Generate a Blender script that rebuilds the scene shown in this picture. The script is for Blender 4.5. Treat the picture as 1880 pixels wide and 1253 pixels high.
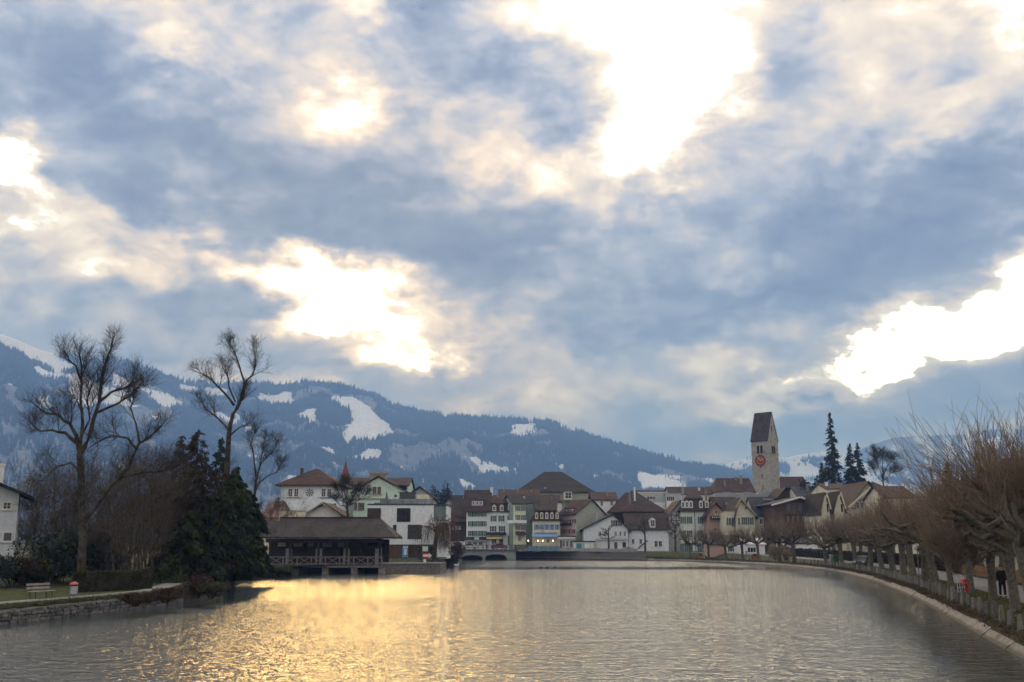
import bpy, bmesh, math, random
import numpy as np
from mathutils import Vector, Matrix, geometry, noise as mnoise

# ------------------------------------------------------------------ camera, sky, sun, exposure
for o in list(bpy.data.objects):
    bpy.data.objects.remove(o)
SC = bpy.context.scene
COL = SC.collection
R = math.radians
rng = random.Random(7)
F = 1828.0
CAM_H = 4.2
PITCH = math.atan((994 - 626.5) / F)

cam_data = bpy.data.cameras.new('camera')
cam = bpy.data.objects.new('camera', cam_data)
COL.objects.link(cam)
cam.location = (0, 0, CAM_H)
cam.rotation_euler = (R(90) + PITCH, 0, 0)
cam_data.sensor_width = 36.0
cam_data.lens = 36.0 * F / 1880.0
cam_data.clip_start = 0.1
cam_data.clip_end = 30000
SC.camera = cam
SC.view_settings.view_transform = 'Standard'
SC.view_settings.look = 'None'
SC.view_settings.exposure = 1.62
SC.view_settings.gamma = 1.0
SC.view_settings.use_curve_mapping = False
cy = SC.cycles
cy.use_denoising = True
cy.use_adaptive_sampling = True
cy.adaptive_threshold = 0.02
cy.adaptive_min_samples = 8
cy.max_bounces = 5
cy.diffuse_bounces = 2
cy.glossy_bounces = 3
cy.transmission_bounces = 3
cy.volume_bounces = 1
cy.transparent_max_bounces = 6
cy.sample_clamp_indirect = 8.0
cy.caustics_reflective = False
cy.caustics_refractive = False


def ray(px, py):
    a = PITCH
    cx = (px - 940.0) / F
    cy_ = (626.5 - py) / F
    return Vector((cx, math.cos(a) - cy_ * math.sin(a), math.sin(a) + cy_ * math.cos(a)))


def at(px, py, Y):
    """world point seen at a photo position, at depth Y"""
    d = ray(px, py)
    t = Y / d.y
    return Vector((d.x * t, Y, CAM_H + d.z * t))


def onz(px, py, z):
    """world point seen at a photo position, lying at height z"""
    d = ray(px, py)
    t = (z - CAM_H) / d.z
    return Vector((d.x * t, d.y * t, z))


def azel(px, py):
    d = ray(px, py).normalized()
    return math.atan2(d.x, d.y), math.asin(d.z)


def ppm(Y):
    return F / (Y / math.cos(PITCH))


SUN_AZ, SUN_EL = azel(650, 560)

# ---- world: daylight sky behind broken cloud
world = bpy.data.worlds.new('World')
SC.world = world
world.use_nodes = True
world.cycles.sampling_method = 'MANUAL'
world.cycles.sample_map_resolution = 512
wt = world.node_tree
for n in list(wt.nodes):
    wt.nodes.remove(n)


class NT:
    def __init__(s, t):
        s.t = t

    def n(s, typ, **kw):
        nd = s.t.nodes.new(typ)
        for k, v in kw.items():
            setattr(nd, k, v)
        return nd

    def l(s, a, b):
        s.t.links.new(a, b)

    def put(s, sock, v):
        if hasattr(v, 'is_output'):
            s.l(v, sock)
        else:
            sock.default_value = v

    def math(s, op, a, b=None, c=None, clamp=False):
        nd = s.n('ShaderNodeMath', operation=op, use_clamp=clamp)
        s.put(nd.inputs[0], a)
        if b is not None:
            s.put(nd.inputs[1], b)
        if c is not None:
            s.put(nd.inputs[2], c)
        return nd.outputs[0]

    def vmath(s, op, a, b=None, out=0):
        nd = s.n('ShaderNodeVectorMath', operation=op)
        s.put(nd.inputs[0], a)
        if b is not None:
            s.put(nd.inputs['Scale'] if op == 'SCALE' else nd.inputs[1], b)
        return nd.outputs['Value'] if out == 'v' else nd.outputs[0]

    def noise(s, vec, scale, detail=4, rough=0.5, dist=0.0, lac=2.0):
        nd = s.n('ShaderNodeTexNoise')
        if vec is not None:
            s.l(vec, nd.inputs['Vector'])
        nd.inputs['Scale'].default_value = scale
        nd.inputs['Detail'].default_value = detail
        nd.inputs['Roughness'].default_value = rough
        nd.inputs['Distortion'].default_value = dist
        nd.inputs['Lacunarity'].default_value = lac
        return nd

    def ramp(s, fac, stops, interp='LINEAR'):
        nd = s.n('ShaderNodeValToRGB')
        cr = nd.color_ramp
        cr.interpolation = interp
        while len(cr.elements) < len(stops):
            cr.elements.new(0.5)
        for e, (p, c) in zip(cr.elements, stops):
            e.position = p
            e.color = (c[0], c[1], c[2], 1.0) if not isinstance(c, (int, float)) else (c, c, c, 1)
        s.put(nd.inputs[0], fac)
        return nd.outputs[0]

    def maprange(s, v, a, b, c, d, typ='LINEAR'):
        nd = s.n('ShaderNodeMapRange', interpolation_type=typ)
        s.put(nd.inputs[0], v)
        for i, x in enumerate((a, b, c, d)):
            s.put(nd.inputs[i + 1], x)
        return nd.outputs[0]

    def mixc(s, f, a, b, blend='MIX'):
        nd = s.n('ShaderNodeMix', data_type='RGBA', blend_type=blend)
        s.put(nd.inputs[0], f)
        for i, x in ((6, a), (7, b)):
            if isinstance(x, tuple) and len(x) == 3:
                x = x + (1.0,)
            s.put(nd.inputs[i], x)
        return nd.outputs[2]


W = NT(wt)
tc = W.n('ShaderNodeTexCoord')
gen = tc.outputs['Generated']
sep = W.n('ShaderNodeSeparateXYZ')
W.l(gen, sep.inputs[0])
az = W.math('ARCTAN2', sep.outputs[0], sep.outputs[1])
el = W.math('ARCSINE', sep.outputs[2])
st = W.n('ShaderNodeMapping')
st.inputs['Scale'].default_value = (1, 1, 1.75)
W.l(gen, st.inputs['Vector'])
st = st.outputs[0]
warp1 = W.noise(st, 5.0, 5, 0.55)
warp2 = W.noise(st, 16.0, 5, 0.6)
cmb = W.n('ShaderNodeCombineXYZ')
W.l(az, cmb.inputs[0])
W.l(el, cmb.inputs[1])
w1 = W.vmath('SCALE', W.vmath('SUBTRACT', warp1.outputs['Color'], (0.5, 0.5, 0.5)), 0.14)
w2 = W.vmath('SCALE', W.vmath('SUBTRACT', warp2.outputs['Color'], (0.5, 0.5, 0.5)), 0.085)
uv = W.vmath('ADD', W.vmath('ADD', cmb.outputs[0], w1), w2)
uv = W.vmath('MULTIPLY', uv, (1, 1, 0))

# openings (negative) and heavy cloud (positive), as directions in the sky:
# photo position, half-widths in photo pixels, tilt, weight
SKY = [
    # bright openings
    (515, 500, 95, 55, -25, -0.56), (640, 568, 130, 76, -25, -0.62), (545, 618, 100, 36, 10, -0.34), (775, 665, 90, 26, 5, -0.34),
    (1160, 60, 165, 105, -20, -0.42), (1300, 130, 105, 80, 20, -0.46), (1195, 245, 100, 70, 30, -0.52), (985, 45, 90, 60, 0, -0.12),
    (1690, 625, 135, 46, 14, -0.47), (1840, 590, 130, 48, 25, -0.34), (1870, 485, 80, 32, 30, -0.36), (1600, 665, 90, 28, 0, -0.34),
    (20, 345, 65, 42, -30, -0.44), (645, 205, 75, 42, 15, -0.30), (300, 105, 50, 34, 0, -0.26), (220, 150, 60, 40, 20, -0.12),
    (285, 435, 150, 34, -15, -0.26), (230, 505, 90, 40, 0, -0.20), (700, 15, 90, 45, 0, -0.34), (1600, 140, 100, 70, 20, -0.08),
    (1795, 190, 80, 45, 20, -0.22), (1850, 60, 110, 60, 0, -0.14), (1420, 700, 130, 22, -6, -0.30), (1085, 770, 50, 10, 0, 0.06),
    (1280, 645, 70, 32, 0, -0.22), (1450, 590, 80, 36, 0, -0.18), (330, 30, 190, 60, 0, -0.05), (1000, 320, 110, 55, -20, -0.16),
    (1420, 440, 120, 60, 20, -0.08), (900, 250, 100, 50, 0, -0.13), (1780, 660, 150, 30, 15, -0.12), (120, 425, 120, 36, -30, -0.20),
    # the same openings going on above the frame
    (1180, -150, 300, 150, -10, -0.50), (1330, -380, 340, 180, 15, -0.46), (690, -120, 140, 110, 0, -0.36), (1850, -160, 240, 130, 0, -0.30), (300, -330, 300, 150, 10, -0.36),
    # heavy cloud
    (180, 270, 350, 150, -20, 0.24), (560, 380, 400, 120, -14, 0.24), (960, 480, 420, 110, -10, 0.22), (860, 110, 140, 180, 35, 0.22),
    (1280, 590, 330, 80, -4, 0.20), (1450, 330, 220, 100, 15, 0.14), (1700, 410, 330, 120, 10, 0.44), (1540, 570, 150, 50, -20, 0.14),
    (430, 575, 170, 50, 20, 0.24), (120, 580, 320, 90, 0, 0.17), (1050, 150, 110, 90, -30, 0.17), (1480, 110, 130, 100, 40, 0.17),
    (1250, 790, 600, 60, 0, 0.06), (1690, 750, 420, 50, 0, 0.26), (60, 110, 240, 120, 0, 0.13), (580, 640, 130, 16, 4, 0.22), (1720, 100, 120, 90, 0, 0.12),
    (950, 690, 320, 60, 0, 0.12), (480, 130, 130, 100, 20, 0.10), (200, 690, 320, 60, 0, 0.09), (1200, 400, 200, 70, 10, 0.09),
]
tot = None
for (px, py, rx, ry, rot, wgt) in SKY:
    a0, e0 = azel(px, py)
    mp = W.n('ShaderNodeMapping', vector_type='TEXTURE')
    mp.inputs['Location'].default_value = (a0, e0, 0)
    mp.inputs['Rotation'].default_value = (0, 0, R(rot))
    mp.inputs['Scale'].default_value = (1.75 * rx / F, 1.75 * ry / F, 1)
    W.l(uv, mp.inputs['Vector'])
    ln = W.vmath('LENGTH', mp.outputs[0], out='v')
    g = W.maprange(ln, 1.0, 0.0, 0.0, wgt, 'SMOOTHERSTEP')
    tot = g if tot is None else W.math('ADD', tot, g)

big = W.noise(st, 2.6, 3, 0.5, 0.4)
mid = W.noise(st, 8.5, 7, 0.60, 0.45)
fine = W.noise(st, 34.0, 5, 0.62, 0.3)
mid2 = W.noise(st, 15.0, 4, 0.6, 0.6)
d = W.math('MULTIPLY_ADD', W.math('SUBTRACT', big.outputs[0], 0.5), 0.34, 0.40)
d = W.math('MULTIPLY_ADD', W.math('SUBTRACT', mid.outputs[0], 0.5), 0.84, d)
d = W.math('MULTIPLY_ADD', W.math('SUBTRACT', fine.outputs[0], 0.5), 0.36, d)
d = W.math('MULTIPLY_ADD', W.math('SUBTRACT', mid2.outputs[0], 0.5), 0.42, d)
d = W.math('ADD', d, tot)
# how near the sun: colours the thin cloud warmer and brighter
sdir = (math.cos(SUN_EL) * math.sin(SUN_AZ), math.cos(SUN_EL) * math.cos(SUN_AZ), math.sin(SUN_EL))
dotn = W.n('ShaderNodeVectorMath', operation='DOT_PRODUCT')
W.l(gen, dotn.inputs[0])
dotn.inputs[1].default_value = sdir
near = W.maprange(dotn.outputs['Value'], 0.80, 1.0, 0.0, 1.0, 'SMOOTHSTEP')
cloud = W.ramp(d, [(0.0, (0.80, 0.78, 0.75)), (0.14, (0.66, 0.60, 0.53)), (0.24, (0.51, 0.43, 0.335)), (0.34, (0.405, 0.34, 0.28)),
                   (0.43, (0.315, 0.285, 0.272)), (0.50, (0.25, 0.245, 0.265)), (0.58, (0.185, 0.197, 0.240)), (0.72, (0.118, 0.136, 0.182)), (0.95, (0.076, 0.093, 0.138))])
gap = W.maprange(d, 0.20, -0.10, 0.0, 1.0, 'SMOOTHSTEP')
boost = W.math('MULTIPLY', gap, W.math('MULTIPLY_ADD', near, 3.2, 3.8))
warm = W.mixc(near, (1.0, 0.92, 0.80), (1.0, 0.70, 0.32))
glow = W.vmath('SCALE', warm, boost)
emit = W.vmath('ADD', cloud, glow)
# warm scattered light in the cloud round the sun
halo = W.maprange(dotn.outputs['Value'], 0.955, 1.0, 0.0, 0.30, 'SMOOTHSTEP')
emit = W.mixc(halo, emit, W.vmath('MULTIPLY', emit, (1.45, 1.12, 0.72)))

sky = W.n('ShaderNodeTexSky', sky_type='NISHITA', sun_disc=False)
sky.sun_elevation = SUN_EL
sky.sun_rotation = SUN_AZ
sky.altitude = 560
sky.air_density = 1.0
sky.dust_density = 1.0
sky.ozone_density = 1.0
bg_sky = W.n('ShaderNodeBackground')
W.l(sky.outputs[0], bg_sky.inputs[0])
bg_sky.inputs[1].default_value = 0.06
bg_cl = W.n('ShaderNodeBackground')
W.l(emit, bg_cl.inputs[0])
bg_cl.inputs[1].default_value = 1.0
cover = W.maprange(d, 0.05, 0.5, 0.80, 1.0, 'SMOOTHSTEP')
mx = W.n('ShaderNodeMixShader')
W.l(cover, mx.inputs[0])
W.l(bg_sky.outputs[0], mx.inputs[1])
W.l(bg_cl.outputs[0], mx.inputs[2])
wo = W.n('ShaderNodeOutputWorld')
W.l(mx.outputs[0], wo.inputs[0])

# ---- sun behind thin cloud
sl = bpy.data.lights.new('sun', 'SUN')
sl.energy = 0.5
sl.angle = R(11)
sl.color = (1.0, 0.66, 0.28)
so = bpy.data.objects.new('sun', sl)
COL.objects.link(so)
so.location = (-40, 100, 80)
so.rotation_euler = (-Vector(sdir)).to_track_quat('-Z', 'Y').to_euler()
import time as _time
_T0 = _time.time()

# ------------------------------------------------------------------ helpers
class MB:
    """collects faces of ONE mesh"""
    def __init__(s):
        s.v = []
        s.f = []
        s.m = []

    def poly(s, pts, m=0):
        i = len(s.v)
        s.v += [tuple(p) for p in pts]
        s.f.append(tuple(range(i, i + len(pts))))
        s.m.append(m)
        return s

    def box(s, x0, x1, y0, y1, z0, z1, m=0, mat=None):
        i = len(s.v)
        p = [(x0, y0, z0), (x1, y0, z0), (x1, y1, z0), (x0, y1, z0), (x0, y0, z1), (x1, y0, z1), (x1, y1, z1), (x0, y1, z1)]
        if mat is not None:
            p = [tuple(mat @ Vector(q)) for q in p]
        s.v += p
        for f in ((3, 2, 1, 0), (4, 5, 6, 7), (0, 1, 5, 4), (1, 2, 6, 5), (2, 3, 7, 6), (3, 0, 4, 7)):
            s.f.append(tuple(i + k for k in f))
            s.m.append(m)
        return s

    def bar(s, a, b, w, h=None, m=0):
        """box beam from a to b"""
        a, b = Vector(a), Vector(b)
        h = h or w
        dv = b - a
        L = dv.length
        q = dv.to_track_quat('X', 'Z').to_matrix().to_4x4()
        return s.box(0, L, -w / 2, w / 2, -h / 2, h / 2, m, Matrix.Translation(a) @ q)

    def prism(s, pts, ext, m=0):
        """closed outline pts (3D, planar) extruded by vector ext"""
        i = len(s.v)
        n = len(pts)
        e = Vector(ext)
        s.v += [tuple(p) for p in pts] + [tuple(Vector(p) + e) for p in pts]
        s.f.append(tuple(range(i, i + n)))
        s.f.append(tuple(range(i + 2 * n - 1, i + n - 1, -1)))
        s.m += [m, m]
        for k in range(n):
            k2 = (k + 1) % n
            s.f.append((i + k2, i + k, i + n + k, i + n + k2))
            s.m.append(m)
        return s

    def tube(s, pts, rad, n=6, m=0, cap=True):
        pts = [Vector(p) for p in pts]
        i = len(s.v)
        N = len(pts)
        up = Vector((0.31, 0.17, 0.93))
        for k, p in enumerate(pts):
            t = (pts[min(k + 1, N - 1)] - pts[max(k - 1, 0)])
            t = t.normalized() if t.length > 1e-9 else Vector((0, 0, 1))
            a = t.cross(up if abs(t.dot(up)) < 0.95 else Vector((1, 0, 0))).normalized()
            b = t.cross(a)
            r = rad[k] if hasattr(rad, '__len__') else rad
            for j in range(n):
                an = 2 * math.pi * j / n
                s.v.append(tuple(p + a * (math.cos(an) * r) + b * (math.sin(an) * r)))
        for k in range(N - 1):
            for j in range(n):
                j2 = (j + 1) % n
                s.f.append((i + k * n + j, i + k * n + j2, i + (k + 1) * n + j2, i + (k + 1) * n + j))
                s.m.append(m)
        if cap:
            s.f.append(tuple(i + j for j in range(n))[::-1])
            s.f.append(tuple(i + (N - 1) * n + j for j in range(n)))
            s.m += [m, m]
        return s

    def lathe(s, prof, n=12, m=0, c=(0, 0, 0)):
        """prof: (radius, z) pairs"""
        i = len(s.v)
        for r, z in prof:
            for j in range(n):
                a = 2 * math.pi * j / n
                s.v.append((c[0] + r * math.cos(a), c[1] + r * math.sin(a), c[2] + z))
        for k in range(len(prof) - 1):
            for j in range(n):
                j2 = (j + 1) % n
                s.f.append((i + k * n + j, i + k * n + j2, i + (k + 1) * n + j2, i + (k + 1) * n + j))
                s.m.append(m)
        s.f.append(tuple(i + j for j in range(n))[::-1])
        s.f.append(tuple(i + (len(prof) - 1) * n + j for j in range(n)))
        s.m += [m, m]
        return s

    def mesh(s, name, mats, smooth=False):
        me = bpy.data.meshes.new(name)
        me.from_pydata(s.v, [], s.f)
        for mt in (mats if isinstance(mats, (list, tuple)) else [mats]):
            me.materials.append(mt)
        if len(me.materials) > 1:
            me.polygons.foreach_set('material_index', s.m)
        if smooth:
            me.polygons.foreach_set('use_smooth', [True] * len(me.polygons))
        me.update()
        return me


def link(name, data, parent=None, loc=None, rot=None):
    o = bpy.data.objects.new(name, data)
    COL.objects.link(o)
    if parent is not None:
        o.parent = parent
    if loc is not None:
        o.location = loc
    if rot is not None:
        o.rotation_euler = rot
    return o


def obj(name, mb, mats, parent=None, loc=None, rot=None, smooth=False):
    return link(name, mb.mesh(name, mats, smooth), parent, loc, rot)


def tag(o, label=None, cat=None, group=None, kind=None):
    for k, v in (('label', label), ('category', cat), ('group', group), ('kind', kind)):
        if v:
            o[k] = v
    return o


def thing(name, label, cat, loc=(0, 0, 0), rotz=0.0, group=None):
    o = link(name, None, None, loc, (0, 0, rotz))
    o.empty_display_size = 0.3
    return tag(o, label, cat, group)


def fastmesh(name, V, Fc, mats, smooth=False):
    """numpy vertices (n,3) and faces (m,k)"""
    me = bpy.data.meshes.new(name)
    V = np.asarray(V, np.float32)
    Fc = np.asarray(Fc, np.int32)
    k = Fc.shape[1]
    me.vertices.add(len(V))
    me.vertices.foreach_set('co', V.ravel())
    me.loops.add(Fc.size)
    me.loops.foreach_set('vertex_index', Fc.ravel())
    me.polygons.add(len(Fc))
    me.polygons.foreach_set('loop_start', np.arange(0, Fc.size, k, dtype=np.int32))
    me.polygons.foreach_set('loop_total', np.full(len(Fc), k, np.int32))
    if smooth:
        me.polygons.foreach_set('use_smooth', np.ones(len(Fc), bool))
    for mt in (mats if isinstance(mats, (list, tuple)) else [mats]):
        me.materials.append(mt)
    me.update(calc_edges=True)
    return me


# ------------------------------------------------------------------ materials
_M = {}


def mat(name, col, rough=0.8, var=0.0, scale=1.0, spec=0.3, bump=0.0, bscale=None, col2=None, metal=0.0, objvar=0.0, stretch=(1, 1, 1), emit=None):
    """weathered surface: base colour broken up by two noises, optional second colour in patches, fine relief"""
    if name in _M:
        return _M[name]
    m = bpy.data.materials.new(name)
    m.use_nodes = True
    t = NT(m.node_tree)
    p = m.node_tree.nodes['Principled BSDF']
    p.inputs['Roughness'].default_value = rough
    p.inputs['Metallic'].default_value = metal
    p.inputs['Specular IOR Level'].default_value = spec
    c = (col[0], col[1], col[2], 1)
    tcn = t.n('ShaderNodeTexCoord')
    mp = t.n('ShaderNodeMapping')
    mp.inputs['Scale'].default_value = stretch
    t.l(tcn.outputs['Object'], mp.inputs['Vector'])
    v = mp.outputs[0]
    out = None
    if var or col2:
        nz = t.noise(v, scale, 6, 0.6)
        if col2:
            f = t.maprange(nz.outputs[0], 0.35, 0.68, 0, 1, 'SMOOTHSTEP')
            out = t.mixc(f, c, (col2[0], col2[1], col2[2], 1))
        if var:
            nz2 = t.noise(v, scale * 4.3, 5, 0.65)
            f2 = t.maprange(t.math('ADD', nz.outputs[0], nz2.outputs[0]), 0.8, 1.2, 1 - var, 1 + var)
            out = t.vmath('SCALE', out if out is not None else c[:3], f2)
    if objvar:
        oi = t.n('ShaderNodeObjectInfo')
        f3 = t.maprange(oi.outputs['Random'], 0, 1, 1 - objvar, 1 + objvar)
        out = t.vmath('SCALE', out if out is not None else c[:3], f3)
    if out is not None:
        t.l(out, p.inputs['Base Color'])
    else:
        p.inputs['Base Color'].default_value = c
    if bump:
        nb = t.noise(v, bscale or scale * 6, 4, 0.6)
        b = t.n('ShaderNodeBump')
        b.inputs['Strength'].default_value = bump
        b.inputs['Distance'].default_value = 0.05
        t.l(nb.outputs[0], b.inputs['Height'])
        t.l(b.outputs[0], p.inputs['Normal'])
    if emit:
        p.inputs['Emission Color'].default_value = (emit[0], emit[1], emit[2], 1)
        p.inputs['Emission Strength'].default_value = emit[3]
    _M[name] = m
    return m


def roofmat(name, col, var=0.42, course=0.35):
    """tiled roof too far off to pick the tiles apart: courses and patchy tiles"""
    if name in _M:
        return _M[name]
    m = bpy.data.materials.new(name)
    m.use_nodes = True
    t = NT(m.node_tree)
    p = m.node_tree.nodes['Principled BSDF']
    p.inputs['Roughness'].default_value = 0.85
    p.inputs['Specular IOR Level'].default_value = 0.2
    tcn = t.n('ShaderNodeTexCoord')
    v = tcn.outputs['Object']
    a = t.noise(v, 0.5, 5, 0.65)
    b = t.noise(v, 3.0, 3, 0.7)
    f = t.maprange(t.math('ADD', a.outputs[0], b.outputs[0]), 0.82, 1.18, 1 - var, 1 + var)
    c = t.vmath('SCALE', col, f)
    moss = t.maprange(t.noise(v, 0.35, 6, 0.7).outputs[0], 0.52, 0.75, 0, 0.45, 'SMOOTHSTEP')
    c = t.mixc(moss, c, (col[0] * 1.25 + 0.015, col[1] * 1.5 + 0.02, col[2] * 1.3 + 0.012, 1))
    t.l(c, p.inputs['Base Color'])
    wv = t.n('ShaderNodeTexWave', bands_direction='Z', wave_profile='SAW')
    wv.inputs['Scale'].default_value = 0.31 / course
    wv.inputs['Distortion'].default_value = 0.4
    t.l(v, wv.inputs['Vector'])
    hb = t.math('ADD', wv.outputs['Fac'], t.math('MULTIPLY', b.outputs[0], 1.2))
    bm_ = t.n('ShaderNodeBump')
    bm_.inputs['Strength'].default_value = 0.7
    bm_.inputs['Distance'].default_value = 0.06
    t.l(hb, bm_.inputs['Height'])
    t.l(bm_.outputs[0], p.inputs['Normal'])
    _M[name] = m
    return m


def glass(name, col=(0.012, 0.016, 0.02), rough=0.12):
    if name in _M:
        return _M[name]
    return mat(name, col, rough, 0.3, 0.8, 0.5)

# ------------------------------------------------------------------ mountains and their woods
def inpoly(X, Y, poly):
    inside = np.zeros(X.shape, bool)
    n = len(poly)
    for i in range(n):
        x1, y1 = poly[i]
        x2, y2 = poly[(i + 1) % n]
        c = ((y1 > Y) != (y2 > Y)) & (X < (x2 - x1) * (Y - y1) / (y2 - y1 + 1e-12) + x1)
        inside ^= c
    return inside


def vnoise(x, y, seed=0):
    """smooth value noise on arrays"""
    xi = np.floor(x).astype(np.int64)
    yi = np.floor(y).astype(np.int64)
    xf = x - xi
    yf = y - yi
    u = xf * xf * (3 - 2 * xf)
    v = yf * yf * (3 - 2 * yf)

    def h(a, b):
        n = (a * 374761393 + b * 668265263 + seed * 974711) & 0x7fffffff
        n = ((n ^ (n >> 13)) * 1274126177) & 0x7fffffff
        return ((n ^ (n >> 16)) & 0xffff) / 65535.0
    return (h(xi, yi) * (1 - u) + h(xi + 1, yi) * u) * (1 - v) + (h(xi, yi + 1) * (1 - u) + h(xi + 1, yi + 1) * u) * v


def fbm(x, y, o=5, seed=0):
    s = 0
    a = 0.5
    for i in range(o):
        s = s + a * vnoise(x * 2 ** i, y * 2 ** i, seed + i)
        a *= 0.5
    return s


def topix(P):
    a = PITCH
    x, y, z = P[..., 0], P[..., 1], P[..., 2] - CAM_H
    dep = y * math.cos(a) + z * math.sin(a)
    up = -y * math.sin(a) + z * math.cos(a)
    return 940 + F * x / dep, 626.5 - F * up / dep


def mountain_mat(name, bare, snowcol, seed):
    m = bpy.data.materials.new(name)
    m.use_nodes = True
    t = NT(m.node_tree)
    p = m.node_tree.nodes['Principled BSDF']
    p.inputs['Roughness'].default_value = 0.9
    p.inputs['Specular IOR Level'].default_value = 0.1
    at_ = t.n('ShaderNodeAttribute', attribute_name='snow')
    tcn = t.n('ShaderNodeTexCoord')
    mp = t.n('ShaderNodeMapping')
    mp.inputs['Scale'].default_value = (1, 1, 0.35)
    t.l(tcn.outputs['Object'], mp.inputs['Vector'])
    n1 = t.noise(mp.outputs[0], 0.008, 8, 0.68)
    n2 = t.noise(mp.outputs[0], 0.03, 4, 0.6)
    s = t.math('ADD', t.math('ADD', at_.outputs['Fac'], 0.22), t.math('MULTIPLY', t.math('SUBTRACT', n1.outputs[0], 0.5), 1.9))
    s = t.maprange(s, 0.42, 0.58, 0, 1, 'SMOOTHSTEP')
    b = t.vmath('SCALE', bare, t.maprange(n2.outputs[0], 0.3, 0.7, 0.5, 1.5))
    c = t.mixc(s, b, snowcol)
    t.l(c, p.inputs['Base Color'])
    return m


def mountain(name, ridge, d0, d1, nA, nT, seed, snowpolys, snowfn, matr, gpow=1.15, rough=0.10, back=1.25, gully=0.0):
    """a mountainside: ridge given as the skyline's bearing and height, foot at d0, crest at about d1 metres"""
    rp = np.array(ridge, float)
    azs, els = [], []
    for px, py in ridge:
        a, e = azel(px, py)
        azs.append(a)
        els.append(math.tan(e))
    A = np.linspace(azs[0], azs[-1], nA)
    E = np.interp(A, azs, els)
    D1 = d1 * (1 + 0.10 * (fbm(A * 9 + 3, A * 0 + seed, 3, seed) - 0.45))
    T = np.concatenate([np.linspace(0, 1, nT), np.linspace(1, back, 8)[1:]])
    AA, TT = np.meshgrid(A, T, indexing='ij')
    DD = d0 + (D1[:, None] - d0) * TT
    H1 = (E * D1)[:, None] * 1.0
    tt = np.clip(TT, 0, 1)
    H = H1 * tt ** gpow
    X, Y = np.sin(AA) * DD, np.cos(AA) * DD
    nz = fbm(X / 700.0 + 11, Y / 700.0 + 5, 5, seed) - 0.48
    gl = np.abs(fbm(AA * 26 + nz, TT * 1.5, 4, seed + 9) - 0.47) * 2
    env = (tt * (1 - tt)) * 4
    H = H + H1 * env * (rough * nz - gully * (0.5 - gl) * 0.5)
    H = np.where(TT > 1, H1 * (1 - (TT - 1) * 2.2), H)
    H += 1.0
    H[:, 0] = -0.5
    P = np.stack([X, Y, H], -1)
    na, nt = AA.shape
    idx = np.arange(na * nt).reshape(na, nt)
    fc = np.stack([idx[:-1, :-1], idx[1:, :-1], idx[1:, 1:], idx[:-1, 1:]], -1).reshape(-1, 4)
    px, py = topix(P)
    jx = px + 34 * (fbm(X / 115, Y / 115, 5, 3) - 0.47)
    jy = py + 20 * (fbm(X / 90 + 9, Y / 90 + 4, 5, 4) - 0.47)
    snow = np.zeros(AA.shape)
    front = TT <= 1.02
    for pl in snowpolys:
        cx_, cy_ = np.mean(pl, 0)
        pl = [(cx_ + (x - cx_) * 1.12, cy_ + (y - cy_) * 1.25 + 2) for x, y in pl]
        snow[inpoly(jx, jy, pl) & front] = 1.0
    if snowfn is not None:
        snow = np.maximum(snow, snowfn(px, py, AA, TT, X, Y))
    for _ in range(2):
        sp_ = np.pad(snow, 1, mode='edge')
        snow = (sp_[:-2, 1:-1] + sp_[2:, 1:-1] + sp_[1:-1, :-2] + sp_[1:-1, 2:] + 2 * snow) / 6
    me = fastmesh(name, P.reshape(-1, 3), fc, matr, True)
    at_ = me.attributes.new('snow', 'FLOAT', 'POINT')
    at_.data.foreach_set('value', snow.astype(np.float32).ravel())
    o = link(name, me)
    o['kind'] = 'structure'
    return o, P, snow, TT, px, py


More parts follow.
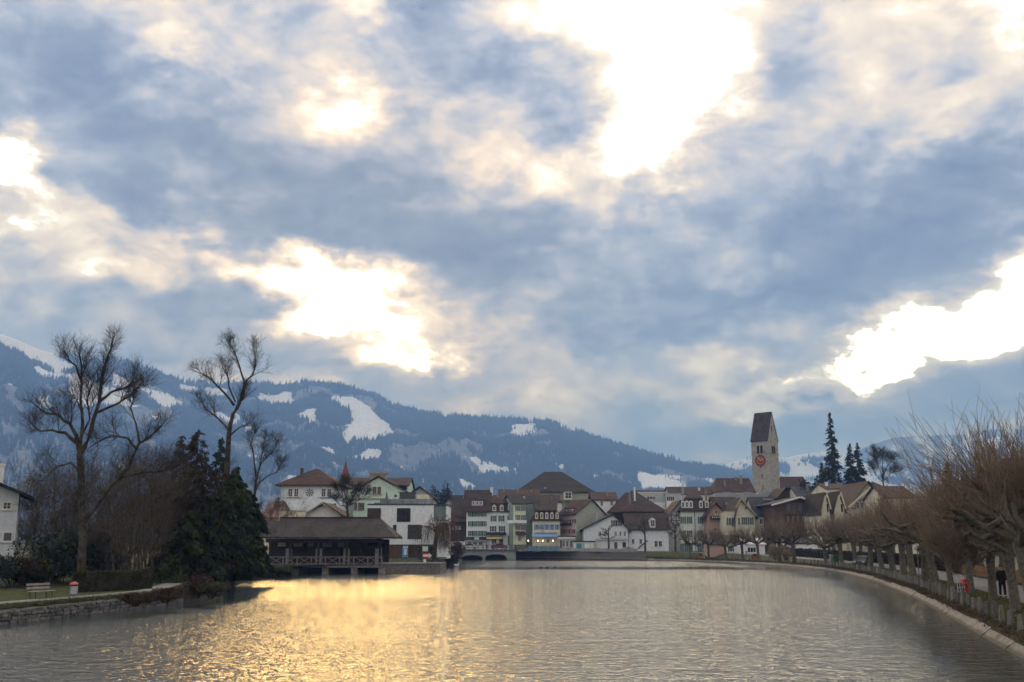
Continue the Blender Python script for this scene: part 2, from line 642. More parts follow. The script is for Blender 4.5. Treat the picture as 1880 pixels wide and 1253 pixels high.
def wood(name, P, snow, TT, px, py, n, seed, h=(13, 25), label='', tmax=1.0, dens=None, thr=0.36, pxr=(-500, 1500), matr=None, ridge_extra=0.0):
    """a far-off conifer wood standing on the mountainside, read as one mass"""
    r = np.random.default_rng(seed)
    na, nt, _ = P.shape
    i = r.uniform(0, na - 1.001, n * 3)
    # even by ground area: favour outer rings
    j = (nt - 9) * np.sqrt(r.uniform(0.0, 1, n * 3)) * tmax
    ne = int(n * ridge_extra)
    if ne:
        j[-ne:] = (nt - 9) * r.uniform(.975, 1.0, ne)
    i0, j0 = i.astype(int), np.minimum(j.astype(int), nt - 9)
    fi, fj = (i - i0)[:, None], (j - j0)[:, None]
    Q = (P[i0, j0] * (1 - fi) * (1 - fj) + P[i0 + 1, j0] * fi * (1 - fj) + P[i0, j0 + 1] * (1 - fi) * fj + P[i0 + 1, j0 + 1] * fi * fj)
    s = snow[i0, j0] * (1 - fi[:, 0]) * (1 - fj[:, 0]) + snow[i0 + 1, j0] * fi[:, 0] * (1 - fj[:, 0]) + snow[i0, j0 + 1] * (1 - fi[:, 0]) * fj[:, 0] + snow[i0 + 1, j0 + 1] * fi[:, 0] * fj[:, 0]
    thin = fbm(Q[:, 0] / 130, Q[:, 1] / 130, 5, seed)
    qx, _ = topix(Q)
    ok = (s + 2.8 * (thin - 0.47) < thr) & (qx > pxr[0]) & (qx < pxr[1])
    ok |= (s < 0.95) & (r.uniform(0, 1, len(s)) < 0.03)
    keep_ = np.flatnonzero(ok)
    keep_ = np.concatenate([keep_[keep_ < n * 3 - ne][:n], keep_[keep_ >= n * 3 - ne]])
    rid = keep_ >= n * 3 - ne
    Q = Q[keep_]
    m = len(Q)
    hh = r.uniform(h[0], h[1], m) * (0.75 + 0.5 * fbm(Q[:, 0] / 250, Q[:, 1] / 250, 3, seed + 2))
    hh = np.where(rid, hh * r.uniform(.7, 1.75, m), hh)
    rr = hh * r.uniform(0.16, 0.26, m)
    ang = r.uniform(0, 6.28, m)
    ns = 4
    V = np.zeros((m, ns * 2 + 1, 3))
    for k in range(ns):
        c, sn = np.cos(ang + k * 2 * np.pi / ns), np.sin(ang + k * 2 * np.pi / ns)
        V[:, k, 0] = Q[:, 0] + c * rr
        V[:, k, 1] = Q[:, 1] + sn * rr
        V[:, k, 2] = Q[:, 2] - 2
        V[:, ns + k, 0] = Q[:, 0] + c * rr * 0.62
        V[:, ns + k, 1] = Q[:, 1] + sn * rr * 0.62
        V[:, ns + k, 2] = Q[:, 2] + hh * 0.42
    V[:, -1] = Q
    V[:, -1, 2] += hh
    base = (np.arange(m) * (2 * ns + 1))[:, None]
    fs = []
    for k in range(ns):
        k2 = (k + 1) % ns
        fs += [np.concatenate([base + k, base + k2, base + ns + k2], 1), np.concatenate([base + k, base + ns + k2, base + ns + k], 1), np.concatenate([base + ns + k, base + ns + k2, base + 2 * ns], 1)]
    me = fastmesh(name, V.reshape(-1, 3), np.concatenate(fs, 0), matr)
    o = link(name, me)
    return tag(o, label, 'forest', kind='stuff')


z1 = lambda pts: [(x / 3.4815, 580 + y / 3.4815) for x, y in pts]
SNOW = [
    z1([(0, 105), (110, 160), (200, 180), (300, 212), (400, 270), (470, 335), (560, 400), (620, 440), (480, 400), (330, 320), (220, 262), (110, 212), (0, 192)]),
    z1([(195, 295), (260, 340), (350, 365), (340, 385), (230, 365)]),
    z1([(480, 420), (640, 450), (760, 500), (850, 560), (600, 560), (500, 550), (455, 520)]),
    z1([(210, 520), (330, 510), (350, 580), (240, 560)]),
    z1([(700, 360), (780, 420), (900, 470), (830, 470), (720, 430)]),
    z1([(920, 485), (1080, 510), (1150, 545), (1090, 575), (980, 530)]),
    z1([(1140, 430), (1270, 450), (1260, 490), (1170, 470)]),
    z1([(1330, 460), (1460, 470), (1440, 500), (1340, 500)]),
    z1([(1620, 470), (1740, 490), (1850, 500), (1880, 545), (1750, 560), (1640, 530)]),
    z1([(1330, 600), (1480, 615), (1560, 690), (1450, 680), (1370, 640)]),
    z1([(970, 630), (1030, 650), (1020, 670)]),
    z1([(1560, 690), (1620, 710), (1600, 730)]),
    z1([(0, 370), (50, 400), (70, 440), (0, 410)]),
    z1([(730, 920), (850, 950), (830, 985), (750, 970)]),
    z1([(1580, 880), (1660, 910), (1640, 940)]), z1([(1790, 890), (1840, 900), (1820, 925)]),
    [(545, 757), (572, 752), (572, 772), (548, 768)],
    [(610, 742), (650, 738), (685, 752), (705, 772), (717, 788), (690, 800), (660, 797), (636, 815), (630, 800), (640, 780), (660, 757), (625, 748)],
    [(648, 836), (672, 824), (700, 822), (694, 838), (665, 840)], [(596, 822), (615, 818), (618, 830), (600, 830)],
    [(938, 780), (965, 774), (998, 776), (985, 784), (958, 797), (943, 793)],
    [(857, 834), (885, 848), (925, 855), (948, 860), (938, 872), (905, 866), (875, 852)],
    [(842, 884), (866, 886), (872, 902), (850, 900)], [(1002, 848), (1030, 853), (1024, 860)],
    [(1176, 864), (1205, 872), (1250, 878), (1258, 895), (1215, 900), (1178, 892)], [(805, 762), (838, 768), (828, 776)],
    [(940, 842), (960, 850), (952, 853)], [(1080, 870), (1094, 876), (1086, 880)], [(1215, 840), (1228, 842), (1226, 850)],
    [(1320, 860), (1352, 874), (1340, 876)], [(1300, 876), (1320, 878), (1310, 886)], [(735, 855), (745, 850), (748, 862)], [(560, 868), (575, 865), (572, 878)],
    [(530, 868), (545, 872), (538, 884)], [(770, 880), (784, 878), (780, 894)],
]
RIDGE = [(-900, 640), (-500, 600), (-200, 602), (0, 612), (30, 622), (70, 640), (110, 652), (150, 658), (190, 662), (230, 664), (262, 676), (300, 692), (340, 702),
         (400, 708), (450, 706), (500, 706), (545, 702), (590, 703), (640, 713), (690, 726), (722, 745), (765, 758), (810, 763), (860, 769), (920, 773), (975, 775), (1012, 776), (1050, 788),
         (1085, 803), (1130, 818), (1180, 831), (1230, 844), (1290, 857), (1345, 866), (1375, 880), (1400, 895), (1440, 915), (1500, 945)]
M_main = mountain_mat('wooded_slope', (0.17, 0.18, 0.20), (0.80, 0.83, 0.88), 1)
_, P, sn, TT, qx, qy = mountain('mountain', RIDGE, 2250, 4600, 640, 150, 1, SNOW, None, M_main, rough=0.30, gully=0.30)
M_pine = mat('far_conifer', (0.022, 0.032, 0.024), 0.9, 0.4, 0.01, 0.1)
wood('mountain_forest', P, sn, TT, qx, qy, 75000, 5, label='dark conifer forest covering the snowy mountainside behind town', matr=M_pine, ridge_extra=.10)


def snow2(px, py, AA, TT, X, Y):
    n = fbm(X / 380, Y / 380, 5, 21)
    return np.clip((n - 0.40) * 5 + (TT - 0.55) * 1.5, 0, 1)


RIDGE2 = [(1150, 900), (1250, 872), (1310, 858), (1345, 848), (1378, 838), (1402, 834), (1440, 840), (1480, 832), (1510, 828), (1545, 832), (1580, 846), (1640, 870), (1720, 900)]
M_hill = mountain_mat('snowy_hill', (0.045, 0.05, 0.05), (0.80, 0.83, 0.88), 2)
_, P2, sn2, TT2, qx2, qy2 = mountain('mountain_snowy', RIDGE2, 4200, 5900, 140, 60, 4, [], snow2, M_hill, rough=0.2)
wood('hill_forest', P2, sn2, TT2, qx2, qy2, 9000, 8, label='scattered conifer wood on the far snowy hill behind the tower', pxr=(1150, 1720), matr=M_pine)


def snow3(px, py, AA, TT, X, Y):
    streak = fbm(AA * 260 + TT * 4, TT * 7.0, 5, 33)
    return np.clip((streak - 0.46) * 4.5 * np.clip((TT - 0.3) * 1.8, 0, 1) * np.clip((1.02 - TT) * 12, .4, 1), 0, .62) * np.clip((px - 1600) / 120, 0, 1)


RIDGE3 = [(1380, 880), (1440, 862), (1500, 846), (1560, 832), (1600, 816), (1640, 803), (1700, 799), (1760, 798), (1800, 790), (1850, 786), (1900, 778), (2100, 765), (2500, 760), (3200, 780)]
M_far = mountain_mat('far_rocky_slope', (0.06, 0.065, 0.07), (0.80, 0.83, 0.88), 3)
mountain('mountain_far', RIDGE3, 4900, 7500, 220, 70, 7, [], snow3, M_far, rough=0.2, gully=0.35)

# ------------------------------------------------------------------ river, ground, banks
RB = [(8, -300), (9, -60), (11.0, 0), (14.5, 20)] + [tuple(onz(x, y, 0).xy) for x, y in
      ((1880, 1213), (1800, 1166), (1740, 1131), (1690, 1103), (1640, 1081), (1600, 1066), (1560, 1055.5), (1520, 1048.5), (1480, 1043.5), (1440, 1040), (1400, 1037), (1360, 1034.5), (1320, 1032.5), (1260, 1030.5), (1200, 1029), (1150, 1028))]
TOWN_EDGE = [tuple(onz(x, y, 0).xy) for x, y in ((1100, 1027.0), (1050, 1026.3), (1000, 1025.8), (948, 1025.4))]
BR_L = tuple(onz(845, 1025.2, 0).xy)
LB = [tuple(onz(x, y, 0).xy) for x, y in ((836, 1032), (822, 1041), (800, 1045), (750, 1049), (705, 1052), (600, 1054), (520, 1056), (488, 1060), (455, 1066), (425, 1076), (408, 1086), (400, 1097), (370, 1103), (300, 1110), (200, 1122), (100, 1134), (0, 1146))]
LB += [(-28, 40), (-29, 20), (-31, 0), (-33, -60), (-34, -300)]
chan = [(TOWN_EDGE[-1][0] + 1, 255), (BR_L[0] + 1, 255)]
RIVER = RB + TOWN_EDGE + chan + [BR_L] + LB
NRB = len(RB)


def sst(a, b, x):
    t = min(1, max(0, (x - a) / (b - a)))
    return t * t * (3 - 2 * t)


BANKP = [(.0, -.1), (.42, .36), (.62, .62), (2.7, 1.08)]


def gz(x, y):
    """ground height"""
    top = 1.08 + 0.72 * sst(150, 235, y)
    right = top
    if x > 2 and y < 236:
        dq = dist_poly(x, y, RBL, False)
        if dq < 2.7:
            right = .60 + (top - .60) * max(0, (dq - .60) / 2.1)
    left = 0.85 + 0.75 * sst(95, 190, y) + 0.5 * sst(-34, -60, x) * (1 - sst(140, 200, y))
    k = sst(-8, 4, x)
    if y > 235:
        k = 1
    return left * (1 - k) + right * k


def polypts(poly, step):
    out = []
    for i in range(len(poly)):
        a, b = Vector(poly[i]), Vector(poly[(i + 1) % len(poly)])
        n = max(1, int((b - a).length / step))
        out += [tuple(a.lerp(b, k / n)) for k in range(n)]
    return out


def dist_poly(x, y, pl, closed=True):
    best = 1e9
    n = len(pl)
    for i in range(n if closed else n - 1):
        a, b = pl[i], pl[(i + 1) % n]
        dx, dy = b[0] - a[0], b[1] - a[1]
        t = max(0, min(1, ((x - a[0]) * dx + (y - a[1]) * dy) / (dx * dx + dy * dy + 1e-9)))
        best = min(best, math.hypot(x - a[0] - t * dx, y - a[1] - t * dy))
    return best


def offset_line(pl, d):
    """polyline shifted to its right-hand side by d"""
    out = []
    for i in range(len(pl)):
        a = Vector(pl[max(0, i - 1)])
        b = Vector(pl[min(len(pl) - 1, i + 1)])
        t = (b - a).normalized()
        out.append((pl[i][0] + t.y * d, pl[i][1] - t.x * d))
    return out


def resample(pl, step):
    pts = [Vector(p) for p in pl]
    out = [pts[0]]
    acc = 0.0
    for a, b in zip(pts, pts[1:]):
        L = (b - a).length
        s = step - acc
        while s <= L:
            out.append(a.lerp(b, s / L))
            s += step
        acc = (acc + L) % step
    return [tuple(p) for p in out]


bank_r = resample(RB[1:], 2.0)
# smooth the bank line a little
for _ in range(6):
    bank_r = [bank_r[0]] + [((a[0] + 2 * b[0] + c[0]) / 4, (a[1] + 2 * b[1] + c[1]) / 4) for a, b, c in zip(bank_r, bank_r[1:], bank_r[2:])] + [bank_r[-1]]
RBL = bank_r
verge_r = offset_line(bank_r, 0.6)      # top of the bank


def onground(px, py):
    """where the sight line through a photo position meets the ground of the right bank"""
    d_ = ray(px, py)
    t0 = (1.9 - CAM_H) / d_.z
    p_ = None
    for k in range(400):
        t_ = t0 * (1 + k * .002)
        p_ = Vector((d_.x * t_, d_.y * t_, CAM_H + d_.z * t_))
        if p_.z <= gz(p_.x, p_.y):
            break
    return Vector((p_.x, p_.y, gz(p_.x, p_.y)))


bank_l = resample(LB, 1.5)
shore_l = offset_line(bank_l[::-1], -0.25)[::-1]

hole = verge_r + [tuple(p) for p in TOWN_EDGE] + chan + [BR_L] + [tuple(p) for p in shore_l] + [(-34, -300), (8 + .6, -300)]
# tidy duplicates
hh_ = [hole[0]]
for p in hole[1:]:
    if math.hypot(p[0] - hh_[-1][0], p[1] - hh_[-1][1]) > 0.05:
        hh_.append(p)
hole = hh_
outer = [(-8800, -600), (8800, -600), (8800, 8800), (-8800, 8800)]
pts = [Vector(p) for p in hole] + [Vector(p) for p in outer]
nh = len(hole)
edges = [(i, (i + 1) % nh) for i in range(nh)] + [(nh + i, nh + (i + 1) % 4) for i in range(4)]
ha = np.array(hole)
GX, GY = [q.ravel() for q in np.meshgrid(np.arange(-120, 121, 5.0), np.arange(-60, 401, 5.0))]
far_ = np.full(GX.shape, 1e9)
for i in range(nh):
    ax, ay = ha[i]
    bx, by = ha[(i + 1) % nh] - ha[i]
    tq = np.clip(((GX - ax) * bx + (GY - ay) * by) / (bx * bx + by * by + 1e-9), 0, 1)
    far_ = np.minimum(far_, np.hypot(GX - ax - tq * bx, GY - ay - tq * by))
okg = ~inpoly(GX, GY, hole) & (far_ > 1.5)
pts += [Vector((a, b)) for a, b in zip(GX[okg], GY[okg])]
for gx in np.arange(-8000, 8001, 800.0):
    for gy in np.arange(-200, 8601, 600.0):
        if abs(gx) > 300 or gy > 500:
            pts.append(Vector((gx, gy)))
cv, ce, cf, *_r = geometry.delaunay_2d_cdt(pts, edges, [], 0, 1e-4)
cvn = np.array([(v.x, v.y) for v in cv])
cen = np.array([cvn[list(f)].mean(0) for f in cf])
keep = ~inpoly(cen[:, 0], cen[:, 1], hole)
g = MB()
g.v = [(v.x, v.y, gz(v.x, v.y)) for v in cv]
g.f = [tuple(f) for f, k in zip(cf, keep) if k]
g.m = [0] * len(g.f)
M_ground = mat('winter_ground', (0.045, 0.042, 0.030), 0.95, 0.35, 0.25, 0.1, 0.6, 6.0, col2=(0.040, 0.055, 0.022))
obj('ground', g, M_ground)['kind'] = 'structure'

# water
m = bpy.data.materials.new('river_water')
m.use_nodes = True
t = NT(m.node_tree)
p = m.node_tree.nodes['Principled BSDF']
p.inputs['Base Color'].default_value = (0.034, 0.044, 0.042, 1)
p.inputs['IOR'].default_value = 1.9
p.inputs['Roughness'].default_value = 0.06
tcn = t.n('ShaderNodeTexCoord')
ob = tcn.outputs['Object']
mp = t.n('ShaderNodeMapping')
mp.inputs['Scale'].default_value = (1.0, 1.55, 1.0)
t.l(ob, mp.inputs['Vector'])
v = mp.outputs[0]
wv1 = t.noise(v, 2.3, 3, 0.55, 0.6)
wv2 = t.noise(v, 0.75, 2, 0.5, 0.4)
wv3 = t.noise(v, 6.5, 2, 0.5, 0.3)
hgt = t.math('ADD', t.math('MULTIPLY', wv1.outputs[0], 0.225), t.math('ADD', t.math('MULTIPLY', wv2.outputs[0], 0.26), t.math('MULTIPLY', wv3.outputs[0], 0.045)))
# wind patches: breeze-ruffled mid-river, calm strips in the lee of the banks and the town (attribute from the distance to the shore)
gust = t.noise(ob, 0.03, 3, 0.55, 0.8)
lee_at = t.n('ShaderNodeAttribute', attribute_name='breeze')
amp = t.math('MULTIPLY', t.maprange(gust.outputs[0], 0.35, 0.65, 0.8, 1.12, 'SMOOTHSTEP'), lee_at.outputs['Fac'])
bp = t.n('ShaderNodeBump')
bp.inputs['Distance'].default_value = 1.0
t.l(t.math('MULTIPLY', amp, 0.8), bp.inputs['Strength'])
t.l(hgt, bp.inputs['Height'])
t.l(bp.outputs[0], p.inputs['Normal'])
WX = np.concatenate([np.arange(-60, 71, 2.0)])
WY = np.concatenate([np.arange(-300, 0, 25.0), np.arange(0, 331, 2.0)])
wx, wy = np.meshgrid(WX, WY, indexing='ij')
dsh = np.full(wx.shape, 1e9)
shore = np.array(bank_r + TOWN_EDGE + [BR_L] + bank_l)
for i in range(len(shore) - 1):
    ax, ay = shore[i]
    bx, by = shore[i + 1] - shore[i]
    tq = np.clip(((wx - ax) * bx + (wy - ay) * by) / (bx * bx + by * by + 1e-9), 0, 1)
    dsh = np.minimum(dsh, np.hypot(wx - ax - tq * bx, wy - ay - tq * by))
def nst(a, b, x):
    q = np.clip((x - a) / (b - a), 0, 1)
    return q * q * (3 - 2 * q)
breeze = 0.14 + 0.86 * nst(0.5, 6.0 + 6 * fbm(wx / 14, wy / 14, 3, 77), dsh)
breeze *= 1 - 0.35 * nst(70, 150, wy)
breeze *= 1 - 0.86 * nst(212, 228, wy)
breeze *= 1 - 0.75 * nst(150, 158, wy) * (1 - nst(166, 174, wy)) * nst(-16, -8, wx)
iw = np.arange(wx.size).reshape(wx.shape)
fcw = np.stack([iw[:-1, :-1], iw[1:, :-1], iw[1:, 1:], iw[:-1, 1:]], -1).reshape(-1, 4)
wme = fastmesh('water', np.stack([wx, wy, wx * 0], -1).reshape(-1, 3), fcw, m, True)
wa = wme.attributes.new('breeze', 'FLOAT', 'POINT')
wa.data.foreach_set('value', breeze.astype(np.float32).ravel())
link('water', wme)['kind'] = 'structure'

# ---- haze: the valley air
hz = MB()
hz.box(-9900, 9900, -900, 9900, -1.5, 1090)
hm = bpy.data.materials.new('valley_air')
hm.use_nodes = True
for n in list(hm.node_tree.nodes):
    if n.type != 'OUTPUT_MATERIAL':
        hm.node_tree.nodes.remove(n)
pv = hm.node_tree.nodes.new('ShaderNodeVolumePrincipled')
pv.inputs['Color'].default_value = (0.24, 0.46, 1.0, 1)
pv.inputs['Density'].default_value = 2.6e-4
pv.inputs['Anisotropy'].default_value = 0.1
pv.inputs['Absorption Color'].default_value = (0.16, 0.20, 1, 1)
hm.node_tree.links.new(pv.outputs[0], [n for n in hm.node_tree.nodes if n.type == 'OUTPUT_MATERIAL'][0].inputs['Volume'])
hzo = obj('haze', hz, hm)
tag(hzo, 'pale blue winter haze filling the valley air', 'haze', kind='stuff')

# ------------------------------------------------------------------ banks, paths, quay, bridge
M_conc = mat('weathered_concrete', (0.27, 0.26, 0.245), 0.85, 0.35, 0.7, 0.3, 0.5, 5.0, col2=(0.19, 0.185, 0.175), objvar=0.16)
# the water keeps the foot of the slabs wet and dark
def _wet(m):
    t = NT(m.node_tree)
    p = m.node_tree.nodes['Principled BSDF']
    lk = p.inputs['Base Color'].links[0]
    src = lk.from_socket
    gp_ = t.n('ShaderNodeNewGeometry')
    sp_ = t.n('ShaderNodeSeparateXYZ')
    t.l(gp_.outputs['Position'], sp_.inputs[0])
    nz = t.noise(gp_.outputs['Position'], 1.3, 4, .6)
    f = t.maprange(t.math('SUBTRACT', sp_.outputs[2], t.math('MULTIPLY', nz.outputs[0], .22)), -.06, .06, 0.85, 0.0, 'SMOOTHSTEP')
    c = t.mixc(f, src, (.045, .045, .036, 1))
    dirt = t.maprange(t.noise(gp_.outputs['Position'], .55, 6, .7).outputs[0], .52, .66, 0, .7, 'SMOOTHSTEP')
    c = t.mixc(dirt, c, (.10, .085, .07, 1))
    t.l(c, p.inputs['Base Color'])


_wet(M_conc)
M_verge = mat('verge_plants', (0.050, 0.040, 0.028), 0.95, 0.5, 1.4, 0.1, 0.8, 7.0, col2=(0.048, 0.058, 0.024))
M_asph = mat('path_asphalt', (0.17, 0.17, 0.18), 0.85, 0.15, 0.6, 0.3, 0.3, 20.0)
M_gravel = mat('pale_gravel', (0.25, 0.24, 0.24), 0.9, 0.2, 1.0, 0.2, 0.4, 15.0)
M_grass = mat('lawn_grass', (0.050, 0.075, 0.022), 0.95, 0.4, 1.2, 0.1, 0.7, 14.0, col2=(0.075, 0.070, 0.030))
M_stone = mat('bank_stone', (0.19, 0.185, 0.18), 0.9, 0.4, 1.5, 0.2, 0.7, 6.0, col2=(0.10, 0.10, 0.095), objvar=0.35)
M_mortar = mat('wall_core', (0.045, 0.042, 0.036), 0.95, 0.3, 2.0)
M_quay = mat('quay_masonry', (0.20, 0.185, 0.17), 0.9, 0.4, 0.9, 0.2, 0.7, 3.0, col2=(0.13, 0.12, 0.11))
M_quay_l = mat('quay_coping', (0.32, 0.33, 0.33), 0.9, 0.25, 0.6)


def strip(name, line, o0, o1, z0, z1, matr, parent=None, lift=0.0, a=0, b=None):
    """ribbon along a line between two offsets to its right; z may be None = ground height"""
    L0, L1 = offset_line(line, o0)[a:b], offset_line(line, o1)[a:b]
    q = MB()
    for (p0, p1) in zip(L0, L1):
        q.v.append((p0[0], p0[1], (gz(*p0) if z0 is None else z0) + lift))
        q.v.append((p1[0], p1[1], (gz(*p1) if z1 is None else z1) + lift))
    for i in range(len(L0) - 1):
        q.f.append((2 * i, 2 * i + 1, 2 * i + 3, 2 * i + 2))
        q.m.append(0)
    return obj(name, q, matr, parent)


# right bank: concrete slabs slope down to the water, one by one
bank_root = thing('embankment', 'long curved concrete embankment sloping into the river below the plane trees', 'embankment')
Lw, Lm = offset_line(bank_r, -0.35), offset_line(bank_r, 0.42)
nseg = 4
rs = random.Random(3)
# slabs from the near corner to the far end
i = 0
while i < len(bank_r) - 1:
    j = min(len(bank_r) - 1, i + rs.choice((3, 4, 4, 5)))
    q = MB()
    off = rs.uniform(-0.03, 0.05)
    tops, bots = [], []
    for k in range(i, j + 1):
        e = 0.05 if k == i else (-0.05 if k == j else 0)
        tx = Vector(bank_r[min(k + 1, len(bank_r) - 1)]) - Vector(bank_r[max(k - 1, 0)])
        tx.normalize()
        w = Vector(Lw[k]) + tx * e
        mm = Vector(Lm[k]) + tx * e
        bots.append((w.x, w.y, -0.25))
        tops.append((mm.x, mm.y, 0.36 + off))
    for k in range(len(tops) - 1):
        n_ = Vector((0, 0, -0.25))
        q.prism([bots[k], bots[k + 1], tops[k + 1], tops[k]], n_)
    obj('concrete_slab', q, M_conc, bank_root)
    i = j
# planted verge above the slabs: uneven tufty slope
q = MB()
va, vb = offset_line(bank_r, 0.34), offset_line(bank_r, 0.95)
NV = 7
for k in range(len(bank_r)):
    for c in range(NV):
        tq = c / (NV - 1)
        x = va[k][0] * (1 - tq) + vb[k][0] * tq
        y = va[k][1] * (1 - tq) + vb[k][1] * tq
        z = 0.26 + (gz(*vb[k]) + 0.012 - 0.26) * (tq ** 0.6) + (0.06 * rs.random() if 0 < c < NV - 1 else 0)
        q.v.append((x, y, z))
for k in range(len(bank_r) - 1):
    for c in range(NV - 1):
        a0 = k * NV + c
        q.f.append((a0, a0 + 1, a0 + NV + 1, a0 + NV))
        q.m.append(0)
vo = obj('verge', q, M_verge)
tag(vo, kind='structure')
# grass strip, path beyond it, all along the promenade
tag(strip('grass_strip', bank_r, 0.95, 3.0, None, None, M_grass, lift=0.022), kind='structure')
tag(strip('promenade_path', bank_r, 3.0, 6.8, None, None, M_asph, lift=0.03), kind='structure')
tag(strip('promenade_kerb', bank_r, 2.92, 3.04, None, None, M_conc, lift=0.05), kind='structure')


def tufts(name, pts, n, hmin, hmax, matr, label, cat, seed, spread=0.35, wdt=0.02, lean=0.5):
    """grass or dry stems growing along points: blades as thin triangles"""
    r = np.random.default_rng(seed)
    P_ = np.asarray(pts, float)
    idx = r.integers(0, len(P_), n)
    B = P_[idx] + np.stack([r.normal(0, spread, n), r.normal(0, spread, n), np.zeros(n)], -1)
    hh = r.uniform(hmin, hmax, n) * r.uniform(0.5, 1, n)
    an = r.uniform(0, 6.283, n)
    w = wdt * r.uniform(0.6, 1.4, n)
    dx, dy = np.cos(an) * w, np.sin(an) * w
    tip = B + np.stack([r.normal(0, lean, n) * hh, r.normal(0, lean, n) * hh, hh], -1)
    V = np.stack([B + np.stack([dx, dy, -0.03 + 0 * dx], -1), B - np.stack([dx, dy, 0.03 + 0 * dx], -1), tip], 1).reshape(-1, 3)
    Fq = np.arange(3 * n).reshape(-1, 3)
    o = link(name, fastmesh(name, V, Fq, matr))
    return tag(o, label, cat, kind='stuff')


M_dry = mat('dry_stems', (0.085, 0.062, 0.042), 0.95, 0.4, 0.6)
M_blade = mat('grass_blades', (0.060, 0.085, 0.025), 0.95, 0.4, 0.6, col2=(0.085, 0.080, 0.035))
vpts = []
for k, (pa, pb) in enumerate(zip(va, vb)):
    if pb[1] < 25:
        continue
    for c in range(5):
        tq = rs.uniform(0.25, 1.0)
        vpts.append((pa[0] * (1 - tq) + pb[0] * tq, pa[1] * (1 - tq) + pb[1] * tq, 0.26 + (gz(*pb) - 0.26) * tq ** 0.6))
tufts('verge_plants', vpts, 26000, 0.06, 0.24, M_dry, 'dry brown ground cover along the embankment edge', 'ground cover', 5, .22)
gp = [(x, y, gz(x, y)) for o_ in (1.1, 1.6, 2.1, 2.6) for (x, y) in offset_line(bank_r, o_) if 25 < y < 120]
tufts('verge_grass', gp, 16000, 0.05, 0.14, M_blade, 'short green grass between the stone posts and the path', 'grass', 6, 0.35)

# ---- left bank: rough stone wall, grass, gravel path
LEFT_NEAR = [p for p in bank_l if p[1] < 92 and p[1] > 5]
LEFT_NEAR = LEFT_NEAR[::-1]          # from near to far: water lies on the right
wall_root = thing('stone_bank_wall', 'rough dry-stone wall along the water below the left lawn', 'wall')
inner = offset_line(LEFT_NEAR, -0.55)
core = MB()
for k in range(len(LEFT_NEAR) - 1):
    a0, a1 = Vector(LEFT_NEAR[k]), Vector(LEFT_NEAR[k + 1])
    b0, b1 = Vector(inner[k]), Vector(inner[k + 1])
    core.prism([(*a0.lerp(b0, .35), -0.4), (*a1.lerp(b1, .35), -0.4), (*b1, -0.4), (*b0, -0.4)], (0, 0, 1.10))
obj('wall_core', core, M_mortar, wall_root)
stone_mesh = []
for v_ in range(8):
    rr = random.Random(40 + v_)
    bm = bmesh.new()
    bmesh.ops.create_cube(bm, size=1.0)
    bmesh.ops.subdivide_edges(bm, edges=bm.edges[:], cuts=1, use_grid_fill=True)
    for v in bm.verts:
        L = max(abs(c) for c in v.co)
        v.co = v.co.lerp(v.co.normalized() * 0.56, 0.35) + Vector((rr.uniform(-.06, .06), rr.uniform(-.06, .06), rr.uniform(-.07, .07)))
    me = bpy.data.meshes.new('stone')
    bm.to_mesh(me)
    bm.free()
    me.materials.append(M_stone)
    stone_mesh.append(me)
cum = 0.0
seglen = [0.0]
for p0, p1 in zip(LEFT_NEAR, LEFT_NEAR[1:]):
    seglen.append(seglen[-1] + math.hypot(p1[0] - p0[0], p1[1] - p0[1]))


def along(s):
    for k in range(len(seglen) - 1):
        if seglen[k + 1] >= s:
            t_ = (s - seglen[k]) / (seglen[k + 1] - seglen[k] + 1e-9)
            a_, b_ = Vector(LEFT_NEAR[k]), Vector(LEFT_NEAR[k + 1])
            return a_.lerp(b_, t_), (b_ - a_).normalized()
    return Vector(LEFT_NEAR[-1]), (b_ - a_).normalized()


s_start = next(seglen[k] for k in range(len(LEFT_NEAR)) if LEFT_NEAR[k][1] > 47)
s_end = next(seglen[k] for k in range(len(LEFT_NEAR)) if LEFT_NEAR[k][1] > 71)
nst_ = 0
for row, (zc, hh) in enumerate(((-0.02, 0.24), (0.20, 0.22), (0.40, 0.20), (0.58, 0.18))):
    s = s_start + rs.uniform(0, 0.4)
    while s < s_end and nst_ < 290:
        L = rs.uniform(0.25, 0.75)
        pt, tg = along(s + L / 2)
        o = link('stone', stone_mesh[rs.randrange(8)], wall_root)
        o.location = (pt.x, pt.y, zc + rs.uniform(-.03, .03))
        o.rotation_euler = (rs.uniform(-.06, .06), rs.uniform(-.06, .06), math.atan2(tg.y, tg.x) + rs.uniform(-.08, .08) + (math.pi if rs.random() < .5 else 0))
        o.scale = (L * 0.97, rs.uniform(.40, .55), hh * rs.uniform(.9, 1.12))
        s += L + rs.uniform(0.0, 0.04)
        nst_ += 1
LN = [p for p in LEFT_NEAR]
tag(strip('bank_grass', LN, -0.35, -1.5, 0.75, None, M_grass, lift=0.02), kind='structure')
lg = [(x, y, 0.80) for o_ in (-0.25, -0.4, -0.7, -1.1) for (x, y) in offset_line(LN, o_) if y > 40]
tufts('bank_grass_blades', lg, 14000, 0.08, 0.24, M_blade, 'overhanging grass along the top of the left stone wall', 'grass', 9, 0.3, 0.022)
tag(strip('lawn', LN, -2.8, -11, None, None, M_grass, lift=0.014), kind='structure')
# gravel path parallel to the shore, then inland past the gate
path_px = [(-200, 1118), (0, 1105), (60, 1100), (120, 1096), (180, 1091), (240, 1085.5), (275, 1082), (300, 1075), (325, 1068), (350, 1062), (380, 1055), (410, 1049)]
pl_ = [tuple(onz(x, y, 0.95).xy) for x, y in path_px]
pl_ = resample(pl_, 1.2)
tag(strip('gravel_path', pl_, -0.75, 0.75, None, None, M_gravel, lift=0.03), kind='structure')

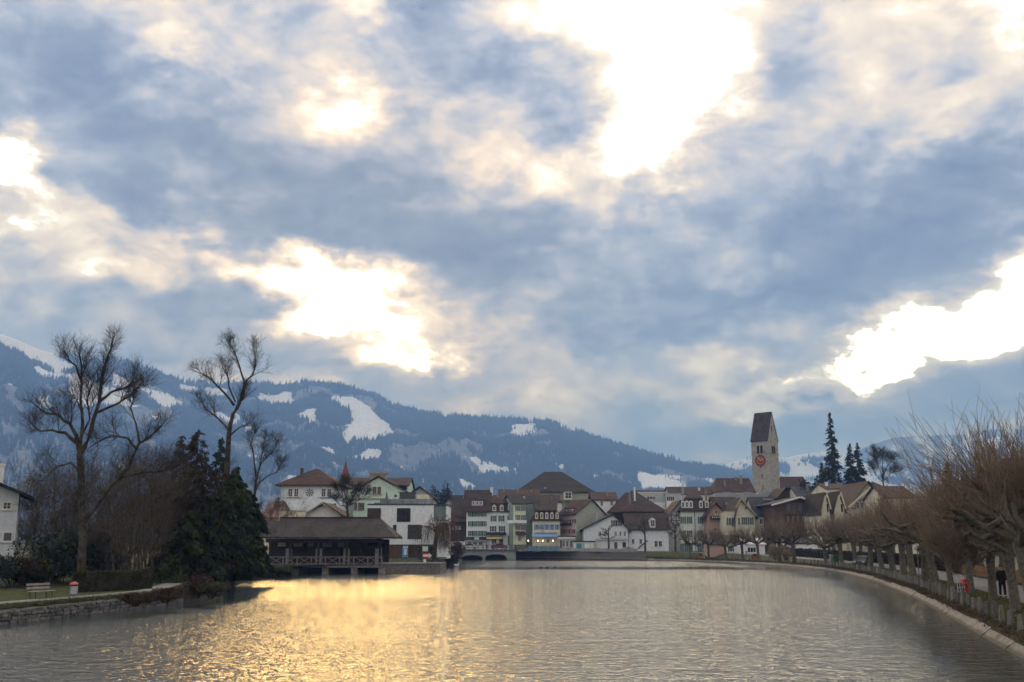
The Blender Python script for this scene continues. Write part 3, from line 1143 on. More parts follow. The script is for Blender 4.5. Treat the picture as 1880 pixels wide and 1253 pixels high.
# ---- town quay wall, from the bridge to the start of the promenade
QY = resample([TOWN_EDGE[-1], TOWN_EDGE[-2], TOWN_EDGE[-3], TOWN_EDGE[0], tuple(RB[-1]), tuple(RB[-2])], 3.0)
qw = thing('quay_wall', 'dark masonry quay wall under the town houses, right of the bridge', 'wall')
q = MB()
for a, b in zip(QY, QY[1:]):
    q.prism([(a[0], a[1] - 0.3, -0.6), (b[0], b[1] - 0.3, -0.6), (b[0], b[1] + 0.5, -0.6), (a[0], a[1] + 0.5, -0.6)], (0, 0, 2.35))
obj('wall', q, M_quay, qw)
q = MB()
for a, b in zip(QY, QY[1:]):
    q.prism([(a[0], a[1] - 0.75, -0.6), (b[0], b[1] - 0.75, -0.6), (b[0], b[1] - .302, -0.6), (a[0], a[1] - .302, -0.6)], (0, 0, 0.95))
obj('footing', q, M_conc, qw)
for k in range(0, len(QY) - 3, 3):
    q = MB()
    a, b = QY[k], QY[k + 3]
    q.prism([(a[0], a[1] - 0.36, 1.753), (b[0] - .06, b[1] - 0.36, 1.753), (b[0] - .06, b[1] + 0.3, 1.753), (a[0], a[1] + 0.3, 1.753)], (0, 0, 0.75))
    obj('parapet_block', q, M_quay_l, qw)
# street in front of the houses
q = MB()
q.poly([(-40, 246.6, 1.815), (60, 246.6, 1.815), (70, 270, 1.815), (-40, 270, 1.815)])
obj('street', q, M_asph)['kind'] = 'structure'

# ---- road bridge with two flat arches
BX0, BX1 = at(842, 1010, 244).x, at(947, 1010, 244).x
BZ = at(900, 1010.5, 244).z
br = thing('road_bridge', 'low concrete road bridge with two flat arches', 'bridge', (0, 244, 0))
M_bridge = mat('bridge_concrete', (0.30, 0.34, 0.33), 0.85, 0.25, 0.5, 0.3, 0.3, 4.0, col2=(0.20, 0.23, 0.225))
zt = at(900, 1011.5, 244).z
prof = [(BX0, zt), (BX0, -0.5)]
for (p0, p1, crown) in ((847, 886, 1019.5), (890.5, 931, 1018)):
    xa, xb = at(p0, 1026, 244).x, at(p1, 1026, 244).x
    zc = at(900, crown, 244).z
    prof.append((xa, -0.5))
    for k in range(13):
        tq = k / 12
        prof.append((xa + (xb - xa) * tq, 0.25 + (zc - 0.25) * (1 - (2 * tq - 1) ** 2) ** 0.5))
    prof.append((xb, -0.5))
prof += [(BX1, -0.5), (BX1, zt)]
q = MB()
q.prism([(x, 0, z) for x, z in prof][::-1], (0, 9, 0))
obj('arch_span', q, M_bridge, br)
q = MB()
q.box(BX0 - .5, BX1 + .5, -0.35, 9.35, zt + 0.003, zt + 0.28)
obj('deck', q, mat('bridge_deck', (0.10, 0.10, 0.10), 0.9, 0.2, 1.0), br)
M_rail = mat('dark_railing', (0.05, 0.05, 0.055), 0.6, 0.2, 2.0)
for yy in (-0.2, 9.2):
    q = MB()
    q.bar((BX0, yy, zt + 1.30), (BX1, yy, zt + 1.30), 0.08)
    q.bar((BX0, yy, zt + 0.80), (BX1, yy, zt + 0.80), 0.05)
    obj('handrail', q, M_rail, br)
    nP = 12
    for k in range(nP + 1):
        x = BX0 + (BX1 - BX0) * k / nP
        obj('railing_post', MB().box(x - .05, x + .05, yy - .05, yy + .05, zt + .28, zt + 1.34), M_rail, br)
M_pier = mat('pier_stone', (0.24, 0.25, 0.25), 0.9, 0.3, 0.8)
for p_ in (888.3,):
    xq = at(p_, 1018, 244).x
    obj('pier', MB().box(xq - .35, xq + .35, -0.6, 0.0 - .003, -0.5, zt - .3), M_pier, br)

# wall added to close the channel so the bridge arches look dark
cw = thing('added_channel_wall', 'added dark masonry wall closing the channel behind the bridge arches', 'wall', (0, 255, 0))
obj('masonry', MB().box(BX0 - 4, BX1 + 4, 0, .6, -.6, 1.80), M_quay, cw)

# ------------------------------------------------------------------ town buildings
z3 = lambda x, y: (470 + x / 4.818, 820 + y / 4.818)
z4 = lambda x, y: (800 + x / 5.697, 840 + y / 5.697)
z5 = lambda x, y: (1050 + x / 5.697, 840 + y / 5.697)
z6 = lambda x, y: (1250 + x / 3.798, 730 + y / 3.798)


def plaster(name, col):
    return mat('plaster_' + name, col, 0.9, 0.16, 0.45, 0.2, 0.15, 6.0, col2=tuple(c * 0.84 for c in col))


P_white = plaster('white', (0.80, 0.82, 0.83))
P_cool = plaster('cool_white', (0.76, 0.83, 0.87))
P_mint = plaster('mint', (0.58, 0.74, 0.64))
P_lime = plaster('lime', (0.66, 0.75, 0.52))
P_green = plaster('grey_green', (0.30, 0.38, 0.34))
P_yellow = plaster('pale_yellow', (0.72, 0.68, 0.50))
P_cream = plaster('cream', (0.70, 0.68, 0.53))
P_pink = plaster('pinkish_white', (0.76, 0.70, 0.71))
P_sage = plaster('sage', (0.38, 0.41, 0.35))
P_grey = plaster('grey', (0.44, 0.48, 0.48))
P_orange = plaster('terracotta', (0.48, 0.33, 0.26))
W_brown = mat('dark_timber', (0.055, 0.034, 0.022), 0.8, 0.3, 2.0, 0.2, 0.3, 8.0, stretch=(1, 1, 4))
W_mid = mat('brown_timber', (0.12, 0.075, 0.05), 0.8, 0.3, 2.0, 0.2, 0.3, 8.0)
R_brown = roofmat('roof_brown', (0.0544, 0.0381, 0.0340))
R_red = roofmat('roof_redbrown', (0.0680, 0.0394, 0.0340))
R_dark = roofmat('roof_dark', (0.0326, 0.0286, 0.0286))
R_slate = roofmat('roof_slate', (0.0510, 0.0530, 0.0626))
R_pink = roofmat('roof_pink', (0.26, 0.15, 0.14))
R_lake = roofmat('roof_weathered', (0.0578, 0.0510, 0.0490), 0.35)
S_green = mat('shutter_green', (0.035, 0.13, 0.065), 0.6, 0.15, 2.0)
S_teal = mat('shutter_teal', (0.02, 0.11, 0.095), 0.6, 0.15, 2.0)
S_blue = mat('shutter_blue', (0.04, 0.22, 0.50), 0.6, 0.15, 2.0)
S_red = mat('shutter_red', (0.28, 0.02, 0.035), 0.6, 0.15, 2.0)
S_grey = mat('shutter_grey', (0.10, 0.12, 0.12), 0.6, 0.15, 2.0)
S_olive = mat('shutter_olive', (0.07, 0.12, 0.05), 0.6, 0.15, 2.0)
T_white = mat('white_paint', (0.72, 0.72, 0.71), 0.6, 0.08, 1.5)
T_trim = mat('stone_trim', (0.30, 0.27, 0.21), 0.85, 0.15, 1.0)
T_metal = mat('sheet_metal', (0.28, 0.31, 0.33), 0.5, 0.15, 1.0, metal=0.0)
G_win = glass('window_glass')
G_lit = mat('curtained_glass', (0.14, 0.14, 0.13), 0.25, 0.4, 1.5, 0.5)
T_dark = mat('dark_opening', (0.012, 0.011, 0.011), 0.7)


class House:
    def __init__(s, name, label, x0, x1, Y, depth, eave, ridge, roof, wall, roofm, yaw=0.0, oh=0.55, cat='house', zb=None, rl=0.0, brk=None, rinset=None, group=None, shift=0.0):
        pc = (x0 + x1) / 2
        a, b = at(x0, 960, Y), at(x1, 960, Y)
        s.yaw = R(yaw)
        s.w = w = (b.x - a.x) / math.cos(s.yaw)
        s.d = dd = depth
        s.Y = Y
        s.zb = gz((a.x + b.x) / 2, Y) if zb is None else zb
        s.root = thing(name, label, cat, ((a.x + b.x) / 2, Y, s.zb), s.yaw, group)
        s.ze = ze = at(pc, eave, Y).z - s.zb
        yr = 0 if roof == 'gy' else dd / 2
        s.zr = zr = (at(pc, ridge, Y + yr).z - s.zb)
        s.oh = oh
        s.roofk = roof
        h = w / 2
        th = 0.22
        q = MB()
        rf = MB()
        V = Vector
        s.apx = ap = shift * h
        if roof == 'gy':
            q.prism([(-h, 0, -0.3), (h, 0, -0.3), (h, 0, ze), (ap, 0, zr - th), (-h, 0, ze)], (0, dd, 0))
            for sx in (-1, 1):
                L = h - sx * ap
                e = ze - oh * (zr - ze) / L
                pts = [(sx * (h + oh), -oh, e + th), (ap, -oh, zr + th), (ap, dd + oh, zr + th), (sx * (h + oh), dd + oh, e + th)]
                rf.prism(pts if sx < 0 else pts[::-1], (0, 0, -th))
            s.slope = (zr - ze) / h
        elif roof == 'gx':
            q.prism([(-h, 0, -0.3), (-h, 0, ze), (-h, dd / 2, zr - th), (-h, dd, ze), (-h, dd, -0.3)], (w, 0, 0))
            k = (zr - ze) / (dd / 2)
            for sy in (-1, 1):
                y0 = -oh if sy < 0 else dd + oh
                pts = [(-h - oh, y0, ze - oh * k + th), (h + oh, y0, ze - oh * k + th), (h + oh, dd / 2, zr + th), (-h - oh, dd / 2, zr + th)]
                rf.prism(pts if sy < 0 else pts[::-1], (0, 0, -th))
            s.slope = k
        elif roof in ('hip', 'mansard'):
            q.box(-h, h, 0, dd, -0.3, ze)
            H0, Y0, Y1, Z0 = h + oh, -oh, dd + oh, ze
            if roof == 'mansard':
                zk = at(pc, brk, Y + 1).z - s.zb
                ri = rinset or 1.0
                A = [(-H0, Y0, Z0 + th), (H0, Y0, Z0 + th), (H0, Y1, Z0 + th), (-H0, Y1, Z0 + th)]
                B = [(-h + ri, ri, zk), (h - ri, ri, zk), (h - ri, dd - ri, zk), (-h + ri, dd - ri, zk)]
                for k in range(4):
                    k2 = (k + 1) % 4
                    rf.poly([A[k], A[k2], B[k2], B[k]])
                rf.poly([(x, y, z - th) for x, y, z in A][::-1])
                for k in range(4):
                    k2 = (k + 1) % 4
                    rf.poly([A[k2], A[k], (A[k][0], A[k][1], Z0), (A[k2][0], A[k2][1], Z0)])
                s.slope = (zk - ze) / (ri + oh)
                s.mans = True
                H0, Y0, Y1, Z0 = h - ri + .3, ri - .3, dd - ri + .3, zk - .05
            else:
                s.slope = (zr - ze) / (dd / 2 + oh)
            r_ = min(rl, h - 0.2)
            c0, c1 = (-r_ + ap, dd / 2, zr + th), (r_ + ap, dd / 2, zr + th)
            A = [(-H0, Y0, Z0 + th), (H0, Y0, Z0 + th), (H0, Y1, Z0 + th), (-H0, Y1, Z0 + th)]
            if r_ > 0.05:
                rf.poly([A[0], A[1], c1, c0]).poly([A[2], A[3], c0, c1])
            else:
                rf.poly([A[0], A[1], c1]).poly([A[2], A[3], c0])
            rf.poly([A[1], A[2], c1]).poly([A[3], A[0], c0])
            for k in range(4):
                k2 = (k + 1) % 4
                rf.poly([A[k2], A[k], (A[k][0], A[k][1], Z0), (A[k2][0], A[k2][1], Z0)])
            rf.poly([(x, y, Z0) for x, y, z in A][::-1])
        elif roof == 'flat':
            q.box(-h, h, 0, dd, -0.3, ze)
            rf.box(-h - .06, h + .06, -.06, dd + .06, ze + .003, ze + .25)
            s.slope = 1
        s.wall = obj('wall', q, wall, s.root)
        s.roof = obj('roof', rf, roofm, s.root)

    def loc(s, v):
        return Matrix.Rotation(-s.yaw, 4, 'Z') @ (Vector(v) - s.root.location)

    def hit(s, face, px, py):
        """where the sight line through a photo position meets one face of the house, in house axes"""
        o = s.loc((0, 0, CAM_H))
        dv = Matrix.Rotation(-s.yaw, 4, 'Z') @ ray(px, py)
        if face == 'front':
            t = -o.y / dv.y
        elif face == 'left':
            t = (-s.w / 2 - o.x) / dv.x
        elif face == 'right':
            t = (s.w / 2 - o.x) / dv.x
        elif face == 'roof':
            # front roof slope z = ze + slope*(y+oh)
            k = s.slope
            b = s.ze + 0.22 + (k * s.oh if s.roofk != 'gx' else 0)
            t = (b + k * o.y - o.z) / (dv.z - k * dv.y)
        p = o + dv * t
        return p, t / F * 1.0

    def frame(s, face):
        """matrix taking (u, out, z) to house axes"""
        if face == 'front':
            return Matrix(((1, 0, 0, 0), (0, -1, 0, 0), (0, 0, 1, 0), (0, 0, 0, 1)))
        if face == 'left':
            return Matrix(((0, -1, 0, -s.w / 2), (-1, 0, 0, 0), (0, 0, 1, 0), (0, 0, 0, 1)))
        if face == 'right':
            return Matrix(((0, 1, 0, s.w / 2), (1, 0, 0, 0), (0, 0, 1, 0), (0, 0, 0, 1)))

    def uz(s, face, p):
        return (p.x if face == 'front' else (-p.y if face == 'left' else p.y)), p.z

    def win(s, px, py, wp, hp, sh=None, face='front', pane=None, trim=None, bars=(1, 1), arch=False, name='window', sc=None, sill=True):
        p, k = s.hit(face, px, py)
        fs = 1.0
        if face == 'front':
            fs = 1 / math.cos(s.yaw)
        elif s.yaw:
            fs = min(2.6, 1 / abs(math.sin(s.yaw)))
        w, h = wp * k * fs, hp * k
        u, z = s.uz(face, p)
        return s.win_m(face, u, z, w, h, sh, pane, trim, bars, arch, name, sill)

    def win_m(s, face, u, z, w, h, sh=None, pane=None, trim=None, bars=(1, 1), arch=False, name='window', sill=True, M=None):
        M = M or s.frame(face)
        fr = MB()
        b = max(0.05, min(0.09, w * 0.09))
        x0, x1, z0, z1 = u - w / 2, u + w / 2, z - h / 2, z + h / 2
        fr.box(x0, x0 + b, .003, .07, z0, z1, 0, M).box(x1 - b, x1, .003, .07, z0, z1, 0, M)
        fr.box(x0 + b, x1 - b, .003, .07, z1 - b, z1, 0, M).box(x0 + b, x1 - b, .003, .07, z0, z0 + b, 0, M)
        for i in range(bars[0]):
            xc = x0 + w * (i + 1) / (bars[0] + 1)
            fr.box(xc - b * .35, xc + b * .35, .003, .06, z0 + b, z1 - b, 0, M)
        for i in range(bars[1]):
            zc = z0 + h * (i + 1) / (bars[1] + 1)
            fr.box(x0 + b, x1 - b, .004, .055, zc - b * .25, zc + b * .25, 0, M)
        if sill:
            fr.box(x0 - .1, x1 + .1, .003, .16, z0 - .1, z0 - .002, 0, M)
        if arch:
            pts = [(u + math.cos(a) * (w / 2 + .08), .003, z1 + math.sin(a) * w * .28 + .002) for a in [math.pi * i / 8 for i in range(9)]]
            fr.prism([M @ Vector(q) for q in pts], M.to_3x3() @ Vector((0, .08, 0)))
        o = obj(name, fr, trim or T_white, s.root)
        obj('pane', MB().box(x0 + b, x1 - b, .002, .03, z0 + b, z1 - b, 0, M), pane or G_win, o)
        if sh:
            sw = w * 0.52
            for sx in (-1, 1):
                xa = x0 - sw - .02 if sx < 0 else x1 + .02
                q = MB().box(xa, xa + sw, .003, .06, z0, z1, 0, M)
                q.box(xa + sw * .12, xa + sw * .88, .0605, .075, z0 + h * .06, z0 + h * .46, 0, M).box(xa + sw * .12, xa + sw * .88, .0605, .075, z0 + h * .54, z0 + h * .94, 0, M)
                obj('shutter', q, sh, o)
        return o

    def panel(s, px0, px1, py0, py1, out, matr, name='panel', face='front', thick=None, under=0.0):
        """flat piece standing out of a face, given by its photo rectangle"""
        a, _ = s.hit(face, px0, (py0 + py1) / 2)
        b, _ = s.hit(face, px1, (py0 + py1) / 2)
        t_, _ = s.hit(face, (px0 + px1) / 2, py0)
        u_, _ = s.hit(face, (px0 + px1) / 2, py1)
        ua, ub = s.uz(face, a)[0], s.uz(face, b)[0]
        if ua > ub:
            ua, ub = ub, ua
        return obj(name, MB().box(ua, ub, .003 + under, out, u_.z, t_.z, 0, s.frame(face)), matr, s.root)

    def awning(s, px0, px1, py0, py1, out, matr, name='awning'):
        a, _ = s.hit('front', px0, py0)
        b, _ = s.hit('front', px1, py0)
        z1, z0 = a.z, s.hit('front', px0, py1)[0].z
        q = MB()
        q.prism([(a.x, -.003, z1), (a.x, -out, z0 + .16), (a.x, -out, z0), (a.x, -.003, z1 - .12)], (b.x - a.x, 0, 0))
        return obj(name, q, matr, s.root)

    def dormer(s, px, py, wp, hp, wall, roofm, kind='gable', sh=None, out=0.12):
        """dormer standing on the front roof slope; photo position of its window centre"""
        p, k = s.hit('roof', px, py + hp * 0.5)
        w, h = wp * k, hp * k
        y0 = p.y - out
        z0 = p.z - 0.35
        hh = h + 0.5
        dep = hh / max(0.3, s.slope) + 0.6
        M = Matrix.Translation((0, y0, 0)) @ Matrix(((1, 0, 0, 0), (0, -1, 0, 0), (0, 0, 1, 0), (0, 0, 0, 1)))
        x0, x1 = p.x - w / 2 - .14, p.x + w / 2 + .14
        body = MB().box(x0, x1, y0, y0 + dep, z0, z0 + hh)
        rf = MB()
        e = .12
        if kind == 'gable':
            rise = (x1 - x0) * .42
            body.prism([(x0, y0, z0 + hh), (x1, y0, z0 + hh), ((x0 + x1) / 2, y0, z0 + hh + rise - .05)], (0, dep * .6, 0))
            xm, zt_ = (x0 + x1) / 2, z0 + hh + rise
            rf.prism([(x0 - e, y0 - e, z0 + hh - .06), (xm, y0 - e, zt_), (xm, y0 - e, zt_ + .12), (x0 - e, y0 - e, z0 + hh + .08)], (0, dep + e + rise, 0))
            rf.prism([(xm, y0 - e, zt_), (x1 + e, y0 - e, z0 + hh - .06), (x1 + e, y0 - e, z0 + hh + .08), (xm, y0 - e, zt_ + .12)], (0, dep + e + rise, 0))
        else:
            rf.prism([(x0 - e, y0 - e, z0 + hh + .003), (x1 + e, y0 - e, z0 + hh + .003), (x1 + e, y0 + dep + .8, z0 + hh + .3), (x0 - e, y0 + dep + .8, z0 + hh + .3)], (0, 0, .12))
        o = obj('dormer', body, wall, s.root)
        obj('dormer_roof', rf, roofm, o)
        wdw = s.win_m('front', p.x, z0 + .35 + h / 2, w, h, sh, M=M)
        wdw.name = 'dormer_window'
        return o

    def chimney(s, px, py, wp, hp, dy, matr=None, cap=True):
        Y = s.Y + dy
        a, b = at(px - wp / 2, py, Y), at(px + wp / 2, py + hp, Y)
        A, B = s.loc(a), s.loc(b)
        w = abs(B.x - A.x)
        q = MB().box(A.x, A.x + w, A.y - w / 2, A.y + w / 2, B.z - 1.5, A.z)
        if cap:
            q.box(A.x - .08, A.x + w + .08, A.y - w / 2 - .08, A.y + w / 2 + .08, A.z + .003, A.z + .15)
        return obj('chimney', q, matr or M_chim, s.roof)

    def timber(s, pts, wdt=0.16, face='front', matr=None, name='timber_beam', out=.05):
        for (a, b) in pts:
            pa, pb = s.hit(face, *a)[0], s.hit(face, *b)[0]
            M = s.frame(face)
            n_ = M.to_3x3() @ Vector((0, out, 0))
            obj(name, MB().bar(pa + n_, pb + n_, wdt, wdt * .9), matr or W_brown, s.root)


M_chim = mat('chimney_plaster', (0.30, 0.28, 0.25), 0.9, 0.25, 1.2, col2=(0.18, 0.16, 0.15))
A_yellow = mat('awning_yellow', (0.62, 0.50, 0.22), 0.8, 0.1, 1.0)
A_dark = mat('awning_dark', (0.030, 0.022, 0.022), 0.8, 0.1, 1.0)
A_blue = mat('awning_blue', (0.22, 0.38, 0.62), 0.8, 0.1, 1.0)
A_white = mat('awning_white', (0.60, 0.60, 0.60), 0.8, 0.1, 1.0)
LAMP = mat('warm_lamp', (0.9, 0.7, 0.4), 0.5, emit=(1.0, 0.62, 0.22, 2.2))

# -- old timber barn beside the bridge head
h = House('timber_barn', 'dark brown timber barn with broad roof left of the white green-shuttered house', z4(120, 0)[0], z4(322, 0)[0], 262, 12, z4(0, 660)[1], z4(0, 500)[1], 'gx', W_brown, R_brown, oh=0.8, cat='barn')
for x in (180, 215, 250):
    h.win(*z4(x, 735), 3.2, 5, bars=(1, 0))
h.panel(*[z4(130, 0)[0], z4(310, 0)[0]], z4(0, 880)[1], z4(0, 925)[1], .12, P_white, 'ground_floor_wall')
for x in (200, 250):
    h.win_m('front', h.hit('front', *z4(x, 900))[0].x, h.hit('front', *z4(x, 900))[0].z, .9, .8, M=Matrix.Translation((0, -.12, 0)) @ h.frame('front'))
h = House('background_house', 'small white gabled house peeking above the timber barn', z4(85, 0)[0], z4(175, 0)[0], 285, 10, z4(0, 500)[1], z4(0, 440)[1], 'gy', P_white, R_brown, oh=.9)
h = House('background_house', 'far brown-roofed house between the barn and the white house, with pale chimney', z4(175, 0)[0], z4(330, 0)[0], 292, 10, z4(0, 500)[1], z4(0, 405)[1], 'gx', P_white, R_dark)
h.chimney(*z4(300, 420), 4, 12, 4, P_white)

# -- white house with green shutters
h = House('town_house', 'tall white house with rows of green shutters beside the timber barn', z4(320, 0)[0], z4(545, 0)[0], 258, 13, z4(0, 545)[1], z4(0, 350)[1], 'gx', P_mint, R_brown, oh=.9)
h.wall.data.materials[0] = P_cool
for yy in (592, 695, 797):
    for x in (362, 410, 462, 508):
        h.win(*z4(x, yy), 4.0, 9.8, S_green, bars=(1, 1))
for x in (395, 435, 475):
    h.dormer(*z4(x, 482), 4.2, 6, P_white, R_brown, 'shed')
h.chimney(*z4(585, 320), 5, 6, 6, P_white)
h.awning(*[z4(300, 0)[0], z4(530, 0)[0]], z4(0, 832)[1], z4(0, 862)[1], 1.6, A_dark)
h.panel(z4(305, 0)[0], z4(530, 0)[0], z4(0, 864)[1], z4(0, 880)[1], 1.2, A_white, 'fascia_board', under=.4)
h.panel(z4(405, 0)[0], z4(455, 0)[0], z4(0, 838)[1], z4(0, 862)[1], 1.75, mat('sign_blue', (0.45, 0.62, 0.75), .6), 'shop_sign', under=1.62)
for x in (350, 410, 470):
    h.win(*z4(x, 902), 7.5, 6.5, bars=(1, 0), pane=G_lit, name='shop_window')

# -- mansard house with red-brown dormers
h = House('town_house', 'pale house with red-brown mansard dormers and green shutters, above a yellow awning', z4(547, 0)[0], z4(812, 0)[0], 258, 13, z4(0, 575)[1], z4(0, 402)[1], 'mansard', P_cool, R_red, oh=.35, brk=z4(0, 485)[1], rinset=1.1, rl=3.6)
for x in (612, 690):
    h.dormer(*z4(x, 535), 5.2, 7.5, P_lime, R_red)
h.dormer(*z4(780, 520), 6.5, 9, P_cool, R_red)
for x, sw in ((605, S_green), (687, S_green), (780, S_green)):
    h.win(*z4(x, 640), 5.2, 11, sw)
for x, sw in ((600, S_green), (692, S_green), (780, None)):
    h.win(*z4(x, 748), 5.6, 10.5, sw)
h.chimney(*z4(985, 400), 3, 14, 4)
h.chimney(*z4(650, 395), 4, 8, 5)
h.awning(z4(528, 0)[0], z4(735, 0)[0], z4(0, 782)[1], z4(0, 812)[1], 1.3, A_dark, 'dark_canopy')
h.awning(z4(533, 0)[0], z4(692, 0)[0], z4(0, 825)[1], z4(0, 853)[1], 1.9, A_yellow)
h.win(*z4(610, 880), 9, 9, bars=(1, 0), name='shop_window')
h.panel(z4(665, 0)[0], z4(705, 0)[0], z4(0, 850)[1], z4(0, 918)[1], .1, W_mid, 'door')
h.panel(z4(755, 0)[0], z4(805, 0)[0], z4(0, 822)[1], z4(0, 918)[1], .1, W_mid, 'door')

# -- green corner house
h = House('town_house', 'tall lime-green corner house with dark shutters and a small balcony', z4(812, 0)[0], z4(945, 0)[0], 254, 12, z4(0, 487)[1], z4(0, 400)[1], 'gx', P_lime, R_dark, yaw=14, oh=.4)
q = MB()
# grey-green side wall of the same house
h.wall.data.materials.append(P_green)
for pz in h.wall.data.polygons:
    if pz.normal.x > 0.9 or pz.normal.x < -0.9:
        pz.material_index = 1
for yy in (535, 630, 735):
    for x in (858, 915):
        h.win(*z4(x, yy), 4.2, 9.5, S_grey)
h.panel(z4(750, 0)[0], z4(940, 0)[0], z4(0, 658)[1], z4(0, 690)[1], 1.0, P_cool, 'balcony')
h.awning(z4(830, 0)[0], z4(935, 0)[0], z4(0, 775)[1], z4(0, 812)[1], 1.2, R_red, 'porch_roof')
h.win(*z4(878, 850), 8, 10, bars=(2, 0), pane=G_lit)
h.panel(z4(820, 0)[0], z4(940, 0)[0], z4(0, 912)[1], z4(0, 960)[1], .4, M_quay, 'plinth')
hg = House('town_house', 'blank grey-green party-wall house right of the lime-green corner house', z4(948, 0)[0], z4(1092, 0)[0], 257, 11, z4(0, 482)[1], z4(0, 405)[1], 'gx', P_green, R_dark, oh=.2)

# -- house with blue shutters
h = House('town_house', 'pale yellow house with bright blue shutters and five small roof dormers', z4(1012, 0)[0], z4(1300, 0)[0], 252, 12, z4(0, 665)[1], z4(0, 468)[1], 'mansard', P_yellow, R_red, oh=.45, brk=z4(0, 560)[1], rinset=1.0, rl=4.5)
h.roof.data.materials[0] = R_brown
for x in (1055, 1108, 1161, 1215, 1270):
    h.dormer(*z4(x, 612), 3.8, 8, P_cream, R_dark)
    h.win(*z4(x, 730), 3.9, 10, S_blue)
for x in (1085, 1160, 1240):
    h.panel(z4(x - 45, 0)[0], z4(x + 40, 0)[0], z4(0, 770)[1], z4(0, 787)[1], .5, A_white, 'flower_box')
h.awning(z4(1005, 0)[0], z4(1268, 0)[0], z4(0, 800)[1], z4(0, 834)[1], 1.7, A_blue)
for x in (1065, 1120, 1175, 1228):
    h.win(*z4(x, 875), 6.0, 8, pane=G_lit, bars=(1, 0), name='cafe_window')
for x in (968, 1068, 1120, 1225):
    p_, _k = h.hit('front', *z4(x, 872))
    o = obj('wall_lantern', MB().lathe([(.04, -.22), (.11, -.13), (.13, .08), (.05, .18)], 8, 0, (p_.x, -.25, p_.z)), LAMP, h.root)
# terrace with blue screens
tr = thing('cafe_terrace', 'riverside cafe terrace with blue-grey screens below the blue awning', 'terrace', (0, 245.5, 1.8))
M_screen = mat('blue_screen', (0.13, 0.22, 0.30), 0.35, 0.2, 1.0, 0.5)
for x0 in range(962, 1296, 48):
    a, b = at(z4(x0, 0)[0], z4(0, 968)[1], 245.5), at(z4(x0 + 44, 0)[0], z4(0, 915)[1], 245.5)
    if rng.random() < 0.85:
        obj('screen', MB().box(a.x, b.x, 0, .06, 0.02, 1.25), M_screen, tr)
    obj('screen_post', MB().box(a.x - .12, a.x - .02, -.02, .08, 0.02, 1.35), M_rail, tr)

# -- house with red shutters and big blank gable
h = House('town_house', 'pinkish house with dark red shutters and a large blank sage gable wall', z4(1462, 0)[0], z4(1775, 0)[0], 256, 8.8, z4(0, 590)[1], z4(0, 445)[1], 'gy', P_sage, R_red, yaw=27, oh=.5, shift=.12)
h.wall.data.materials.append(P_pink)
for pz in h.wall.data.polygons:
    if pz.normal.x < -0.9:
        pz.material_index = 1
for x, y in ((1350, 672), (1398, 672), (1449, 668), (1338, 778), (1388, 775), (1440, 775)):
    h.win(*z4(x, y), 2.9, 8, S_red, face='left')
h.panel(z4(1310, 0)[0], z4(1425, 0)[0], z4(0, 692)[1], z4(0, 712)[1], .5, W_brown, 'flower_box', face='left')
hd = h
M4 = h.frame('left')
p_, _k = h.hit('left', *z4(1370, 575))
w_ = MB().box(-p_.y - 1.7, -p_.y + 1.7, -2.6, -.5, p_.z - 1.0, p_.z + .9, 0, M4)
dm = obj('dormer', w_, P_white, h.root)
obj('dormer_roof', MB().box(-p_.y - 2.0, -p_.y + 2.0, -4.2, -.25, p_.z + .903, p_.z + 1.1, 0, M4), R_red, dm)
Md = M4 @ Matrix.Translation((0, -.5, 0))
for du in (-.8, .8):
    wd_ = h.win_m('left', -p_.y + du, p_.z, .75, 1.2, S_red, M=Md)
h.chimney(*z4(1685, 585), 5, 16, -1.2, P_grey)
# shop front below
sf = House('shop_building', 'flat-roofed riverside shop with white fascia below the red-shuttered house', z4(1275, 0)[0], z4(1462, 0)[0], 250.5, 4.5, z4(0, 832)[1], z4(0, 832)[1], 'flat', P_grey, A_dark, cat='shop')
sf.panel(z4(1270, 0)[0], z4(1460, 0)[0], z4(0, 836)[1], z4(0, 858)[1], .35, A_white, 'fascia_board')
for x in (1335, 1375, 1415):
    sf.win(*z4(x, 905), 5.6, 11, bars=(0, 1), pane=G_lit, name='shop_window', sill=False)
sf.panel(z4(1302, 0)[0], z4(1318, 0)[0], z4(0, 868)[1], z4(0, 945)[1], .1, T_dark, 'door')

# -- big dark hip roof behind the row
h = House('town_hall', 'huge dark hipped roof rising behind the riverside houses', z4(850, 0)[0], z4(1650, 0)[0], 285, 26, z4(0, 370)[1], z4(0, 160)[1], 'hip', P_sage, R_dark, rl=2.6, oh=.6, cat='hall', shift=0)
h.dormer(*z4(1385, 400), 12, 12, P_cream, R_dark, 'shed', out=.6)
h.chimney(*z4(1500, 355), 7, 16, 2, mat('chimney_tan', (.36, .29, .2), .9, .2, 1))
h.chimney(*z4(1145, 325), 3.5, 10, 2, P_white)
h = House('background_house', 'low pinkish-roofed house in front of the huge dark roof', z4(1085, 0)[0], z4(1320, 0)[0], 268, 9, z4(0, 470)[1], z4(0, 400)[1], 'gx', P_pink, R_brown, oh=.3)
for x, c in ((1215, R_pink), (1308, M_chim), (1322, M_chim)):
    h.chimney(*z4(x, 385), 2.2, 12, 1, c)
h = House('background_house', 'reddish low roof left of the huge dark roof', z4(660, 0)[0], z4(1080, 0)[0], 276, 9, z4(0, 400)[1], z4(0, 345)[1], 'gx', P_pink, R_red, oh=.3)
for x in (715, 860, 1000):
    h.chimney(*z4(x, 340), 2.5, 8, 2)

# -- white house behind
h = House('background_house', 'white house with two windows showing behind the sage gable', z5(225, 0)[0], z5(465, 0)[0], 275, 11, z5(0, 442)[1], z5(0, 372)[1], 'gx', P_white, R_red, oh=.6)
for x in (312, 416):
    h.win(*z5(x, 482), 5, 8.5)
h.chimney(*z5(370, 375), 3, 6, 2)
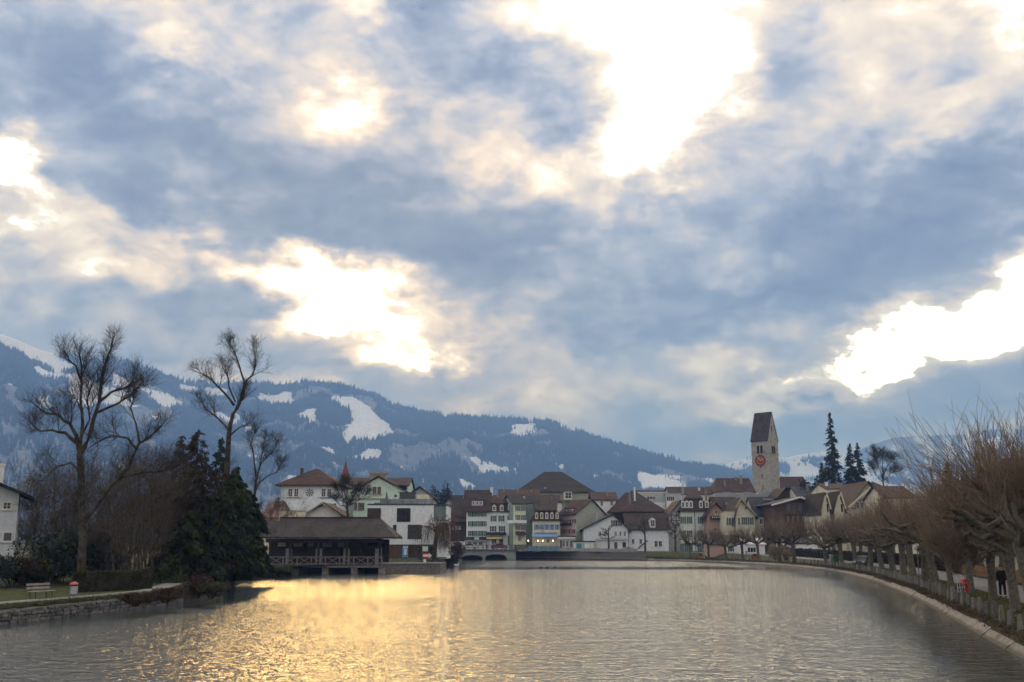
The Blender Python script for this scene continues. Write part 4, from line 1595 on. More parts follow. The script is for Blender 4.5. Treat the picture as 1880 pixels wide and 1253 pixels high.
# -- brown hip roof
h = House('town_house', 'house with steep brown hipped roof and small lean-to roof in the middle of town', z5(415, 0)[0], z5(975, 0)[0], 270, 17, z5(0, 575)[1], z5(0, 378)[1], 'hip', W_brown, R_brown, rl=1.7, oh=.7, shift=-0.1)
h.chimney(*z5(655, 320), 3.2, 14, 4, P_white)
h.chimney(*z5(605, 385), 3, 16, 1)
q = MB()
a, b, c, d_ = [h.loc(at(*z5(*k[:2]), k[2])) for k in ((395, 575, 266), (640, 560, 266), (690, 490, 269), (470, 498, 269))]
q.prism([a, b, c, d_], (0, 0, -.2))
obj('lean_to_roof', q, R_red, h.root)
# -- white gabled riverside house
h = House('gabled_house', 'white riverside house with decorated front gable and long brown side roof', z5(120, 0)[0], z5(585, 0)[0], 250, 12, z5(0, 752)[1], z5(0, 598)[1], 'gy', P_cool, R_brown, oh=.8, shift=.33)
for x in (440, 490):
    h.win(*z5(x, 690), 5, 11, S_grey)
for x in (290, 345, 455, 505, 550):
    h.win(*z5(x, 800), 5, 9)
for x in (290, 320, 350):
    h.panel(z5(x - 13, 0)[0], z5(x + 14, 0)[0], z5(0, 890)[1], z5(0, 958)[1], .08, P_white, 'garage_door')
h.panel(z5(443, 0)[0], z5(475, 0)[0], z5(0, 888)[1], z5(0, 955)[1], .1, W_mid, 'door')
h.panel(z5(530, 0)[0], z5(565, 0)[0], z5(0, 888)[1], z5(0, 950)[1], .1, T_dark, 'door')
h.panel(z5(250, 0)[0], z5(585, 0)[0], z5(0, 842)[1], z5(0, 862)[1], .5, A_white, 'balcony_band')
for k in range(14):
    xx = 262 + k * 23
    h.panel(z5(xx, 0)[0], z5(xx + 6, 0)[0], z5(0, 765)[1], z5(0, 842)[1], .06, T_white, 'wall_batten')
h2 = House('gabled_house', 'white wing with long brown roof and a small cross gable behind the bare street tree', z5(590, 0)[0], z5(1005, 0)[0], 251.5, 12, z5(0, 742)[1], z5(0, 592)[1], 'gx', P_cool, R_brown, oh=.7)
h2.dormer(*z5(842, 690), 8, 12, P_cool, R_brown, out=.5)
for x in (880, 925):
    h2.win(*z5(x, 905), 6.5, 11)
for x in (640, 720):
    h2.win(*z5(x, 880), 5, 9)
h2.timber([(z5(690, 955), z5(790, 870))], .3, name='stair_rail')
gr = House('garage', 'low flat garage with turquoise and pale green doors on the quay', z5(5, 0)[0], z5(243, 0)[0], 249, 4.5, z5(0, 885)[1], z5(0, 885)[1], 'flat', P_grey, A_dark, cat='garage')
for x, c in ((75, mat('door_turquoise', (.03, .24, .26), .6)), (158, P_white), (205, P_lime)):
    gr.panel(z5(x - 25, 0)[0], z5(x + 25, 0)[0], z5(0, 900)[1], z5(0, 958)[1], .08, c, 'door')
gr.panel(z5(20, 0)[0], z5(40, 0)[0], z5(0, 900)[1], z5(0, 955)[1], .06, T_white, 'door_frame')

# -- grey modern flats behind
h = House('modern_house', 'grey modern flat-roofed flats behind the brown hipped roof', z5(705, 0)[0], z5(985, 0)[0], 290, 12, z5(0, 372)[1], 0, 'flat', P_grey, A_white)
h.win(*z5(828, 425), 16, 6.5, bars=(2, 0))
h.win(*z5(868, 425), 4, 6.5)
h.panel(z5(850, 0)[0], z5(985, 0)[0], z5(0, 472)[1], z5(0, 560)[1], .3, P_white, 'lower_wall')
h.win(*z5(905, 505), 6, 9)
h = House('modern_house', 'grey modern upper storey with wide window and white base, beside a steel flue', z5(988, 0)[0], z5(1150, 0)[0], 288, 10, z5(0, 385)[1], 0, 'flat', P_grey, T_metal)
h.win(*z5(1030, 432), 15, 9, bars=(3, 0))
h.panel(z5(990, 0)[0], z5(1098, 0)[0], z5(0, 465)[1], z5(0, 560)[1], .6, P_white, 'lower_wall')
h.chimney(*z5(1153, 250), 2.0, 25, 3, T_metal, False)
h.chimney(*z5(1166, 252), 2.0, 25, 3, T_metal, False)
h = House('background_house', 'long low brown-roofed house on the skyline left of the church tower', z5(1035, 0)[0], z5(1500, 0)[0], 305, 12, z5(0, 390)[1], z5(0, 315)[1], 'gx', P_pink, R_brown, oh=.4)
h.chimney(*z5(1330, 322), 4, 6, 3, P_white)
h.chimney(*z5(1470, 325), 4, 10, 3)
h.chimney(*z5(1390, 310), 4, 8, 5)
h = House('background_house', 'thin dark-roofed house behind the grey flats', z5(660, 0)[0], z5(980, 0)[0], 310, 10, z5(0, 395)[1], z5(0, 352)[1], 'gx', P_pink, R_dark, oh=.4)

# -- half-timbered house
h = House('half_timbered_house', 'half-timbered gable with sweeping brown roof left of the corner mansard house', z5(985, 0)[0], z5(1180, 0)[0], 256, 11, z5(0, 640)[1], z5(0, 455)[1], 'gy', P_white, R_brown, oh=1.3, shift=.55)
h.timber([(z5(990, 660), z5(1140, 660)), (z5(1040, 600), z5(1040, 690)), (z5(1090, 560), z5(1090, 690)), (z5(1045, 655), z5(1090, 610)), (z5(1095, 600), z5(1138, 655)), (z5(1045, 605), z5(1140, 605))], .16)
for x in (1060, 1115):
    h.win(*z5(x, 705), 4.5, 7)
# -- corner mansard
h = House('corner_house', 'pale corner house with brown mansard roof, arched dormers and teal shutters', z5(1140, 0)[0], z5(1425, 0)[0], 248, 14, z5(0, 565)[1], z5(0, 350)[1], 'mansard', P_white, R_brown, yaw=-9, oh=.7, brk=z5(0, 435)[1], rinset=1.4, rl=.6)
h.wall.data.materials[0] = plaster('pale_grey', (.66, .72, .67))
for x in (1162, 1203, 1246, 1350, 1412):
    h.dormer(*z5(x, 495), 4.6, 9, P_white, R_brown)
for x in (1165, 1230, 1345):
    h.win(*z5(x, 658), 4.6, 13, S_teal)
    h.win(*z5(x, 800), 4.6, 12, S_teal)
    h.win(*z5(x, 945), 5, 14, S_teal)
obj('drainpipe', MB().tube([(h.loc(at(*z5(1282, 570), 248)).x, -.1, 0.1), (h.loc(at(*z5(1282, 570), 248)).x, -.1, h.ze)], .07, 6), M_rail, h.root)
h.chimney(*z5(1400, 340), 4, 8, 7)

# -- chalet with balcony
h = House('chalet', 'terracotta chalet with deep brown gable and flower-box balcony', z6(182, 0)[0], z6(308, 0)[0], 244, 12, z6(0, 815)[1], z6(0, 735)[1], 'gy', P_orange, R_brown, oh=1.0, cat='chalet')
h.panel(z6(205, 0)[0], z6(308, 0)[0], z6(0, 828)[1], z6(0, 853)[1], 1.1, W_brown, 'balcony')
for k in range(6):
    h.panel(z6(212 + k * 15, 0)[0], z6(217 + k * 15, 0)[0], z6(0, 832)[1], z6(0, 842)[1], 1.22, T_white, 'flower_pot', under=1.11)
h.win(*z6(245, 800), 5, 7)
h.win(*z6(280, 805), 4, 7)
h.win(*z6(240, 920), 5, 7)
hb = House('chalet', 'brown-roofed wing with skylight between the terracotta chalet and the cream house', z6(250, 0)[0], z6(410, 0)[0], 256, 11, z6(0, 785)[1], z6(0, 700)[1], 'gx', P_cream, R_brown, oh=.4, cat='chalet')
p_, _k = hb.hit('roof', *z6(355, 748))
obj('skylight', MB().box(p_.x - 1.6, p_.x + 1.6, p_.y - 1.6, p_.y + .8, p_.z - .2, p_.z + .6), T_metal, hb.roof)

# -- cream house with green shutters
h = House('cream_house', 'cream house with olive shutters and timber-trimmed front gable', z6(382, 0)[0], z6(518, 0)[0], 236, 12, z6(0, 825)[1], z6(0, 706)[1], 'gy', P_cream, R_slate, oh=.7, shift=-.5)
h.win(*z6(405, 865), 4.5, 13)
for x in (443, 487):
    h.win(*z6(x, 862), 5, 14, S_olive)
h.win(*z6(455, 772), 6, 6)
M_verge_b = mat('bargeboard_ochre', (.42, .33, .16), .8, .1, 1.)
h.timber([(z6(378, 768), z6(414, 708)), (z6(416, 708), z6(520, 826))], .3, matr=M_verge_b, name='bargeboard', out=.85)
h = House('cream_house', 'low cream wing with olive shutters and ochre flat eave', z6(312, 0)[0], z6(381, 0)[0], 237, 9, z6(0, 800)[1], 0, 'flat', P_cream, M_verge_b)
h.win(*z6(343, 866), 6, 14, S_olive)
h = House('cream_house', 'long slate-roofed cream wing behind the bare plane trees', z6(520, 0)[0], z6(690, 0)[0], 238, 12, z6(0, 826)[1], z6(0, 700)[1], 'gx', P_cream, R_slate, oh=.3)
for x in (560, 600, 650):
    h.win(*z6(x, 865), 6, 9)
p_, _k = h.hit('roof', *z6(598, 714))
obj('skylight', MB().box(p_.x - .9, p_.x + .9, p_.y - .7, p_.y + .7, p_.z - .1, p_.z + .2), T_metal, h.roof)

# -- timber house with white bargeboards
h = House('timber_house', 'brown timber house with white bargeboards and tall glazed gable', z6(655, 0)[0], z6(908, 0)[0], 228, 12, z6(0, 742)[1], z6(0, 700)[1], 'gy', W_mid, R_brown, oh=1.0, shift=.32)
h.timber([(z6(622, 752), z6(822, 697)), (z6(828, 697), z6(944, 746))], .42, matr=T_white, name='bargeboard', out=1.15)
for x in (752, 790, 830, 866):
    h.win(*z6(x, 768), 8, 18, bars=(0, 0), pane=G_lit, trim=W_mid, name='tall_window', sill=False)
h.panel(z6(722, 0)[0], z6(905, 0)[0], z6(0, 815)[1], z6(0, 872)[1], 1.2, W_brown, 'balcony')
for k in range(5):
    h.panel(z6(735 + k * 34, 0)[0], z6(741 + k * 34, 0)[0], z6(0, 830)[1], z6(0, 870)[1], 1.25, T_trim, 'balcony_board', under=1.21)
for x in (684, 700, 716):
    p_, _k = h.hit('front', *z6(x, 712))
h = House('timber_house', 'grey-roofed side wing right of the white-bargeboard timber house', z6(912, 0)[0], z6(1006, 0)[0], 234, 9, z6(0, 792)[1], z6(0, 700)[1], 'gx', W_mid, R_slate, oh=.3)

# -- half-timbered farmhouse with twin dormers
h = House('farmhouse', 'cream half-timbered farmhouse with red-brown half-hipped roof and twin narrow gables', z6(1150, 0)[0], z6(1492, 0)[0], 215, 15, z6(0, 790)[1], z6(0, 590)[1], 'gy', P_cream, R_red, oh=1.0)
h.roof.data.materials[0] = R_brown
# clipped gable: small roof plane closing the top
k1, k2 = h.hit('front', *z6(1300, 632))[0], h.hit('front', *z6(1424, 632))[0]
q = MB()
ztop = h.zr + .35
q.prism([(k1.x, -1.2, k1.z), (k2.x, -1.2, k1.z), ((k1.x + k2.x) / 2, 2.4, ztop)], (0, 0, -.25))
obj('half_hip_roof', q, R_red, h.roof)
h.timber([(z6(1155, 770), z6(1310, 630)), (z6(1330, 628), z6(1490, 768))], .38, matr=P_cream, name='bargeboard', out=1.15)
for x in (1318, 1354, 1390):
    h.win(*z6(x, 660), 7, 9)
for x in (1235, 1262, 1289, 1330, 1370, 1410):
    h.win(*z6(x, 752), 5.4, 10)
h.timber([(z6(1215, 715), z6(1445, 715)), (z6(1190, 775), z6(1470, 775)), (z6(1300, 690), z6(1420, 690))], .14)
for k in range(10):
    x = 1225 + k * 24
    h.timber([(z6(x, 716), z6(x + (10 if k % 2 else -8), 775))], .1)
for x0, x1, ya, nm in ((985, 1042, 668, 'narrow cream gable with dark door slot, left of the pair'), (1075, 1146, 660, 'narrow cream gable with dark door slot, beside the half-timbered gable')):
    g2 = House('gabled_wing', nm, z6(x0, 0)[0], z6(x1, 0)[0], 213, 13, z6(0, 775)[1], z6(0, ya)[1], 'gy', P_cream, R_dark, oh=.35, cat='house wing', group='twin gables of the farmhouse')
    g2.panel(z6(x0 + (x1 - x0) * .58, 0)[0], z6(x0 + (x1 - x0) * .76, 0)[0], z6(0, 745)[1], z6(0, 800)[1], .06, T_dark, 'door')
    xm, zt_ = 0, g2.zr
    fin = MB().lathe([(.10, 0), (.05, .8), (.11, .95), (.04, 1.1), (.015, 2.6)], 8, 0, (0, 5.0, zt_ + .15))
    obj('finial', fin, T_metal, g2.roof)
    bb = [(x0, 780), ((x0 + x1) / 2, ya + 2), (x1, 780)]
    g2.timber([(z6(*bb[0]), z6(*bb[1])), (z6(*bb[1]), z6(*bb[2]))], .22, matr=P_yellow, name='bargeboard', out=.48)
h = House('background_house', 'red-roofed house behind the twin narrow gables', z6(1030, 0)[0], z6(1180, 0)[0], 238, 12, z6(0, 640)[1], z6(0, 606)[1], 'gx', P_cream, R_red, oh=.3)
h.chimney(*z6(1016, 595), 5, 9, 3, P_white)
h = House('background_house', 'long red-brown roof right of the farmhouse above the plane trees', z6(1440, 0)[0], z6(1640, 0)[0], 200, 12, z6(0, 700)[1], z6(0, 625)[1], 'gx', P_cream, R_red, oh=.4)
h = House('villa', 'broad brown hipped roof half hidden by plane-tree shoots at the far right', 1895, 2130, 105, 14, 895, 845, 'hip', P_cream, R_brown, oh=1.0, rl=5.5, cat='villa')
h.win(1930, 930, 14, 20)
h.win(1980, 930, 14, 20)

# -- church tower
Yt = 320
tw = (at(*z6(612, 400), Yt).x - at(*z6(516, 400), Yt).x) / math.cos(R(45)) * .985
tx = at(*z6(611, 400), Yt).x
zb = 1.8
zs = at(*z6(0, 390), Yt).z - zb
zev = at(*z6(0, 288), Yt).z - zb
zrd = at(*z6(0, 108), Yt + 3).z - zb
M_tower = mat('tower_rubble', (0.42, 0.40, 0.36), 0.9, 0.55, 0.9, 0.2, 0.9, 2.2, col2=(0.28, 0.265, 0.235))
tr_ = thing('church_tower', 'square stone church tower with steep saddle roof and red clock', 'tower', (tx, Yt, zb), R(-45))
hw = tw
# local axes: corner nearest the camera at the origin; faces run along -x... left face = x<0 side, right face = y>0 side
q = MB().box(-hw, 0, 0, hw, -.3, zev)
# gable walls on the +x... right-hand and far faces
ym = hw / 2
q.prism([(0, 0, zev), (0, hw, zev), (0, ym, zrd - .3)], (-.5, 0, 0))
q.prism([(-hw, 0, zev), (-hw, ym, zrd - .3), (-hw, hw, zev)], (.5, 0, 0))
obj('shaft', q, M_tower, tr_)
M_shingle = roofmat('tower_shingles', (0.066, 0.056, 0.055))
q = MB()
for sy in (-1, 1):
    y0 = -.25 if sy < 0 else hw + .25
    zz = zev - .25 * (zrd - zev) / ym
    pts = [(-hw - .15, y0, zz), (.15, y0, zz), (.15, ym, zrd), (-hw - .15, ym, zrd)]
    q.prism(pts if sy < 0 else pts[::-1], (0, 0, .3))
obj('roof', q, M_shingle, tr_)
q = MB().box(-hw - .12, .12, -.12, hw + .12, zs - .12, zs + .12)
obj('string_course', q, T_trim, tr_)
FL = Matrix(((1, 0, 0, 0), (0, -1, 0, 0), (0, 0, 1, 0), (0, 0, 0, 1)))        # left face: u along x, out = -y
FR = Matrix(((0, 1, 0, 0), (1, 0, 0, 0), (0, 0, 1, 0), (0, 0, 0, 1)))         # right face: u along y, out = +x
zc = at(*z6(0, 360), Yt).z - zb
for M_, sg in ((FL, -1), (FR, 1)):
    for u in (.40, .60):
        uu = sg * hw * u if sg < 0 else hw * u
        for_w = MB()
        pts = [(uu - .42, .004, zc - 1.3), (uu + .42, .004, zc - 1.3)] + [(uu + math.cos(a) * .42, .004, zc + .9 + math.sin(a) * .42) for a in [math.pi * i / 6 for i in range(7)]]
        for_w.prism([M_ @ Vector(p_) for p_ in pts], M_.to_3x3() @ Vector((0, .03, 0)))
        o = obj('belfry_opening', for_w, T_dark, tr_)
        sl_ = MB()
        for i_ in range(4):
            z0_ = zc - 1.1 + i_ * .5
            sl_.box(uu - .38, uu + .38, .035, .10, z0_, z0_ + .09, 0, M_)
        obj('louvre', sl_, W_brown, o)
        obj('colonnette', MB().box(uu + .46, uu + .54, .004, .12, zc - 1.3, zc + .9, 0, M_), T_trim, o)
for (y_, M_, u, wdt, hgt_) in ((547, FL, -.44, .3, 1.5), (628, FL, -.42, .25, 1.5)):
    zz = at(*z6(0, y_), Yt).z - zb
    obj('slit_window', MB().box(hw * u - wdt / 2, hw * u + wdt / 2, .003, .03, zz - hgt_ / 2, zz + hgt_ / 2, 0, M_), T_dark, tr_)
zz = at(*z6(0, 215), Yt).z - zb
obj('slit_window', MB().box(hw * .45 - .2, hw * .45 + .2, .003, .03, zz - 1.0, zz + 1.0, 0, FR), T_dark, tr_)
# clock on the left face
zz = at(*z6(0, 437), Yt).z - zb
uc = -hw * .49
rc = 1.72
M_red = mat('clock_red', (0.28, 0.05, 0.035), 0.6, 0.15, 1.5)
M_gold = mat('clock_gold', (0.75, 0.50, 0.12), 0.4)
M_blk = mat('clock_black', (0.02, 0.02, 0.02), 0.6)


def ring(M_, uc, zc, r0, r1, out0, out1, n=32):
    q = MB()
    for k in range(n):
        a0, a1 = 2 * math.pi * k / n, 2 * math.pi * (k + 1) / n
        pts = [(uc + r1 * math.cos(a0), out0, zc + r1 * math.sin(a0)), (uc + r1 * math.cos(a1), out0, zc + r1 * math.sin(a1)), (uc + r0 * math.cos(a1), out0, zc + r0 * math.sin(a1)), (uc + r0 * math.cos(a0), out0, zc + r0 * math.sin(a0))]
        q.prism([M_ @ Vector(p_) for p_ in pts], M_.to_3x3() @ Vector((0, out1 - out0, 0)))
    return q


pts = [FL @ Vector((uc + rc * math.cos(a), .004, zz + rc * math.sin(a))) for a in [2 * math.pi * k / 32 for k in range(32)]]
ck = obj('clock_face', MB().prism(pts, FL.to_3x3() @ Vector((0, .08, 0))), M_red, tr_)
obj('clock_rim', ring(FL, uc, zz, rc, rc + .12, .004, .12), M_blk, ck)
obj('chapter_ring', ring(FL, uc, zz, rc * .62, rc * .67, .085, .10), M_gold, ck)
for k in range(12):
    a = 2 * math.pi * k / 12
    ca, sa = math.cos(a), math.sin(a)
    p0 = FL @ Vector((uc + ca * rc * .72, .10, zz + sa * rc * .72))
    p1 = FL @ Vector((uc + ca * rc * .93, .10, zz + sa * rc * .93))
    obj('hour_mark', MB().bar(p0, p1, .06, .24), M_blk, ck)
for (a, L) in ((R(62), rc * .60), (R(-38), rc * .9)):
    p0 = FL @ Vector((uc, .13, zz))
    p1 = FL @ Vector((uc + math.sin(a) * L, .13, zz + math.cos(a) * L))
    obj('clock_hand', MB().bar(p0, p1, .05, .2), M_gold, ck)
pts = [(uc - .35, .004, zz - rc - .1), (uc + .35, .004, zz - rc - .1), (uc, .004, zz - rc - .85)]
obj('clock_pendant', MB().prism([FL @ Vector(p_) for p_ in pts][::-1], FL.to_3x3() @ Vector((0, .06, 0))), M_red, tr_)

# church nave and houses round the tower
h = House('church_nave', 'long brown church roof right of the stone tower', z6(715, 0)[0], z6(900, 0)[0], 326, 12, z6(0, 640)[1], z6(0, 557)[1], 'gx', P_grey, R_red, oh=.4, cat='church')
h = House('background_house', 'brown hip-gabled house immediately left of the stone tower', z6(255, 0)[0], z6(524, 0)[0], 300, 14, z6(0, 665)[1], z6(0, 568)[1], 'hip', P_cream, R_red, oh=.4, rl=5, shift=.15)
h.chimney(*z6(418, 548), 4.5, 8, 4)
h.chimney(*z6(306, 580), 4, 8, 3)
h.chimney(*z6(385, 558), 5, 5, 6)
sh_ = thing('market_hall', 'pale blue-grey rippled sheet-metal roofs in front of the church tower', 'hall', (0, 282, 1.8))
q = MB()
for (xa, xb) in ((248, 398), (400, 530), (532, 670)):
    a, b = at(*z6(xa, 690), 282), at(*z6(xb, 690), 282)
    zt0, ztm = at(*z6(0, 672), 282).z - 1.8, at(*z6(0, 659), 282).z - 1.8
    pts = [(a.x, 0, zt0 - 3)] + [(b.x, 0, zt0 - 3)] + [(b.x + (a.x - b.x) * k / 10, 0, zt0 + (ztm - zt0) * math.sin(math.pi * k / 10)) for k in range(11)]
    obj('vaulted_roof', MB().prism(pts, (0, 12, 0)), T_metal, sh_)
a, b = at(*z6(250, 690), 282), at(*z6(668, 690), 282)
obj('wall', MB().box(a.x, b.x, .3, 11, 0, at(*z6(0, 690), 282).z - 1.8), P_grey, sh_)
h = House('background_house', 'dark gabled house directly right of the tower foot', z6(690, 0)[0], z6(830, 0)[0], 270, 12, z6(0, 690)[1], z6(0, 630)[1], 'gy', W_brown, R_dark, oh=.6, shift=-.2)
h = House('background_house', 'grey-brown roofed house with dormer in front of the church nave', z6(830, 0)[0], z6(1000, 0)[0], 262, 12, z6(0, 690)[1], z6(0, 625)[1], 'gx', P_cream, R_slate, oh=.5)
h.dormer(*z6(965, 668), 4, 5, W_brown, R_brown)
h.chimney(*z6(880, 612), 3.5, 6, 3)
# -- promenade houses seen under the trees
h = House('garden_pavilion', 'white garden pavilion with scalloped awning behind the plane trees', 1364, 1402, 205, 6, 1000, 990, 'gx', P_white, A_white, oh=.3, cat='pavilion')
h.win(1380, 1010, 16, 10, bars=(2, 0))
h = House('low_house', 'low white house with dark windows behind the promenade', 1330, 1364, 215, 7, 996, 985, 'gx', P_white, R_slate, oh=.3)
h.win(1342, 1008, 5, 10, S_teal)
h = House('low_house', 'long low white garden house behind the plane trees and dark fence', 1440, 1500, 200, 7, 998, 990, 'gx', P_white, R_slate, oh=.3)
for x in (1452, 1470, 1488):
    h.win(x, 1010, 7, 8)
h = House('low_house', 'low terracotta garden house behind the first plane trees', 1300, 1328, 212, 6, 1000, 990, 'gx', P_orange, R_brown, oh=.3)

# ---- buildings on the left: villa, mansion, white cube, covered lock
h = House('villa', 'white villa with brown hipped roof and round wall ornament above the covered lock', z3(208, 0)[0], z3(705, 0)[0], 190, 13, z3(0, 350)[1], z3(0, 208)[1], 'hip', P_cool, R_red, oh=1.0, rl=.3, cat='villa', zb=1.7)
for x in (305, 357, 598, 648):
    h.win(*z3(x, 410), 8.0, 15, trim=T_white, bars=(1, 2))
h.panel(z3(272, 0)[0], z3(388, 0)[0], z3(0, 447)[1], z3(0, 455)[1], .25, T_trim, 'sill_band')
h.panel(z3(565, 0)[0], z3(680, 0)[0], z3(0, 447)[1], z3(0, 455)[1], .25, T_trim, 'sill_band')
for x in (650, 697):
    h.win(*z3(x, 532), 7, 13, bars=(1, 2))
h.chimney(*z3(407, 200), 5, 7, 5, M_rail)
p_, k_ = h.hit('front', *z3(474, 408))
orn = MB()
for i in range(8):
    a = math.pi * i / 4
    orn.bar((p_.x + math.cos(a) * .12, -.05, p_.z + math.sin(a) * .12), (p_.x + math.cos(a) * .62, -.05, p_.z + math.sin(a) * .62), .06, .09)
    c_ = (p_.x + math.cos(a) * .62, -.05, p_.z + math.sin(a) * .62)
    orn.box(c_[0] - .12, c_[0] + .12, -.08, -.004, c_[2] - .12, c_[2] + .12)
obj('wall_ornament', orn, mat('wrought_iron', (.05, .055, .07), .6), h.root)

h = House('garden_house', 'low white gabled house with weathered front behind the covered lock', z3(440, 0)[0], z3(745, 0)[0], 165, 9, z3(0, 600)[1], z3(0, 505)[1], 'gy', P_white, R_brown, oh=.7)
h.timber([(z3(432, 608), z3(590, 503)), (z3(592, 503), z3(748, 612))], .25, matr=T_trim, name='bargeboard', out=.85)
h = House('garden_house', 'pink-roofed low house left of the villa', z3(60, 0)[0], z3(212, 0)[0], 175, 9, z3(0, 640)[1], z3(0, 495)[1], 'hip', P_yellow, R_pink, oh=.4, rl=2)
w_ = thing('garden_wall', 'beige garden wall between the pink roof and the low white gable', 'wall', (0, 160, 1.5))
a, b = at(*z3(205, 575), 160), at(*z3(435, 575), 160)
obj('wall', MB().box(a.x, b.x, 0, .4, -.3, a.z - 1.5), P_yellow, w_)
obj('coping', MB().box(a.x - .1, b.x + .1, -.08, .48, a.z - 1.497, a.z - 1.35), T_trim, w_)

sp = thing('church_spire', 'thin red-brown church spire with cross behind the mansion', 'spire', (at(*z3(790, 285), 235).x, 235, 1.8))
zt, zk, zc = [at(*z3(790, y_), 235).z - 1.8 for y_ in (130, 285, 88)]
obj('belfry', MB().box(-.95, .95, -.95, .95, -.3, zk), W_brown, sp)
obj('spire', MB().lathe([(1.15, zk), (.75, zk + (zt - zk) * .3), (.06, zt)], 8), mat('spire_red', (.16, .055, .045), .8, .2, 1), sp)
c_ = MB().bar((0, 0, zt - .2), (0, 0, zc), .07).bar((-.35, 0, zt + (zc - zt) * .6), (.35, 0, zt + (zc - zt) * .6), .06)
obj('cross', c_, M_rail, sp)

h = House('mansion', 'pale green mansion with stepped gable trim and arched upper window', z3(858, 0)[0], z3(1312, 0)[0], 200, 14, z3(0, 398)[1], z3(0, 268)[1], 'gy', P_mint, R_brown, oh=.55, cat='mansion', zb=1.8, shift=-.05)
mnt = plaster('light_mint', (.56, .66, .55))
for i, (x, y) in enumerate(((1020, 320), (985, 345), (950, 368), (912, 388))):
    h.panel(z3(x, 0)[0], z3(x + 40, 0)[0], z3(0, y)[1], z3(0, y + 10)[1], .1, mnt, 'gable_step')
for i, (x, y) in enumerate(((1080, 320), (1118, 338), (1155, 358), (1195, 380))):
    h.panel(z3(x, 0)[0], z3(x + 40, 0)[0], z3(0, y)[1], z3(0, y + 10)[1], .1, mnt, 'gable_step')
h.panel(z3(860, 0)[0], z3(1310, 0)[0], z3(0, 458)[1], z3(0, 470)[1], .2, T_trim, 'string_course')
for x in (1050, 1090):
    h.win(*z3(x, 388), 7.0, 13, trim=T_trim, bars=(1, 2))
h.panel(z3(1028, 0)[0], z3(1114, 0)[0], z3(0, 420)[1], z3(0, 430)[1], .2, T_trim, 'window_sill')
pz_, _k = h.hit('front', *z3(1070, 358))
arc = MB()
for i in range(8):
    a0, a1 = math.pi * i / 8, math.pi * (i + 1) / 8
    arc.bar((pz_.x + math.cos(a0) * 2.0, -.06, pz_.z + math.sin(a0) * .95), (pz_.x + math.cos(a1) * 2.0, -.06, pz_.z + math.sin(a1) * .95), .12, .3)
obj('window_arch', arc, mnt, h.root)
for x in (882, 918, 945, 1060, 1088, 1240):
    h.win(*z3(x, 530), 6.0, 13, trim=T_trim, bars=(1, 2))
for x in (905, 1235):
    h.win(*z3(x, 440), 5, 6, trim=T_trim)
ped, _k = h.hit('front', *z3(1075, 290))
pd_top = h.hit('front', *z3(1075, 228))[0].z
q = MB().box(ped.x - 1.5, ped.x + 1.5, .3, 1.8, ped.z - 1.2, pd_top - .3).box(ped.x - 1.85, ped.x + 1.85, .05, 2.05, pd_top - .297, pd_top + .1)
obj('gable_pedestal', q, T_trim, h.root)
h = House('mansion_wing', 'long brown roof wing behind the pale green gable', z3(755, 0)[0], z3(1338, 0)[0], 206, 12, z3(0, 348)[1], z3(0, 287)[1], 'gx', P_mint, R_brown, oh=.3, cat='house wing')
h.panel(z3(1240, 0)[0], z3(1335, 0)[0], z3(0, 352)[1], z3(0, 385)[1], .1, T_dark, 'loggia')
h = House('background_house', 'brown gabled house right of the mansion behind the white cube', z3(1320, 0)[0], z3(1565, 0)[0], 215, 11, z3(0, 450)[1], z3(0, 360)[1], 'gy', P_grey, R_brown, oh=.6)
h = House('background_house', 'far small roofs behind the white cube and its glass corner', z3(1640, 0)[0], z3(1800, 0)[0], 300, 10, z3(0, 500)[1], z3(0, 445)[1], 'gx', P_white, R_brown, oh=.6)
h.chimney(*z3(1770, 425), 3, 8, 2)

# white cube
CY = 172
h = House('white_cube_house', 'modern white flat-roofed block with large square dark windows', z3(985, 0)[0], z3(1568, 0)[0], CY, 13, z3(0, 520)[1], 0, 'flat', plaster('bright', (.78, .83, .86)), M_rail, cat='building', zb=1.55)
fr_ = mat('bronze_frame', (.05, .04, .035), .5)
for (x, y, w, hh, pn) in ((1045, 590, 25, 18, mat('brown_glass', (.05, .035, .028), .2, .3, .5, .5)), (1306, 607, 25, 25, mat('black_blind', (.014, .012, .014), .5)), (1226, 755, 6.4, 25, glass('grey_glass', (.05, .06, .065), .15)), (1404, 756, 26, 26, glass('grey_glass'))):
    h.win(*z3(x, y), w, hh, pane=pn, trim=fr_, bars=(0, 0) if w < 20 or y < 600 else (2, 0), name='square_window', sill=False)
# timber-clad ground floor; the shade of its recess is painted as a dark strip
h.panel(z3(1120, 0)[0], z3(1568, 0)[0], z3(0, 868)[1], z3(0, 878)[1], .15, T_dark, 'painted_shade_strip')
h.panel(z3(1120, 0)[0], z3(1300, 0)[0], z3(0, 880)[1], z3(0, 990)[1], .05, W_mid, 'timber_cladding')
h.panel(z3(1345, 0)[0], z3(1440, 0)[0], z3(0, 880)[1], z3(0, 990)[1], .05, W_brown, 'timber_cladding')
h.panel(z3(1440, 0)[0], z3(1566, 0)[0], z3(0, 880)[1], z3(0, 990)[1], .05, T_dark, 'doorway')
h.panel(z3(1297, 0)[0], z3(1343, 0)[0], z3(0, 897)[1], z3(0, 985)[1], .5, mat('blue_panel', (.08, .36, .62), .5, .1, 1), 'blue_board')
h.panel(z3(1312, 0)[0], z3(1334, 0)[0], z3(0, 905)[1], z3(0, 960)[1], .53, T_white, 'poster', under=.503)
